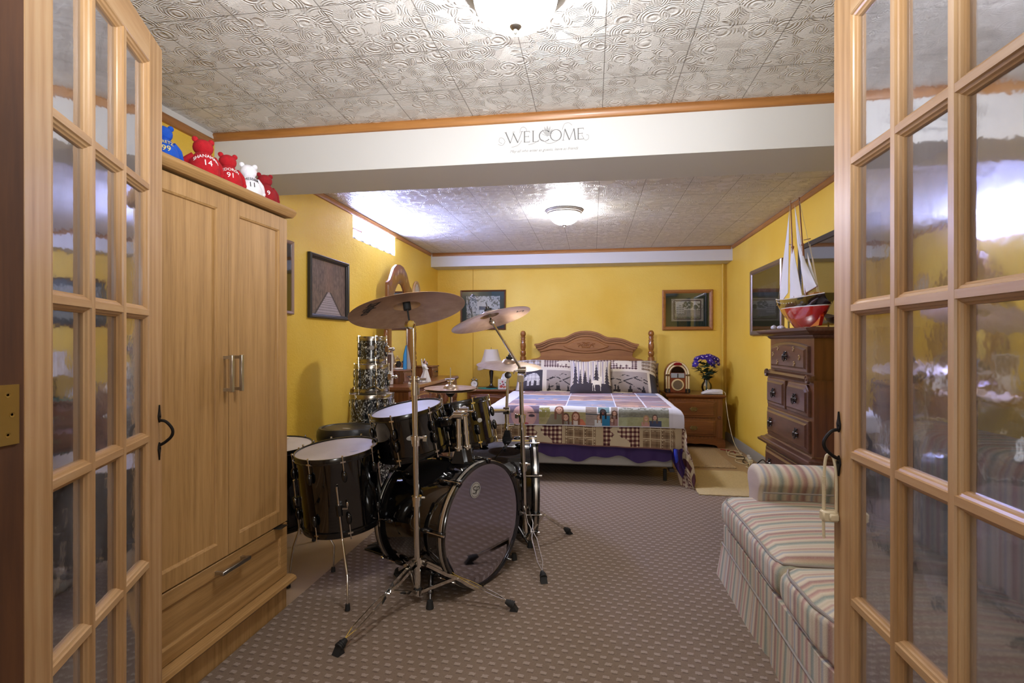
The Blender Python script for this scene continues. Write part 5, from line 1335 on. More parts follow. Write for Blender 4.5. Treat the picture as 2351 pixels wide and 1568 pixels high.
def comf_col(s, t):
    x = s+BX; t2 = t
    period = .615; k = (x+.545) % period; col = 'A' if k < .315 else 'B'
    kk = k if col == 'A' else k-.315
    w = .285 if col == 'A' else .245
    row = .42; tt = (t2-1.60) % row; tt = tt/row
    idx = int(math.floor((x+.545)/period))*2+(0 if col == 'A' else 1); ri = int(math.floor((t2-1.60)/row))
    a = (kk-.012)/(w-.0)
    if a < 0 or a > 1: return TAN
    if col == 'A':
        if tt < .16:
            if hsh(idx, ri) > .5: return '#cbbd9e' if .03 < a < .97 and .02 < tt < .13 else TAN
            return '#4b2226' if .03 < a < .97 and tt < .13 else TAN
        if tt > .78+.12 : return TAN
        b = (tt-.19)/(.90-.19)
        if b < 0 or b > 1: return TAN
        if ri < 0 and hsh(idx, ri+3) < .25: return mountains(a, 1-b)
        if inpoly((a-.2)/.55, (1-b)/.85, MOOSE): return '#c6b79a'
        return gingham(x, t2)
    if tt < .30:
        return '#4b2226' if .04 < a < .96 and .02 < tt < .27 else TAN
    b = (tt-.36)/(.52)
    if b < 0 or b > 1: return TAN
    return plaid(x, t2) if hsh(idx, ri) < .7 or ri >= 0 else ('#2c2426' if not inpoly((a-.15)/.7, (1-b-.1)/.8, BEAR) else gingham(x, t2, .009, '#8a8480', '#d9d4cc', '#b5afa8'))
def cf(u, v):
    s = -1.0+2.18*u
    L = 1.635+.30-.03*max(0, -s)+.02*max(0, s)
    if s > .69: L += .42*min(1, (s-.69)/.10)
    t = .02+(L-.02)*v if False else (v*1.6/.6 if v < .6 else 1.6+(L-1.6)*(v-.6)/.4)
    if s > .95: pass
    return s, t
def cfn(u, v):
    s, t = cf(u, v); top = .600
    P = drape(s, t, top, .765, 1.665, wr=.02)
    if t < .55: P.z += .02*math.sin(t*40+s*3)*(.55-t)/.55+.015*fbm(s*12, t*14, 3)
    return P
def ccol(u, v):
    s, t = cf(u, v); x = t+(.03*fbm(s*6, t*6, 7) if t < .6 else 0)
    return comf_col(s, x)
cmf = painted('comforter', cfn, ccol, 330, 230, M_attr_fabric, backfn=lambda u, v: cfn(u, v)-Vector((0, -.004, .010)))
tag(cmf, 'patchwork lodge comforter with moose, gingham and plaid squares covering the bed', 'comforter')
# photo fleece over the foot half
BXS = [-.69, -.43, -.055, .20, .59, .69]
def face(a, b, cx, cy, r, hair='#6b4630', skin='#c99f88', blur=0):
    dx = (a-cx)/r; dy = (b-cy)/r
    if dx*dx*1.5+dy*dy < .55:
        if abs(dy-.12) < .09 and abs(abs(dx)-.27) < .10: return '#54382e'
        if abs(dy+.36) < .07 and abs(dx) < .25: return '#a6504c' if abs(dy+.36) > .02 else '#e9dcd6'
        if abs(dx) < .06 and -.2 < dy < .02: return '#b4866f'
        return skin
    if dx*dx*1.0+(dy-.12)**2*.8 < .85 and dy > -1.2: return hair
    if abs(dx) < .95 and -1.9 < dy < .2 and abs(dx) > .5: return hair
    return None
def photo(i, a, b, asp):
    n = fbm(a*9*asp, b*9, i)
    A = a*asp
    if i == 0:      # close-up of a face
        c = lerpc('#8f8a99', '#a6809a', n)
        dx = (A-.85)/.62; dy = (b-.45)/.62
        if dx*dx+dy*dy < 1.1: c = lerpc('#b98f95', '#d0a9a2', n)
        if dx*dx+(dy)**2 > .8 and b > .55: c = lerpc('#5f5468', '#7a6a7c', n)
        if ((A-1.25)/.16)**2+((b-.42)/.07)**2 < 1: c = lin('#4a3f4c')
        if ((A-1.22)/.2)**2+((b-.56)/.025)**2 < 1: c = lin('#5a4650')
        if ((A-.9)/.2)**2+((b-.02)/.09)**2 < 1: c = lin('#a4555c')
        return c
    if i == 1:      # three girls in a field
        c = lerpc('#d5d6da', '#c0b9a6', 1-b) if b > .62 else lerpc('#8d8659', '#b0a47a', n)
        if A < .55 and .35 < b < .85 and n > .4: c = lin('#8f8a52')
        for (cx, cy, r, h) in ((1.02, .70, .24, '#7c5547'), (1.35, .34, .2, '#5f4238'), (1.85, .40, .22, '#7a4e38')):
            f = face(A, b, cx, cy, r, h)
            if f: return lin(f)
        if abs(A-.88) < .52*(1-b)+.02 and b < .5: return lin('#7d7663')
        if abs(A-1.36) < .30 and b < .16: return lin('#8d8a86')
        if abs(A-1.95) < .45*(1-b*1.6) and b < .3: return lin('#b5694c') if A > 2.0 else lin('#c9bdb1')
        return c
    if i == 2:      # family on a porch
        c = lerpc('#8d8078', '#a5988f', n)
        if (b*14) % 1 < .2: c = lin('#6f625d')
        if .55 < A < 1.25 and b > .55: c = lin('#d8dadd')
        if .62 < A < 1.18 and b > .62: c = lerpc('#4d6a72', '#7c959b', n)
        if abs(b-.55) < .02: c = lin('#3b4a55')
        for (cx, cy, r, h, sk) in ((.86, .66, .17, '#1a1718', '#3e2f2b'), (.68, .40, .14, '#8a6a55', '#caa48e'), (1.42, .60, .14, '#5b3a30', '#c9a18c'), (1.3, .28, .12, '#7b5547', '#cfae9c')):
            f = face(A, b, cx, cy, r, h, sk)
            if f: return lin(f)
        if abs(A-1.0) < .2 and b < .5: return lin('#2a7aa8')
        if abs(A-.68) < .22 and b < .28: return lin('#c3c6c9')
        if abs(A-1.42) < .18 and b < .42: return lin('#9c7a78')
        return c
    if i == 3:      # couple on the grass
        c = lerpc('#8e8f83', '#68685c', fbm(A*12, b*16, 5)) if b > .42 else lerpc('#8f9470', '#a9ab88', n)
        if b > .8 and n > .45: c = lin('#b3b4b0')
        for (cx, cy, r, h) in ((1.36, .36, .15, '#a88a66'), (1.78, .42, .14, '#5d4a40')):
            f = face(A, b, cx, cy, r, h)
            if f: return lin(f)
        if abs(A-1.34) < .2 and b < .2: return lin('#b98e88')
        if abs(A-1.80) < .30 and b < .27: return lin('#3e4660')
        return c
    return lin('#cfcfdb')
def top_photo(s, t):
    n = fbm(s*7, t*9, 31); k = int((1.64-t)/.42); kk = ((1.64-t)/.42) % 1
    xs = [(-.70, -.22), (-.21, .18), (.19, .42), (.43, .70)]
    for i, (a, b) in enumerate(xs):
        if a < s < b:
            if kk < .03 or kk > .97: return lin('#d9d8e2')
            pal = [('#a88f99', '#5c5870'), ('#9aa0bb', '#6d7590'), ('#5a5470', '#c09a80'), ('#b58a86', '#6f7f96')][(i+k) % 4]
            c = lerpc(pal[0], pal[1], n if kk > .4 else n*.6+.2)
            if kk < .35 and n > .5: c = lerpc(c, '#c9a28c', .7)
            return c
    return lin('#d3d3e0')
def bf(u, v):
    s = -.99+1.785*u; t = .42+1.19*(v/.42) if v < .42 else 1.61+(.195)*(v-.42)/.58
    return s, t
def bfn(u, v):
    s, t = bf(u, v)
    P = drape(s, t, .612, .775, 1.680, wr=.012); P.y -= .004
    if s < -.72: P.x -= .01
    return P
def bcol(u, v):
    s, t = bf(u, v); x = s+BX
    if s < -.66 or s > .70: return '#d6d6e2'
    if t > 1.64:
        b = 1-(t-1.64)/.165
        for i in range(4):
            if BXS[i] <= x < BXS[i+1]:
                w = BXS[i+1]-BXS[i]; a = (x-BXS[i])/w
                if a < .006: return '#d9d8e2'
                return photo(i, a, b, w/.16)
        return '#cfcfdb'
    return top_photo(x, t)
bl = painted('photo_blanket', bfn, bcol, 400, 150, M_attr_fleece, backfn=lambda u, v: bfn(u, v)+Vector((0, .003, -.008)))
tag(bl, 'white fleece blanket printed with family photographs, spread over the foot of the bed', 'blanket')
# pillows
def pillow(name, w, h, T, loc, rot, colf, label, nu=110, nv=70, edge=.0):
    o = empty(name, loc, label=label, cat='pillow', rot=rot)
    def sh(u, v, s):
        a, b = 2*u-1, 2*v-1
        k = (max(0, 1-abs(a)**3.2)*max(0, 1-abs(b)**3.0))**.55
        x = a*w/2*(1-.05*(1-b*b)); z = b*h/2*(1-.09*(1-a*a)+.02*math.sin(u*9+w*7))
        x *= 1-.05*(1-b*b)*abs(a)**3*0+0; 
        x -= .035*w*a*(1-b*b)*abs(a)**6*0
        return Vector((x, -s*(T/2*k+.002) + .006*(fbm(u*7, v*6, w)-.5)*k*2, z))
    painted('cover', lambda u, v: sh(u, v, 1), colf, nu, nv, M_attr_fabric, o, backfn=lambda u, v: sh(u, v, -1))
    return o
def lodge(u, v, kind):
    if kind == 'L':
        if v > .60: 
            if u < .38: return plaid(u*.6, v*.4, '#a8a2a4', '#d0ccca', '#77706f', .06)
            if u < .43: return '#c9bfae'
            return gingham(u*.68, v*.42, .014, '#3c2028', '#cfc5b4', '#8b7672') if not inpoly((u-.62)/.22, (v-.66)/.24, BEAR) else '#cfc5b4'
        if v > .52: return '#c9bfae'
        if u < .03: return '#8d8785'
        if u < .07: return '#c9bfae'
        if u < .41:
            if inpoly((u-.12)/.25, (v-.10)/.34, BEAR): return gingham(u*.68, v*.42, .008, '#8a8788', '#d6d2cc', '#b3afac')
            return '#39353b'
        if u < .47: return '#c9bfae'
        return mountains((u-.47)/.53, v/.52)
    if v > .56:
        if .06 < u < .72:
            if inpoly((u-.36)/.28, (v-.62)/.34, BEAR): return '#cfc5b4'
            return gingham(u*.68, v*.42, .016, '#3c2028', '#cfc5b4', '#8b7672')
        if u > .78: return plaid(u*.6, v*.4, '#9a8f84', '#c4b9a8', '#6f655c', .05)
        return '#c9bfae'
    if v > .48: return '#c9bfae'
    if u < .10: return '#39353b'
    if u < .19: return '#c9bfae'
    if u < .86: return mountains((u-.19)/.67, v/.48)
    if u < .90: return '#c9bfae'
    return '#39353b'
LEAN = -.72
pillow('pillow', .72, .46, .23, (-.475, 5.80, .752), (LEAN, 0, .06), lambda u, v: lodge(u, v, 'L'), 'left lodge print pillow with a checked bear square on the bed')
pillow('pillow', .72, .46, .23, (.32, 5.80, .752), (LEAN, 0, -.04), lambda u, v: lodge(u, v, 'R'), 'right lodge print pillow with a standing moose on gingham on the bed')
def cush(u, v):
    if inpoly((u-.53)/.30, (v-.06)/.42, DEER): return '#cfc7b4'
    if v < .22+.05*vnoise(u*14, 1): return '#332c31'
    for (cx, w_, h_) in ((.12, .09, .72), (.36, .09, .45), (.64, .11, .66), (.90, .08, .62), (.48, .05, .3), (.24, .06, .5)):
        if tree(u, v, cx, w_, h_, .2): return '#332c31'
    return ['#c9bfae', '#a39588', '#c9bfae', '#8b8290', '#c9bfae'][int(u*42) % 5]
pillow('throw_cushion', .43, .43, .13, (-.02, 5.56, .760), (-.62, 0, .02), cush, 'square throw cushion with fir trees and a white deer, in front of the pillows', 80, 80)
pillow('pillow', .66, .40, .14, (.02, 6.10, .735), (-.5, 0, 0), lambda u, v: '#3a2158' if (u > .5 and v > .8) else '#b9b0b4', 'pale pillow tucked behind the lodge print pillows', 30, 20)
pillow('pillow', .60, .38, .14, (-.46, 6.10, .725), (-.5, 0, 0), lambda u, v: '#2b2326' if vnoise(u*20, v*14) > .45 else '#8f8474', 'dark patterned pillow behind the left lodge print pillow', 40, 26)
pillow('pillow', .60, .38, .14, (.44, 6.10, .725), (-.5, 0, 0), lambda u, v: '#2b2326' if vnoise(u*20, v*14, 5) > .5 else '#75604e', 'dark patterned pillow behind the right lodge print pillow', 40, 26)

# ------------------------------------------------------------------ nightstands
def bail_pull(parent, M, mat=M_brass, s=1.):
    m = MB()
    pts = [(math.cos(a)*.034*(1+.18*math.cos(6*a)), math.sin(a)*.017*(1+.2*math.cos(6*a))) for a in [2*PI*k/36 for k in range(36)]]
    m.prism([(x*s, z*s) for x, z in pts], 0, -.003, M)
    m2 = [M @ Vector((x*s, -.008*s-.004*math.sin(k), z*s)) for k, (x, z) in enumerate([(-.026, .004), (-.028, -.010), (-.014, -.019), (0, -.021), (.014, -.019), (.028, -.010), (.026, .004)])]
    m.tube(m2, .0026*s, n=7, smooth=3)
    for sx_ in (-1, 1): m.ell(M @ Vector((sx_*.026*s, -.006, .004*s)), .0045*s, n=8, m=6)
    return m.build('handle', mat, parent)
def arched(x0, x1, z0, z1, arch, n=12, corner=0):
    P = [(x0, z0), (x1, z0)]
    if arch: P += [(x0+(x1-x0)*(1-k/n), z1-arch+arch*math.sin(PI*(.12+.76*k/n))**.8) for k in range(n+1)]
    else: P += [(x1, z1-corner), (x1-corner, z1), (x0+corner, z1), (x0, z1-corner)] if corner else [(x1, z1), (x0, z1)]
    return P
def drawer_front(parent, M, x0, x1, z0, z1, mat, arch=0, corner=0, t=.018, lip=.016, name='drawer'):
    m = MB(); P = arched(x0, x1, z0, z1, arch, corner=corner)
    Q1 = offset_poly(P, .004); Q2 = offset_poly(P, lip); Q3 = offset_poly(P, lip+.010)
    rings = [[M @ Vector((x, y, z)) for x, z in pp] for pp, y in ((P, 0), (P, -t*.55), (Q1, -t*.7), (Q2, -t*.75), (Q3, -t*1.15))]
    m.ring_stack(rings); return m.build(name, mat, parent, ang=25)
def nightstand(loc, W, D, H, label, mirror=False):
    o = empty('nightstand', loc, label=label, cat='nightstand')
    m = MB(); m.box(.012, .012, .09, W-.012, D, H-.03); m.build('body', M_walz, o)
    m = MB(); 
    def rg(i, z): return [(i, i, z), (W-i, i, z), (W-i, D, z), (i, D, z)]
    m.ring_stack([rg(.012, H-.045), rg(.004, H-.034), rg(-.006, H-.028), rg(-.016, H-.018), rg(-.018, H-.008), rg(-.012, H)]); m.build('top', M_walx, o)
    I = Matrix.Translation((0, .012, 0)); hh = (H-.05-.12)/2
    for k, (z0, z1, ar) in enumerate(((.125+hh, .125+2*hh-.012, .030), (.125, .125+hh-.016, .022))):
        d = drawer_front(o, I, .045, W-.085, z0, z1, M_walx, arch=ar)
        bail_pull(d, Matrix.Translation((W/2-.02, -.010, (z0+z1)/2)), s=1.15)
    m = MB(); m.lathe([(.020, 0), (.018, .008), (.014, .009), (.010, .005), (.006, .009), (.001, .008)], Matrix.Translation((W-.042, .012, .125+hh)) @ Matrix.Rotation(PI/2, 4, 'X'), 20)
    m.build('rosette', M_walz, o)
    m = MB(); P = [(-.012, 0), (.06, 0), (.075, .022), (.10, .034), (.16, .040), (W/2-.05, .046), (W/2, .040), (W/2+.05, .046), (W-.16, .040), (W-.10, .034), (W-.075, .022), (W-.06, 0), (W+.012, 0), (W+.012, .065), (W+.004, .085), (W-.006, .098), (.006, .098), (-.004, .085), (-.012, .065)]
    m.prism(P, -.008, .014); m.build('plinth', M_walx, o)
    for xx in (-.012, W-.008):
        MB().box(xx, .014, 0, xx+.02, D, .09).build('plinth_side', M_walx, o)
    return o
nightstand((.800, 5.93, 0), .585, .52, .567, 'brown pine nightstand with two arched drawers in the far right corner')
nightstand((-1.445, 5.98, 0), .545, .46, .588, 'dark nightstand left of the bed, under the lamp')

# ------------------------------------------------------------------ dresser with mirror
DX = -1.44
ds = empty('dresser', (DX, 4.05, 0), label='long dark wood dresser along the left wall behind the drums, with carved flowered drawers', cat='dresser')
L, Dp, H = 1.56, .48, .77
m = MB(); m.box(-Dp, .02, .06, -.015, L-.02, H-.04); m.build('body', M_walz, ds)
m = MB()
def rg(i, z): return [(-Dp, i, z), (-i, i, z), (-i, L-i, z), (-Dp, L-i, z)]
m.ring_stack([rg(.028, H-.055), rg(.018, H-.040), rg(.004, H-.034), rg(-.004, H-.022), rg(.0, H-.010), rg(.006, H)]); m.build('top', M_walx, ds)
m = MB(); m.box(-Dp, .0, 0, .0, L, .07, bev=.008); m.build('plinth', M_walx, ds)
RM = Matrix.Translation((-.015, 0, 0)) @ Matrix.Rotation(PI/2, 4, 'Z')        # local x -> +Y, -y -> +X
def flower_pull(parent, M, s=1.):
    m = MB()
    for k in range(6):
        a = k*PI/3; m.tube([M @ Vector((math.cos(a)*q*s, -y*s, math.sin(a)*q*s)) for q, y in ((.004, .012), (.013, .012), (.022, .006), (.026, .010))], [.003*s, .0045*s, .004*s, .002*s], n=6, smooth=2)
    m.ell(M @ Vector((0, -.014*s, 0)), .010*s, n=10, m=6); m.tube([M @ Vector((x*s, -.016*s, z*s)) for x, z in ((-.018, -.004), (-.012, -.022), (.0, -.028), (.012, -.022), (.018, -.004))], .0028*s, n=6, smooth=3)
    return m.build('handle', M_pewter, parent)
def inlays(parent, M, pts, s=1.):
    for (x, z) in pts:
        m = MB()
        for k in range(3): m.ell(M @ Vector((x+(.004 if k % 2 else -.004)*s, -.0005, z+(k-1)*.008*s)), (.0055*s, .0055*s, .0055*s), n=8, m=5)
        m.build('flower_inlay', plain('pale_inlay', '#a88a5c', .5) if 'pale_inlay' not in MATS else MATS['pale_inlay'], parent)
for k in range(3):
    y0 = .05+k*.49; y1 = y0+.47
    for j, (z0, z1) in enumerate(((.53, .71), (.31, .51), (.09, .29))):
        d = drawer_front(ds, RM, y0, y1, z0, z1, M_walx, arch=.035 if j == 0 else 0, t=.02)
        flower_pull(d, RM @ Matrix.Translation(((y0+y1)/2, -.02, (z0+z1)/2)))
        if j == 0: inlays(d, RM @ Matrix.Translation((0, -.0235, 0)), [((y0+y1)/2+dx, .62+dz) for dx, dz in ((-.07, .025), (-.11, -.01), (.07, .025), (.11, -.01), (.085, -.03), (-.085, -.03))])
# mirror
mr = empty('dresser_mirror', (-1.85, 4.885, .771), rz=PI/2, label='tall arched dresser mirror in wooden frame against the left wall above the dresser', cat='mirror')
# local x -> +Y, -y -> +X (into room)
def outl(k, wob=0): 
    return [(x*k, z) for x, z in ((-.325, .10), (-.325, .90), (-.30, .915), (-.265, .93), (-.22, .985), (-.17, 1.05), (-.09, 1.095), (0, 1.105), (.09, 1.095), (.17, 1.05), (.22, .985), (.265, .93), (.30, .915), (.325, .90), (.325, .10))]
inn = [(-.225, .16), (-.225, .66), (-.20, .71), (-.15, .80), (-.10, .87), (-.05, .915), (0, .925), (.05, .915), (.10, .87), (.15, .80), (.20, .71), (.225, .66), (.225, .16)]
out = outl(1)
# resample both to same count
def resamp(P, n):
    P = P+[P[0]]; Ls = [0]
    for a, b in zip(P[:-1], P[1:]): Ls.append(Ls[-1]+math.hypot(b[0]-a[0], b[1]-a[1]))
    R = []; j = 0
    for k in range(n):
        q = Ls[-1]*k/n
        while Ls[j+1] < q: j += 1
        f = (q-Ls[j])/(Ls[j+1]-Ls[j]+1e-9); R.append((P[j][0]*(1-f)+P[j+1][0]*f, P[j][1]*(1-f)+P[j+1][1]*f))
    return R
NN = 120; O = resamp(out, NN); I_ = []
for k in range(NN):        # inner point along the ray towards the centre for matching
    I_.append(None)
cen = (0, .55)
def rayhit(P, dx, dz):
    best = None
    for a, b in zip(P, P[1:]+P[:1]):
        ex, ez = b[0]-a[0], b[1]-a[1]; den = dx*ez-dz*ex
        if abs(den) < 1e-9: continue
        t = ((a[0]-cen[0])*ez-(a[1]-cen[1])*ex)/den; u_ = ((a[0]-cen[0])*dz-(a[1]-cen[1])*dx)/den
        if t > 0 and -1e-6 <= u_ <= 1+1e-6 and (best is None or t < best): best = t
    return (cen[0]+dx*(best or .2), cen[1]+dz*(best or .2))
O = []; I_ = []
for k in range(NN):
    a = 2*PI*k/NN; O.append(rayhit(out, math.cos(a), math.sin(a))); I_.append(rayhit(inn, math.cos(a), math.sin(a)))
mixp = lambda f: [(o[0]*(1-f)+i[0]*f, o[1]*(1-f)+i[1]*f) for o, i in zip(O, I_)]
m = MB(); m.ring_stack([[(x, y, z) for x, z in pp] for pp, y in ((O, 0), (O, -.022), (mixp(.08), -.030), (mixp(.8), -.030), (mixp(.9), -.024), (I_, -.016), (I_, -.004))], cap=False); m.build('frame', M_walz, mr, ang=30)
m = MB(); m.ring_stack([[(x, y, z) for x, z in mixp(.97)] for y in (-.004, -.010)]); m.build('glass', M_mirror, mr, smooth=False)
inl = [(0, 1.045), (-.075, 1.02), (.075, 1.02), (-.14, .965), (.14, .965)]
for x, z in inl:
    MB().prism([(x, z-.022), (x+.009, z), (x, z+.022), (x-.009, z)], -.030, -.0315).build('diamond_inlay', MATS['pale_inlay'], mr)
pp_ = [(.001, .52), (.014, .51), (.018, .49), (.012, .47), (.018, .46), (.020, .40), (.015, .28), (.020, .24), (.014, .225), (.020, .21), (.022, .19), (.014, .175), (.022, .16), (.024, .12), (.024, 0), (.001, 0)]
for s in (-1, 1):
    m = MB(); m.lathe(pp_, Matrix.Translation((s*.385, -.03, 0)), 20); m.build('post', M_walz, mr)
    m = MB(); m.prism([(s*.325, .08), (s*.325, .20), (s*.345, .24), (s*.375, .26), (s*.375, .04), (s*.35, .05)], -.03, -.008); m.build('bracket', M_walz, mr)
m = MB(); m.box(-.40, -.05, 0, .40, .0, .05, bev=.006); m.build('base_rail', M_walx, mr)
def jewel(y, label):
    o = empty('jewellery_drawer', (-1.62, y, .771), label=label, cat='small drawer box')
    MB().box(-.20, -.11, 0, 0, .11, .105).build('body', M_walz, o)
    MB().box(-.21, -.12, .105, .012, .12, .118, bev=.004).build('lid', M_walx, o)
    d = MB().box(0, -.095, .015, .008, .095, .092, bev=.003).build('drawer', M_walx, o)
    m = MB(); m.tube([(.008, -.03, .055), (.022, -.022, .06), (.024, 0, .048), (.022, .022, .06), (.008, .03, .055)], .004, n=7, smooth=3); m.build('handle', M_pewter, d)
jewel(4.50, 'small wooden drawer box on the dresser, left of the mirror foot'); jewel(5.33, 'small wooden drawer box on the dresser, right of the mirror')

# ------------------------------------------------------------------ tall chest
CX, CY0, CY1 = 1.06, 2.80, 3.52; W = CY1-CY0; D = .47
ch = empty('chest_of_drawers', (CX, CY0, 0), label='tall dark wood chest of drawers with carved fronts against the right wall under the ship', cat='chest of drawers')
m = MB(); m.box(.015, .0, .06, D, W, .525).box(.02, .012, .525, D, W-.012, .94).box(.03, .035, .94, D, W-.035, 1.165); m.build('body', M_darkz, ch)
def cr(i, z): return [(i, i, z), (i, W-i, z), (D, W-i, z), (D, i, z)]
m = MB(); m.ring_stack([cr(.03, 1.150), cr(.020, 1.158), cr(.016, 1.166), cr(-.004, 1.172), cr(-.022, 1.184), cr(-.032, 1.194), cr(-.034, 1.203), cr(-.028, 1.206)]); m.build('cornice', M_dark, ch)
m = MB(); m.ring_stack([cr(.010, .505), cr(-.010, .512), cr(-.028, .522), cr(-.030, .534), cr(-.016, .540), cr(-.014, .546), cr(.004, .552), cr(.012, .562)]); m.build('waist_moulding', M_dark, ch)
m = MB(); m.box(-.012, -.010, 0, D, W+.010, .08, bev=.01); m.build('plinth', M_dark, ch)
m = MB(); m.ring_stack([[(x, y, z) for x, z in ((.025, .925), (.008, .930), (.000, .945), (.008, .958), (.028, .965))] for y in (.02, W-.02)]); m.build('scroll_rail', M_dark, ch)
for y in (.045, W-.045):
    m = MB(); m.lathe([(.001, .012), (.007, .013), (.011, .007), (.016, .012), (.022, .011), (.025, 0)], Matrix.Translation((.006, y, .945)) @ Matrix.Rotation(-PI/2, 4, 'Y'), 20); m.build('rosette', M_dark, ch)
CM = Matrix.Translation((.03, W, 0)) @ Matrix.Rotation(-PI/2, 4, 'Z')      # local x -> -Y from the far end, -y -> -X
def mk(x0, x1, z0, z1, pulls, arch=0, corner=0, off=0., inl=None):
    Mx = CM @ Matrix.Translation((0, off, 0)); d = drawer_front(ch, Mx, x0, x1, z0, z1, M_dark, arch=arch, corner=corner, t=.020)
    for px in pulls: flower_pull(d, Mx @ Matrix.Translation((px, -.020, (z0+z1)/2)), 1.05)
    if inl: inlays(d, Mx @ Matrix.Translation((0, -.0235, 0)), inl, 1.1)
mk(.085, W-.085, .975, 1.135, [W/2], arch=.045, inl=[(W/2+dx, 1.05+dz) for dx, dz in ((-.20, .01), (-.12, .045), (-.13, -.035), (.12, .045), (.20, .0), (.13, -.035))])
mk(.045, W/2-.012, .755, .915, [W/4+.015], off=-.01); mk(W/2+.012, W-.045, .755, .915, [W*.75-.015], corner=.03, off=-.01)
mk(.045, W-.045, .575, .735, [W*.2, W*.76], off=-.01)
mk(.03, W-.03, .33, .49, [W*.2, W*.8], off=-.015); mk(.03, W-.03, .10, .31, [W*.2, W*.8], off=-.015)

# ------------------------------------------------------------------ sofa
so_ = empty('sofa', (.60, .80, 0), label='striped skirted sofa along the right wall partly hidden by the right french door', cat='sofa')
def lim(y): 
    return .008 if y > .80 else (.045 if y < .64 else .008+.037*(.80-y)/.16)
def clampx(o):
    for v in o.data.vertices:
        if v.co.x < lim(v.co.y): v.co.x = lim(v.co.y)+.0*v.co.x
    o.data.update()
def rounded(x0, y0, z0, x1, y1, z1, r, crown=.0, nx=14, ny=26, nz=8, bulge=.01):
    m = MB()
    def sq(a): return a
    bm = bmesh.new()
    V = {}
    def P(i, j, k):
        if (i, j, k) in V: return V[(i, j, k)]
        x = x0+(x1-x0)*i/nx; y = y0+(y1-y0)*j/ny; z = z0+(z1-z0)*k/nz
        cx = min(max(x, x0+r), x1-r); cy = min(max(y, y0+r), y1-r); cz = min(max(z, z0+r), z1-r)
        d = Vector((x-cx, y-cy, z-cz))
        if d.length > 1e-7:
            mx = max(abs(d.x), abs(d.y), abs(d.z)); d = d.normalized()*mx
        q = Vector((cx, cy, cz))+d
        a, b, c = 2*i/nx-1, 2*j/ny-1, 2*k/nz-1
        if c > 0: q.z += crown*(1-a*a)*(1-b**4)*c
        q.x += bulge*(1-c*c)*(1-b**6)*a; q.y += bulge*(1-c*c)*b
        V[(i, j, k)] = bm.verts.new(q); return V[(i, j, k)]
    for i in range(nx):
        for j in range(ny):
            for k, fl_ in ((0, True), (nz, False)):
                f = [P(i, j, k), P(i+1, j, k), P(i+1, j+1, k), P(i, j+1, k)]; bm.faces.new(f[::-1] if fl_ else f)
    for i in range(nx):
        for k in range(nz):
            for j in (0, ny): bm.faces.new([P(i, j, k), P(i+1, j, k), P(i+1, j, k+1), P(i, j, k+1)])
    for j in range(ny):
        for k in range(nz):
            for i in (0, nx): bm.faces.new([P(i, j, k), P(i, j+1, k), P(i, j+1, k+1), P(i, j, k+1)])
    bm.verts.index_update(); bm.verts.ensure_lookup_table()
    m.add([v.co.copy() for v in bm.verts], [[v.index for v in f.verts] for f in bm.faces]); bm.free(); return m
m = MB(); m.box(.045, .03, .05, .90, 1.86, .27, bev=.01); m.build('base', M_stripe, so_)
for y0, y1, xx in ((.30, 1.075, .04), (1.085, 1.875, .0)):
    m = rounded(.010, y0, .262, .62, y1, .395, .045, crown=.035)
    if y0 < 1: m = rounded(.045 if False else .010, y0, .262, .62, y1, .395, .045, crown=.035)
    c = m.build('seat_cushion', M_stripe, so_, ang=80); clampx(c)
    # welt along the top and bottom edge
    for zz in (.383, .278):
        def wy(t): return y0+.02+(y1-y0-.04)*t
        pts = [Vector((.60, y0+.012, zz)), Vector((.08, y0+.012, zz)), Vector((.035, y0+.02, zz)), Vector((.022, y0+.05, zz))]+[Vector((max(.016, lim(wy(t))+.008), wy(t), zz+(.006*math.sin(t*PI)))) for t in [k/12 for k in range(1, 12)]]+[Vector((.022, y1-.05, zz)), Vector((.035, y1-.02, zz)), Vector((.08, y1-.012, zz)), Vector((.60, y1-.012, zz))]
        w_ = MB(); w_.tube(pts, .0048, n=6); w_.build('welt', plain('welt_cord', '#98918a', .8) if 'welt_cord' not in MATS else MATS['welt_cord'], c)
# front band and pleated skirt
m = MB(); m.ring_stack([[Vector((max(lim(y), .02), y, z)) if k else Vector((.05, y, z)) for k, z in ((0, .265), (1, .258), (1, .16), (0, .155))] for y in [.02+1.84*q/40 for q in range(41)]]); m.build('front_band', M_stripe, so_)
def skf(u, v):
    y = 1.875-1.85*u
    pl = sum(math.exp(-((y-c)/.012)**2) for c in (1.20, .30)); fl_ = .030*v*(.4+.25*math.sin(u*11)+.1*math.sin(u*31))
    e = math.exp(-((y-1.875)/.05)**2)
    x = max(lim(y), .018)-fl_ if y > .82 else max(lim(y), .018)
    return Vector((x+pl*.014*v-(.012*e*v), y+e*.02*v, .170-.163*v))
def sk2(u, v): return skf(u, v)+Vector((.005, 0, 0))
m = MB(); m.grid(skf, 120, 10); m.grid(sk2, 120, 10, True); m.build('skirt', M_stripe, so_, ang=70)
m = MB(); m.tube([(max(lim(y), .018)-.003, y, .170) for y in [.03+1.84*q/30 for q in range(31)]], .004, n=6); m.build('welt', MATS['welt_cord'], so_)
m = MB(); m.grid(lambda u, v: Vector((.012+.87*u, 1.88+.014*v, .17-.163*v)), 30, 4); m.grid(lambda u, v: Vector((.012+.87*u, 1.876+.014*v, .17-.163*v)), 30, 4, True); m.build('skirt', M_stripex, so_)
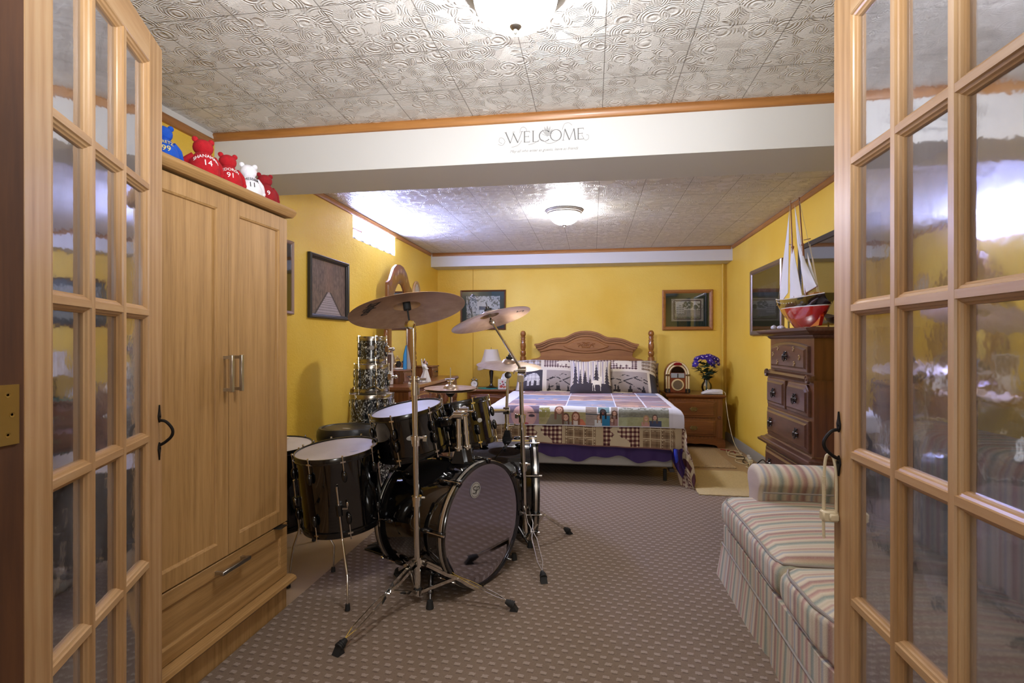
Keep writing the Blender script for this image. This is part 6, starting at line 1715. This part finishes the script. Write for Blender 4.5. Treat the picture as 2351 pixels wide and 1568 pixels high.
def arm(y0, y1, nm='arm'):
    m = MB(); yc = (y0+y1)/2; hw = (y1-y0)/2
    sec = []
    for k in range(25):
        a = math.radians(-35+250*k/24); sec.append((yc+(hw+.022)*math.cos(a), .508+.056*math.sin(a)+.0*k))
    sec = [(y1-.012, .27)]+[(y1-.01, .44)]+sec[1:-1]+[(y0+.01, .44), (y0+.012, .27)]
    xs = (.140, .146, .160, .18)
    rings = []
    for x, k in ((.135, .80), (.139, .93), (.150, 1.), (.90, 1.)):
        rings.append([Vector((x+ (.0), yc+(y-yc)*k, .40+(z-.40)*k if z > .40 else z)) for y, z in sec])
    m.ring_stack(rings); return m.build(nm, M_stripex, so_, ang=50)
arm(1.715, 1.885); arm(.04, .20)
m = MB(); m.tube([(.15+.75*t, 1.715-.018, .462) for t in [k/6 for k in range(7)]], .0042, n=6)
m.build('welt', MATS['welt_cord'], so_)
m = rounded(.60, .16, .30, .90, 1.74, .80, .06, bulge=.0); m.build('back_cushion', M_stripe, so_, ang=80)
# ------------------------------------------------------------------ model ship on the chest
SX = 1.13
def plX(u, v, X=SX):
    w = cw((u-1175.5)/1218, 1); k = X/w.x; return Vector((X, w.y*k, CAM_H-(v-786)/1218*k))
sp0 = Vector((SX, 3.10, 1.207))
ship = empty('model_ship', sp0, label='large model schooner with white sails and red and black hull on the tall chest', cat='model ship')
def S(v): return v-sp0
y_b, y_s = 3.47, 2.745
def hull_ring(t):           # t: 0 stern .. 1 bow, returns half section (x, z) from deck to keel
    y = y_s+(y_b-y_s)*t
    w = .078*max(0, math.sin(PI*min(1, max(0, (t*.93+.06)))))**.62
    sheer = 1.358+.030*(t-.42)**2*2+.018*t
    dep = .045+.115*max(0, math.sin(PI*min(1, max(0, (t-.03)/.92))))**.8
    keel = sheer-dep-(.015 if .15 < t < .6 else 0)
    return y, w, sheer, keel
def hpt(t, k, sgn):
    y, w, sh, ke = hull_ring(t); z = sh+(ke-sh)*k; f = (1-k**1.7)**.75
    return Vector((SX+sgn*w*f, y, z))
nt, nk = 36, 16
def wl(t): return .30
m = MB(); V = []; F = []; MI = []
for i in range(nt+1):
    for j in range(2*nk+1):
        k = abs(j-nk)/nk; k = 1-k; sg = -1 if j < nk else 1
        V.append(S(hpt(i/nt, k, sg)))
Wn = 2*nk+1
for i in range(nt):
    for j in range(2*nk):
        a = i*Wn+j; k = 1-abs(j+.5-nk)/nk
        t = (i+.5)/nt; z = hpt(t, k, 1).z; wlz = 1.300+.006*t
        MI.append(0 if z > wlz+.004 else (1 if z > wlz-.003 else 2)); F.append((a, a+1, a+Wn+1, a+Wn))
for idx in (0, nt): F.append([idx*Wn+j for j in range(Wn)]); MI.append(0)
m.v = [tuple(v) for v in V]; m.f = F; m.mi = MI
m.mi = []
def hull_mat():
    t = NT('painted_hull'); t.p(Roughness=.12, Coat_Weight=1.); sep = t.n('ShaderNodeSeparateXYZ'); t.l(t.co(), sep.inputs[0])
    z = t.math('SUBTRACT', sep.outputs[2], t.math('MULTIPLY', t.math('ADD', sep.outputs[1], .36), .02))
    up_ = t.math('GREATER_THAN', z, .1075); mid_ = t.math('GREATER_THAN', z, .1025)
    t.setc(t.mix(up_, t.mix(mid_, '#b5190c', '#e6e2da'), '#0c0c10')); return t.m
hull = m.build('hull', hull_mat(), ship, ang=50)
m = MB(); rings = []
for i in range(nt+1):
    a = S(hpt(i/nt, 0, 1)); b = S(hpt(i/nt, 0, -1)); rings.append((a, b))
for i in range(nt): m.add([rings[i][0], rings[i][1], rings[i+1][1], rings[i+1][0]], [(0, 1, 2, 3)])
m.v = [(x*.97, y, z-.004) for x, y, z in m.v]; m.build('deck', M_deck, ship)
m = MB()
for sg in (1, -1): m.tube([S(hpt(i/24, 0, sg)) for i in range(25)], .0022, n=6)
m.build('gunwale', M_hullwhite, ship)
m = MB(); kp = [S(Vector((SX, y, z))) for y, z in ((2.86, 1.295), (2.84, 1.26), (2.865, 1.215), (2.99, 1.210), (3.12, 1.222), (3.25, 1.25), (3.10, 1.27))]
m.ring_stack([[p+Vector((q, 0, 0)) for p in kp] for q in (-.008, .008)]); m.build('keel', M_hullred, ship)
for k in range(9):
    t = .40+.055*k
    for sg in (1, -1):
        m = MB(); c = S(hpt(t, .13, sg)); m.ell(c, (.0025, .003, .003), n=8, m=5)
    m.build('porthole', M_hullwhite, ship)
ft_, fb_ = S(plX(1815, 462)), S(plX(1826, 700)); mt_, mb_ = S(plX(1835, 455)), S(plX(1853, 698))
for tp, bt, nm in ((ft_, fb_, 'fore'), (mt_, mb_, 'main')):
    m = MB(); m.cyl(bt-Vector((0, 0, .03)), bt.lerp(tp, .55), .0068, .006, n=12); m.cyl(bt.lerp(tp, .52)+Vector((0, .006, 0)), tp, .0045, .003, n=10); m.ell(bt.lerp(tp, .55), .009, n=10, m=6); m.ell(tp, .005, n=8, m=6); m.build('mast', M_mast, ship)
def sail(pts, bul=.015, off=0., nm='sail'):
    P = [S(plX(u, v)) for u, v in pts]
    if len(P) == 3: P.append(P[2])
    a, b, c, d = P
    def f(u, v):
        q = a.lerp(b, u).lerp(d.lerp(c, u), v); return q+Vector((-bul*math.sin(PI*u)*math.sin(PI*min(1, v))+off, 0, 0))
    def g(u, v): return f(u, v)+Vector((.0012, 0, 0))
    m = MB(); m.grid(f, 12, 12); m.grid(g, 12, 12, True); s_ = m.build(nm, M_sail, ship, ang=70)
    e = MB(); e.tube([f(k/8, 0) for k in range(9)]+[f(1, k/8) for k in range(1, 9)]+[f(1-k/8, 1) for k in range(1, 9)]+[f(0, 1-k/8) for k in range(1, 8)], .0010, n=4, closed=True); e.build('bolt_rope', M_rope, s_)
    w = MB()
    for k in range(1, 6): w.tube([f(.05+.9*q/6, k/6)-Vector((.0008, 0, 0)) for q in range(7)], .0005, n=3)
    return s_
sail([(1814, 482), (1800, 610), (1791, 699), (1811, 672)], .012, -.004)
sail([(1814, 560), (1811, 640), (1812, 694), (1818, 560)], .006, .006)
sail([(1817, 572), (1813, 692), (1844, 692), (1822, 572)], .02, 0)
sail([(1820, 470), (1826, 560), (1850, 676), (1842, 600)], .012, .01)
sail([(1836, 560), (1847, 674), (1876, 657), (1850, 600)], .02, -.002)
sail([(1848, 580), (1853, 640), (1874, 662), (1866, 640)], .01, .012)
for a, b in (((1847, 676), (1878, 656)), ((1813, 696), (1846, 693)), ((1846, 551), (1860, 548)), ((1807, 561), (1819, 562)), ((1783, 701), (1800, 692))): MB().cyl(S(plX(*a)), S(plX(*b)), .0028, n=8).build('spar', M_mast, ship)
for a, b in (((1815, 464), (1786, 698)), ((1835, 458), (1878, 656)), ((1860, 560), (1880, 684)), ((1866, 590), (1883, 684)), ((1815, 464), (1835, 456)), ((1864, 592), (1878, 684))):
    MB().cyl(S(plX(*a)), S(plX(*b)), .0012, n=5).build('rigging', M_rope, ship)
for dy, s_ in ((-.02, 1), (-.20, 1.2), (.12, .8)):
    MB().box(-.02*s_, dy-.02, .150, .02*s_, dy+.035*s_, .178, bev=.003).build('deck_house', M_deck if s_ > 1 else M_sail, ship)
for dy in (-.10, .20):
    m = MB(); m.cyl((0, dy, 0), (0, dy, .055 if dy > 0 else .012), .005, n=10); m.box(-.03, dy-.008, 0, .03, dy+.008, .006); m.build('stand', M_brass, ship)
# shells and a low boat shaped dish beside it
for x, y, r in ((1.09, 3.43, .017), (1.10, 3.36, .014), (1.135, 3.40, .012), (1.09, 3.29, .013)):
    m = MB(); m.ell((0, 0, r*.8), (r, r*1.2, r*.8), n=12, m=8); m.tube([(r*.2, -r, r*.6), (0, 0, r*1.5), (-r*.3, r, r*.7)], r*.25, n=6, smooth=3)
    o = m.build('sea_shell', M_shell); o.location = (x, y, 1.2065); tag(o, 'small white sea shell on the chest top under the bow of the model ship', 'sea shell', 'shells under the model ship')
dh = empty('boat_dish', (1.30, 3.05, 1.2065), label='dark boat shaped dish on a gold stand on the tall chest behind the ship', cat='dish')
m = MB(); rings = []
for i in range(17):
    t = i/16; w = .055*math.sin(PI*t)**.6+.001; zz = .055+.03*(2*t-1)**2
    rings.append([Vector((w*math.cos(a), -.16+.32*t, zz+(.035*math.sin(a) if math.sin(a) < 0 else 0))) for a in [2*PI*k/12 for k in range(12)]])
m.ring_stack(rings); m.build('bowl', M_dark, dh)
m = MB(); m.tube([(0, -.14, .05), (0, -.14, .004), (0, .14, .004), (0, .14, .05)], .004, n=8); m.box(-.03, -.15, 0, .03, -.13, .004).box(-.03, .13, 0, .03, .15, .004); m.build('stand', M_gold, dh)

# ------------------------------------------------------------------ left nightstand: lamp, clock, tissue box, cloth
NZ = .5885
clo = MB(); clo.ring_stack([[(.15*math.cos(a)*(1+.03*math.cos(12*a)), .115*math.sin(a)*(1+.03*math.cos(12*a)), z) for a in [2*PI*k/72 for k in range(72)]] for z in (0, .003)])
o = clo.build('table_cloth', M_teal); o.location = (-1.20, 6.16, NZ+.0005); tag(o, 'small teal cloth under the lamp on the left nightstand', 'cloth')
lp = empty('table_lamp', (-1.185, 6.17, NZ+.0038), label='pewter table lamp with scalloped ivory shade on the left nightstand', cat='lamp')
m = MB(); m.lathe([(.001, 0), (.062, 0), (.064, .008), (.050, .016), (.030, .022), (.020, .034), (.014, .05), (.013, .06), (.018, .07), (.016, .085), (.018, .12), (.024, .165), (.026, .195), (.018, .205), (.008, .21), (.006, .30), (.001, .30)], n=32); m.build('base', M_pewter, lp)
N = 96
def shr(r, z, sc=0): return [Vector(((r)*math.cos(2*PI*k/N), r*math.sin(2*PI*k/N), z - sc*abs(math.sin(4*2*PI*k/N*.5+.3)))) for k in range(N)]
m = MB(); pf_ = [(.078, .455, 0), (.086, .42, 0), (.096, .38, 0), (.112, .33, 0), (.135, .28, 0), (.160, .255, .0), (.166, .245, .035)]
m.ring_stack([shr(r, z, s) for r, z, s in pf_]+[shr(r-.002, z, s) for r, z, s in reversed(pf_)], cap=False); m.build('lamp_shade', M_shade, lp)
m = MB(); m.cyl((0, 0, .30), (0, 0, .462), .002, n=6); m.ell((0, 0, .470), (.005, .005, .009), n=10, m=6); m.cyl((-.078, 0, .452), (.078, 0, .452), .0015, n=5); m.build('finial', M_brass, lp)
ck = empty('alarm_clock', (-1.372, 6.10, NZ), label='small twin bell alarm clock at the left edge of the left nightstand', cat='clock')
m = MB(); m.cyl((0, .02, .055), (0, -.018, .055), .042, n=28); m.build('case', M_steel, ck)
m = MB(); m.cyl((0, -.018, .055), (0, -.020, .055), .036, n=28); m.build('face', M_whiteink, ck)
m = MB(); m.cyl((0, -.021, .055), (.0, -.021, .08), .0015, n=5); m.cyl((0, -.021, .055), (.018, -.021, .06), .0015, n=5); m.build('hand', M_ink, ck)
for s in (-1, 1):
    m = MB(); m.ell((s*.022, 0, .104), (.018, .014, .010), n=14, m=8); m.build('bell', M_steel, ck)
    m = MB(); m.cyl((s*.03, 0, .02), (s*.038, 0, 0), .004, n=8); m.build('foot', M_steel, ck)
m = MB(); m.tube([(-.02, 0, .108), (-.012, 0, .128), (.012, 0, .128), (.02, 0, .108)], .002, n=6, smooth=3); m.build('handle', M_steel, ck)
tb_ = empty('tissue_box', (-1.02, 6.07, NZ), rz=.1, label='white tissue box with red flower print on the left nightstand', cat='tissue box')
def tbc(u, v):
    for cx, cy, r, c in ((.3, .3, .16, '#b5483f'), (.5, .5, .1, '#8f3b4a'), (.62, .25, .13, '#c06a52'), (.42, .78, .1, '#a8434a'), (.7, .7, .07, '#5f7a55'), (.2, .6, .06, '#5f7a55'), (.5, .15, .06, '#5f7a55')):
        if (u-cx)**2+(v-cy)**2 < (r*(.8+.4*vnoise(u*20, v*20)))**2: return c
    return '#d6d0c8'
m = MB(); m.box(-.062, -.060, 0, .062, .062, .115, bev=.003); m.build('carton', M_porc, tb_)
painted('printed_side', lambda u, v: Vector((-.058+.116*u, -.0605, .004+.107*v)), tbc, 30, 28, M_attr_print, tb_)
m = MB(); m.grid(lambda u, v: Vector((-.035+.07*u+.02*v, .01+.015*math.sin(u*7+v*3), .112+.085*v*(1-.5*abs(u-.6)))), 10, 10); m.build('tissue', M_whiteink, tb_)

# ------------------------------------------------------------------ right nightstand: jukebox, flowers, phone
RZ = .5675
jk = empty('jukebox_radio', (.94, 6.20, RZ), label='miniature arched jukebox radio with cream tubes on the right nightstand', cat='radio')
def arch_pts(w, zs, n=20, z0=0): return [(-w, z0), (w, z0), (w, zs)] + [(w*math.cos(PI*k/n), zs+w*math.sin(PI*k/n)*1.12) for k in range(1, n)] + [(-w, zs)]
m = MB(); m.prism(arch_pts(.132, .200), -.06, .07, chamfer=.006); m.build('cabinet', M_juke, jk)
def tubearc(w, r, mat, y):
    m = MB(); m.tube([(w, y, .045)]+[(w, y, .045+.155*k/4) for k in range(1, 5)]+[(w*math.cos(PI*k/20), y, .20+w*1.12*math.sin(PI*k/20)) for k in range(1, 20)]+[(-w, y, .2-.155*k/4) for k in range(5)], r, n=10); m.build('light_tube', mat, jk)
tubearc(.120, .0105, M_cream, -.060); tubearc(.094, .0085, M_cream, -.062)
m = MB()
m.tube([(.107*math.cos(PI*k/20), -.062, .20+.107*1.12*math.sin(PI*k/20)) for k in range(0, 21)], .003, n=6); m.build('chrome_band', M_chrome, jk)
for s in (-1, 1):
    MB().box(s*.107-.026, -.076, .0, s*.107+.026, -.05, .045, bev=.004).build('foot_block', M_bplastic, jk)
    MB().box(s*.107-.026, -.078, .188, s*.107+.026, -.05, .208, bev=.004).build('chrome_clasp', M_chrome, jk)
    MB().box(s*.107-.008, -.080, .004, s*.107+.004, -.074, .042, bev=.002).build('chrome_strip', M_chrome, jk)
m = MB(); m.prism([(-.040, .305), (.040, .305), (.046, .325), (.02, .338), (-.02, .338), (-.046, .325)], -.078, -.05, chamfer=.004); m.build('red_crest', M_jred, jk)
m = MB(); m.prism([(.072*math.cos(PI*k/16), .225+.066*math.sin(PI*k/16)) for k in range(17)], -.066, -.060); m.build('display_arch', M_screen, jk)
m = MB(); m.box(-.072, -.068, .166, .072, -.058, .218, bev=.002); m.build('selection_panel', plain('silver_panel', '#a9b0b4', .3, .3), jk)
m = MB(); m.box(-.006, -.072, .170, .006, -.066, .214, bev=.001); m.build('dial', M_pewter, jk)
m = MB(); m.prism([(.068*math.cos(a)*(1 if abs(math.cos(a)) < .9 else 1), .088+.066*math.sin(a)) for a in [2*PI*k/32 for k in range(32)]], -.074, -.058, chamfer=.005); m.build('speaker_ring', M_cream, jk)
m = MB(); m.prism([(.052*math.cos(a), .088+.052*math.sin(a)) for a in [2*PI*k/32 for k in range(32)]], -.076, -.07); g_ = m.build('speaker_grille', plain('grille_bronze', '#6f5c48', .5, .3), jk)
m = MB()
for k in range(-4, 5):
    c = k*.011; h_ = math.sqrt(max(0, .051**2-c*c))
    for sg in (1, -1):
        a = Vector((c, -.0765, 0)); d = Vector((0, 0, h_)); R45 = Matrix.Rotation(sg*PI/4, 3, 'Y')
        m.cyl(R45 @ (a-d)+Vector((0, 0, .088)), R45 @ (a+d)+Vector((0, 0, .088)), .0012, n=4)
m.build('lattice', M_steel, g_)
fv = empty('flower_vase', (1.262, 6.20, RZ), label='clear glass vase of violet flowers on the right nightstand', cat='vase of flowers')
pfv = [(.030, .0), (.036, .004), (.050, .03), (.058, .06), (.052, .095), (.032, .125), (.028, .14), (.036, .155)]
m = MB(); m.lathe(pfv+[(r-.002, z) for r, z in reversed(pfv)], n=32, cap=False); m.build('vase', M_glass, fv)
random.seed(11)
for k in range(7):
    a = k*.9; m = MB(); m.tube([(.012*math.cos(a+2), .012*math.sin(a+2), .01), (.01*math.cos(a), .01*math.sin(a), .12), (.04*math.cos(a), .04*math.sin(a), .22)], .0028, n=6, smooth=3); m.build('stem', M_stem, fv)
flower_parts = []
def bloom(c, r, tilt):
    M = Matrix.Translation(c) @ axisM(tilt)
    m = MB()
    for q in range(2):
        n = 12
        for k in range(n):
            a = 2*PI*(k+.5*q)/n; d = Vector((math.cos(a), math.sin(a), 0)); s = Vector((-d.y, d.x, 0)); up = Vector((0, 0, 1)); L_ = r*(1-.3*q)
            pts = [d*.15*L_, d*.6*L_+s*.16*L_+up*(.10+.12*q)*L_, d*L_+up*(.16+.25*q)*L_, d*.6*L_-s*.16*L_+up*(.10+.12*q)*L_]
            m.add([M @ p for p in pts]+[M @ (p-up*.0012) for p in pts], [(0, 1, 2, 3), (7, 6, 5, 4), (0, 4, 5, 1), (1, 5, 6, 2), (2, 6, 7, 3), (3, 7, 4, 0)])
    f_ = m.build('bloom', M_petal, fv, smooth=False)
    m = MB(); m.ell(M @ Vector((0, 0, r*.22)), r*.16, n=8, m=5); m.build('flower_centre', M_petalc, f_)
for k in range(40):
    a = random.uniform(0, 2*PI); e = random.uniform(.05, 1.35); R_ = random.uniform(.85, 1)
    d = Vector((math.cos(a)*math.cos(e), math.sin(a)*math.cos(e)*.75, math.sin(e)*.72)); c = Vector((0, 0, .30))+Vector((d.x*.155*R_, d.y*.15*R_, d.z*.16*R_))
    bloom(c, random.uniform(.036, .052), d+Vector((0, -.5, .25)))
m = MB()
for k in range(150):
    a = random.uniform(0, 2*PI); h_ = random.uniform(.15, .34); rr_ = (.03+.115*min(1, (h_-.14)/.13))*random.uniform(.5, 1)
    c = Vector((math.cos(a)*rr_, math.sin(a)*rr_*.9, h_)); d = Vector((math.cos(a), math.sin(a), random.uniform(-.3, .5))).normalized(); s = d.cross(Vector((0, 0, 1))).normalized(); L_ = random.uniform(.028, .052)
    up = s.cross(d)
    pts = [c-d*L_, c+s*L_*.5, c+d*L_, c-s*L_*.5]; m.add(pts+[p+up*.001 for p in pts], [(0, 1, 2, 3), (7, 6, 5, 4)])
m.build('leaves', M_leaf, fv, smooth=False)
ph = empty('telephone', (1.275, 5.99, RZ), label='white desk telephone at the front right edge of the right nightstand', cat='telephone')
m = MB(); P = [(-.105, .004), (.10, .004), (.105, .012), (.105, .046), (.096, .054), (.02, .055), (-.05, .045), (-.095, .022), (-.108, .012)]
m.prism([(x, z) for x, z in P], -.045, .045, chamfer=.008); m.build('body', M_wplastic, ph)
m = MB(); m.prism([(-.075, .020), (-.03, .030), (.03, .034), (.075, .032), (.05, .026), (-.0, .022)], -.050, -.044, chamfer=.002); m.build('handset', M_wplastic, ph)
def cable(name, pts, r, mat, label, cat='cable', grp=None, sm=6):
    m = MB(); m.tube(pts, r, n=8, smooth=sm); o = m.build(name, mat); tag(o, label, cat, grp); return o
cable('phone_cord', [(1.385, 5.98, .60), (1.405, 5.96, .585), (1.410, 5.95, .50), (1.425, 5.90, .30), (1.45, 5.80, .10), (1.47, 5.62, .010), (1.46, 5.45, .006), (1.40, 5.40, .006)], .003, M_cord, 'thin ivory phone cord hanging from the right nightstand down to the floor')
cable('extension_cable', [(1.40, 5.86, .006), (1.36, 5.70, .006), (1.42, 5.60, .006), (1.49, 5.64, .006), (1.47, 5.75, .006), (1.40, 5.74, .012), (1.34, 5.55, .006), (1.40, 5.42, .006), (1.46, 5.35, .006)], .0045, M_cord, 'looped ivory extension cable on the floor by the right nightstand')
cable('extension_cable', [(1.46, 5.20, .006), (1.40, 5.16, .006), (1.34, 5.25, .006), (1.37, 5.38, .006), (1.45, 5.34, .014), (1.42, 5.12, .006), (1.37, 5.05, .006), (1.42, 4.98, .006)], .0045, M_cord, 'second ivory extension cable lying nearer the beige shag rug', 'cable')
cable('power_cable', [(1.40, 5.50, .006), (1.45, 5.40, .02), (1.40, 5.26, .004), (1.44, 5.08, .012), (1.49, 4.98, .09), (1.50, 4.88, .05), (1.49, 4.84, .02)], .0045, M_bplastic, 'black power cable arching over the floor beside the baseboard')
cable('red_cord', [(1.33, 5.84, .006), (1.37, 5.80, .008), (1.44, 5.76, .006), (1.43, 5.66, .006)], .005, plain('red_cord', '#8c2a1e', .5), 'short red cord on the floor at the foot of the right nightstand')
def block(name, c, s, rz, mat, label, cat):
    m = MB(); m.box(-s[0]/2, -s[1]/2, 0, s[0]/2, s[1]/2, s[2], bev=.005); o = m.build(name, mat); o.location = c; o.rotation_euler = (0, 0, rz); tag(o, label, cat); return o
ps = block('power_strip', (1.465, 5.30, .001), (.045, .16, .028), -.1, M_cord, 'ivory power strip with plugs on the floor along the right baseboard', 'power strip')
pl_ = MB(); pl_.box(-.012, .03, .028, .012, .055, .055, bev=.003).box(-.012, -.05, .028, .012, -.02, .05, bev=.003); pl_.build('plug', M_wplastic, ps)
block('plug', (1.488, 4.84, .0), (.03, .045, .03), .1, M_bplastic, 'black plug at the end of the arching power cable', 'plug')
# rugs on the vinyl floor
def rug(name, x0, y0, x1, y1, h, mat, label, sk=0, z=.0):
    m = MB(); nx, ny = 40, 60
    def f(u, v): 
        e = min(u, 1-u, v, 1-v); q = min(1, e/.03)
        return Vector((x0+(x1-x0)*u+sk*(v-.5)+.004*math.sin(v*60), y0+(y1-y0)*v+.004*math.sin(u*50), z+h*(.5+.5*q)))
    m.grid(f, nx, ny)
    rim = [(0, v/ny) for v in range(ny+1)]
    m.grid(lambda u, v: Vector((f(u, v).x, f(u, v).y, z+.0005)), 1, 1, True)
    for A, B in (((0, 0), (1, 0)), ((1, 0), (1, 1)), ((1, 1), (0, 1)), ((0, 1), (0, 0))):
        m.grid(lambda u, v, A=A, B=B: (lambda p: Vector((p.x, p.y, z+.0005 if v < .5 else p.z)))(f(A[0]+(B[0]-A[0])*u, A[1]+(B[1]-A[1])*u)), 40, 1)
    o = m.build(name, mat, ang=70); tag(o, label, 'rug'); return o
rug('shag_rug', .80, 4.98, 1.27, 5.78, .022, M_mat1, 'beige shag rug on the floor in front of the right nightstand')
rug('woven_mat', .775, 4.06, 1.30, 4.84, .012, M_mat2, 'cream woven mat between the foot of the bed and the sofa', .0, .0085)

# ------------------------------------------------------------------ things on the dresser
DZ = .7715
an = empty('angel_figurine', (-1.515, 4.66, DZ), label='white gowned angel figurine on the front of the dresser', cat='figurine')
m = MB(); R_ = []
for z, r, w_ in ((0, .052, .010), (.01, .050, .010), (.04, .038, .006), (.08, .026, .003), (.11, .018, .001), (.125, .015, 0), (.14, .020, 0), (.155, .014, 0), (.162, .006, 0)):
    R_.append([Vector(((r+w_*math.sin(7*a))*math.cos(a)+.010*math.sin(z*18), (r+w_*math.sin(7*a))*math.sin(a), z)) for a in [2*PI*k/42 for k in range(42)]])
m.ring_stack(R_); m.build('gown', M_porc, an)
m = MB(); m.ell((.008, 0, .176), (.013, .013, .016), n=14, m=10); m.build('head', M_pinkface, an)
m = MB(); m.ell((.002, 0, .181), (.015, .015, .015), n=14, m=8); m.build('hair', plain('brown_hair', '#6a4a38', .6), an)
for s in (-1, 1):
    m = MB(); m.tube([(.006, s*.018, .142), (.022, s*.022, .120), (.034, s*.008, .118)], [.007, .006, .004], n=8, smooth=3); m.build('arm', M_porc, an)
    m = MB(); m.prism([(0, .10), (.05, .16), (.062, .20), (.045, .21), (.01, .15)], .0, .004, Matrix.Translation((-.012, 0, 0)) @ Matrix.Rotation(PI/2*s, 4, 'Z')); m.build('wing', M_porc, an)
bn = empty('sail_figurine', (-1.66, 4.60, DZ), rz=.9, label='slim blue and silver sail shaped ornament rising behind the foreground stand pole', cat='ornament')
m = MB(); m.ring_stack([[(x*k, y, z) for x, z in ()] for k, y in ()] or [[(-.035, -.008, 0), (.035, -.008, 0), (.035, .008, 0), (-.035, .008, 0)], [(-.030, -.006, .012), (.030, -.006, .012), (.030, .006, .012), (-.030, .006, .012)]]); m.build('foot', M_steel, bn)
m = MB(); m.prism([(-.004, .012), (-.040, .12), (-.036, .24), (-.012, .33), (-.004, .33)], -.004, .004, chamfer=.002); m.build('blue_sail', M_bluecloth, bn)
m = MB(); m.prism([(.0, .012), (.045, .07), (.040, .16), (.02, .26), (.0, .34)], -.004, .004, chamfer=.002); m.build('silver_sail', plain('silver_glaze', '#a5a9b2', .3, .4), bn)
pf2 = empty('white_stand', (-1.52, 4.38, DZ), rz=.3, label='white slender picture easel standing on the near front of the dresser', cat='easel')
m = MB(); m.box(-.045, -.04, 0, .045, .04, .018, bev=.003); m.build('base', M_porc, pf2)
m = MB(); m.box(-.012, -.010, .018, .012, .010, .215, bev=.003, M=Matrix.Rotation(-.06, 4, 'X')); m.build('upright', M_porc, pf2)
wf = empty('standing_photo_frame', (-1.73, 4.30, DZ), rz=.55, label='white standing photo frame beside the top drums of the pearl stack', cat='photo frame')
m = MB()
def rgf(i, y, z0=0): return [(-.052+i, y, .10+i), (.052-i, y, .10+i), (.052-i, y, .27-i), (-.052+i, y, .27-i)]
m.ring_stack([rgf(0, .006), rgf(0, -.006), rgf(.014, -.006), rgf(.014, -.001)], cap=False); m.build('frame', M_porc, wf)
m = MB(); m.box(-.046, -.001, .106, .046, .004, .264); m.build('photo', plain('brown_photo', '#6a4f42', .5, var=.4, vscale=30), wf)
m = MB(); m.box(-.05, -.03, .0, .05, .03, .10, bev=.004); m.build('base', M_porc, wf)
gc = empty('ornate_clock', (-1.72, 4.52, DZ+.119), rz=1.2, label='ornate gilt and black ornament on the left small drawer box', cat='ornament')
m = MB(); m.box(-.045, -.03, 0, .045, .03, .012, bev=.003); m.build('base', M_porc, gc)
m = MB()
for s in (-1, 1): m.tube([(s*.035, 0, .012), (s*.045, 0, .04), (s*.02, 0, .055), (s*.03, 0, .085), (s*.008, 0, .10), (0, 0, .085)], .006, n=7, smooth=4)
m.ell((.0, 0, .11), (.012, .008, .012), n=10, m=6); m.build('gilt_scroll', plain('gilt', '#b39a6a', .35, .5), gc)
m = MB(); m.cyl((.012, -.012, .045), (.012, .006, .045), .028, n=20); m.build('black_disc', M_bplastic, gc)
bx = empty('trinket', (-1.72, 5.33, DZ+.119), rz=1.57, label='small dark arched trinket on the right small drawer box of the dresser', cat='ornament')
m = MB(); m.prism([(.035*math.cos(PI*k/14), .045*math.sin(PI*k/14)) for k in range(15)], -.015, .015, chamfer=.003); m.build('body', M_bplastic, bx)
m = MB(); m.ell((.0, -.018, .020), (.014, .006, .012), n=10, m=6); m.build('flower', M_petalc, bx)
# ------------------------------------------------------------------ groups of like things
GR = {'plush_toy': 'plush bears on top of the wardrobe', 'pillow': 'pillows on the bed', 'floor_tom': 'floor toms of the black drum kit', 'rack_tom': 'rack toms of the black drum kit',
      'bass_drum': 'bass drums of the black drum kit', 'pearl_drum': 'pearl drums stacked by the left wall', 'cymbal_stand': 'tripod cymbal stands', 'crash_cymbal': 'crash cymbals',
      'hi_hat_cymbal': 'pair of hi-hat cymbals', 'tom_holder': 'tom posts on the nearer bass drum', 'framed_print': 'framed pictures on the walls', 'ceiling_light': 'dome ceiling lights',
      'nightstand': 'nightstands beside the bed', 'jewellery_drawer': 'small drawer boxes on the dresser', 'extension_cable': 'ivory cables by the right wall'}
for o in list(C.objects):
    if o.parent is None and 'category' in o and 'group' not in o:
        g = GR.get(o.name.split('.')[0])
        if g: o['group'] = g
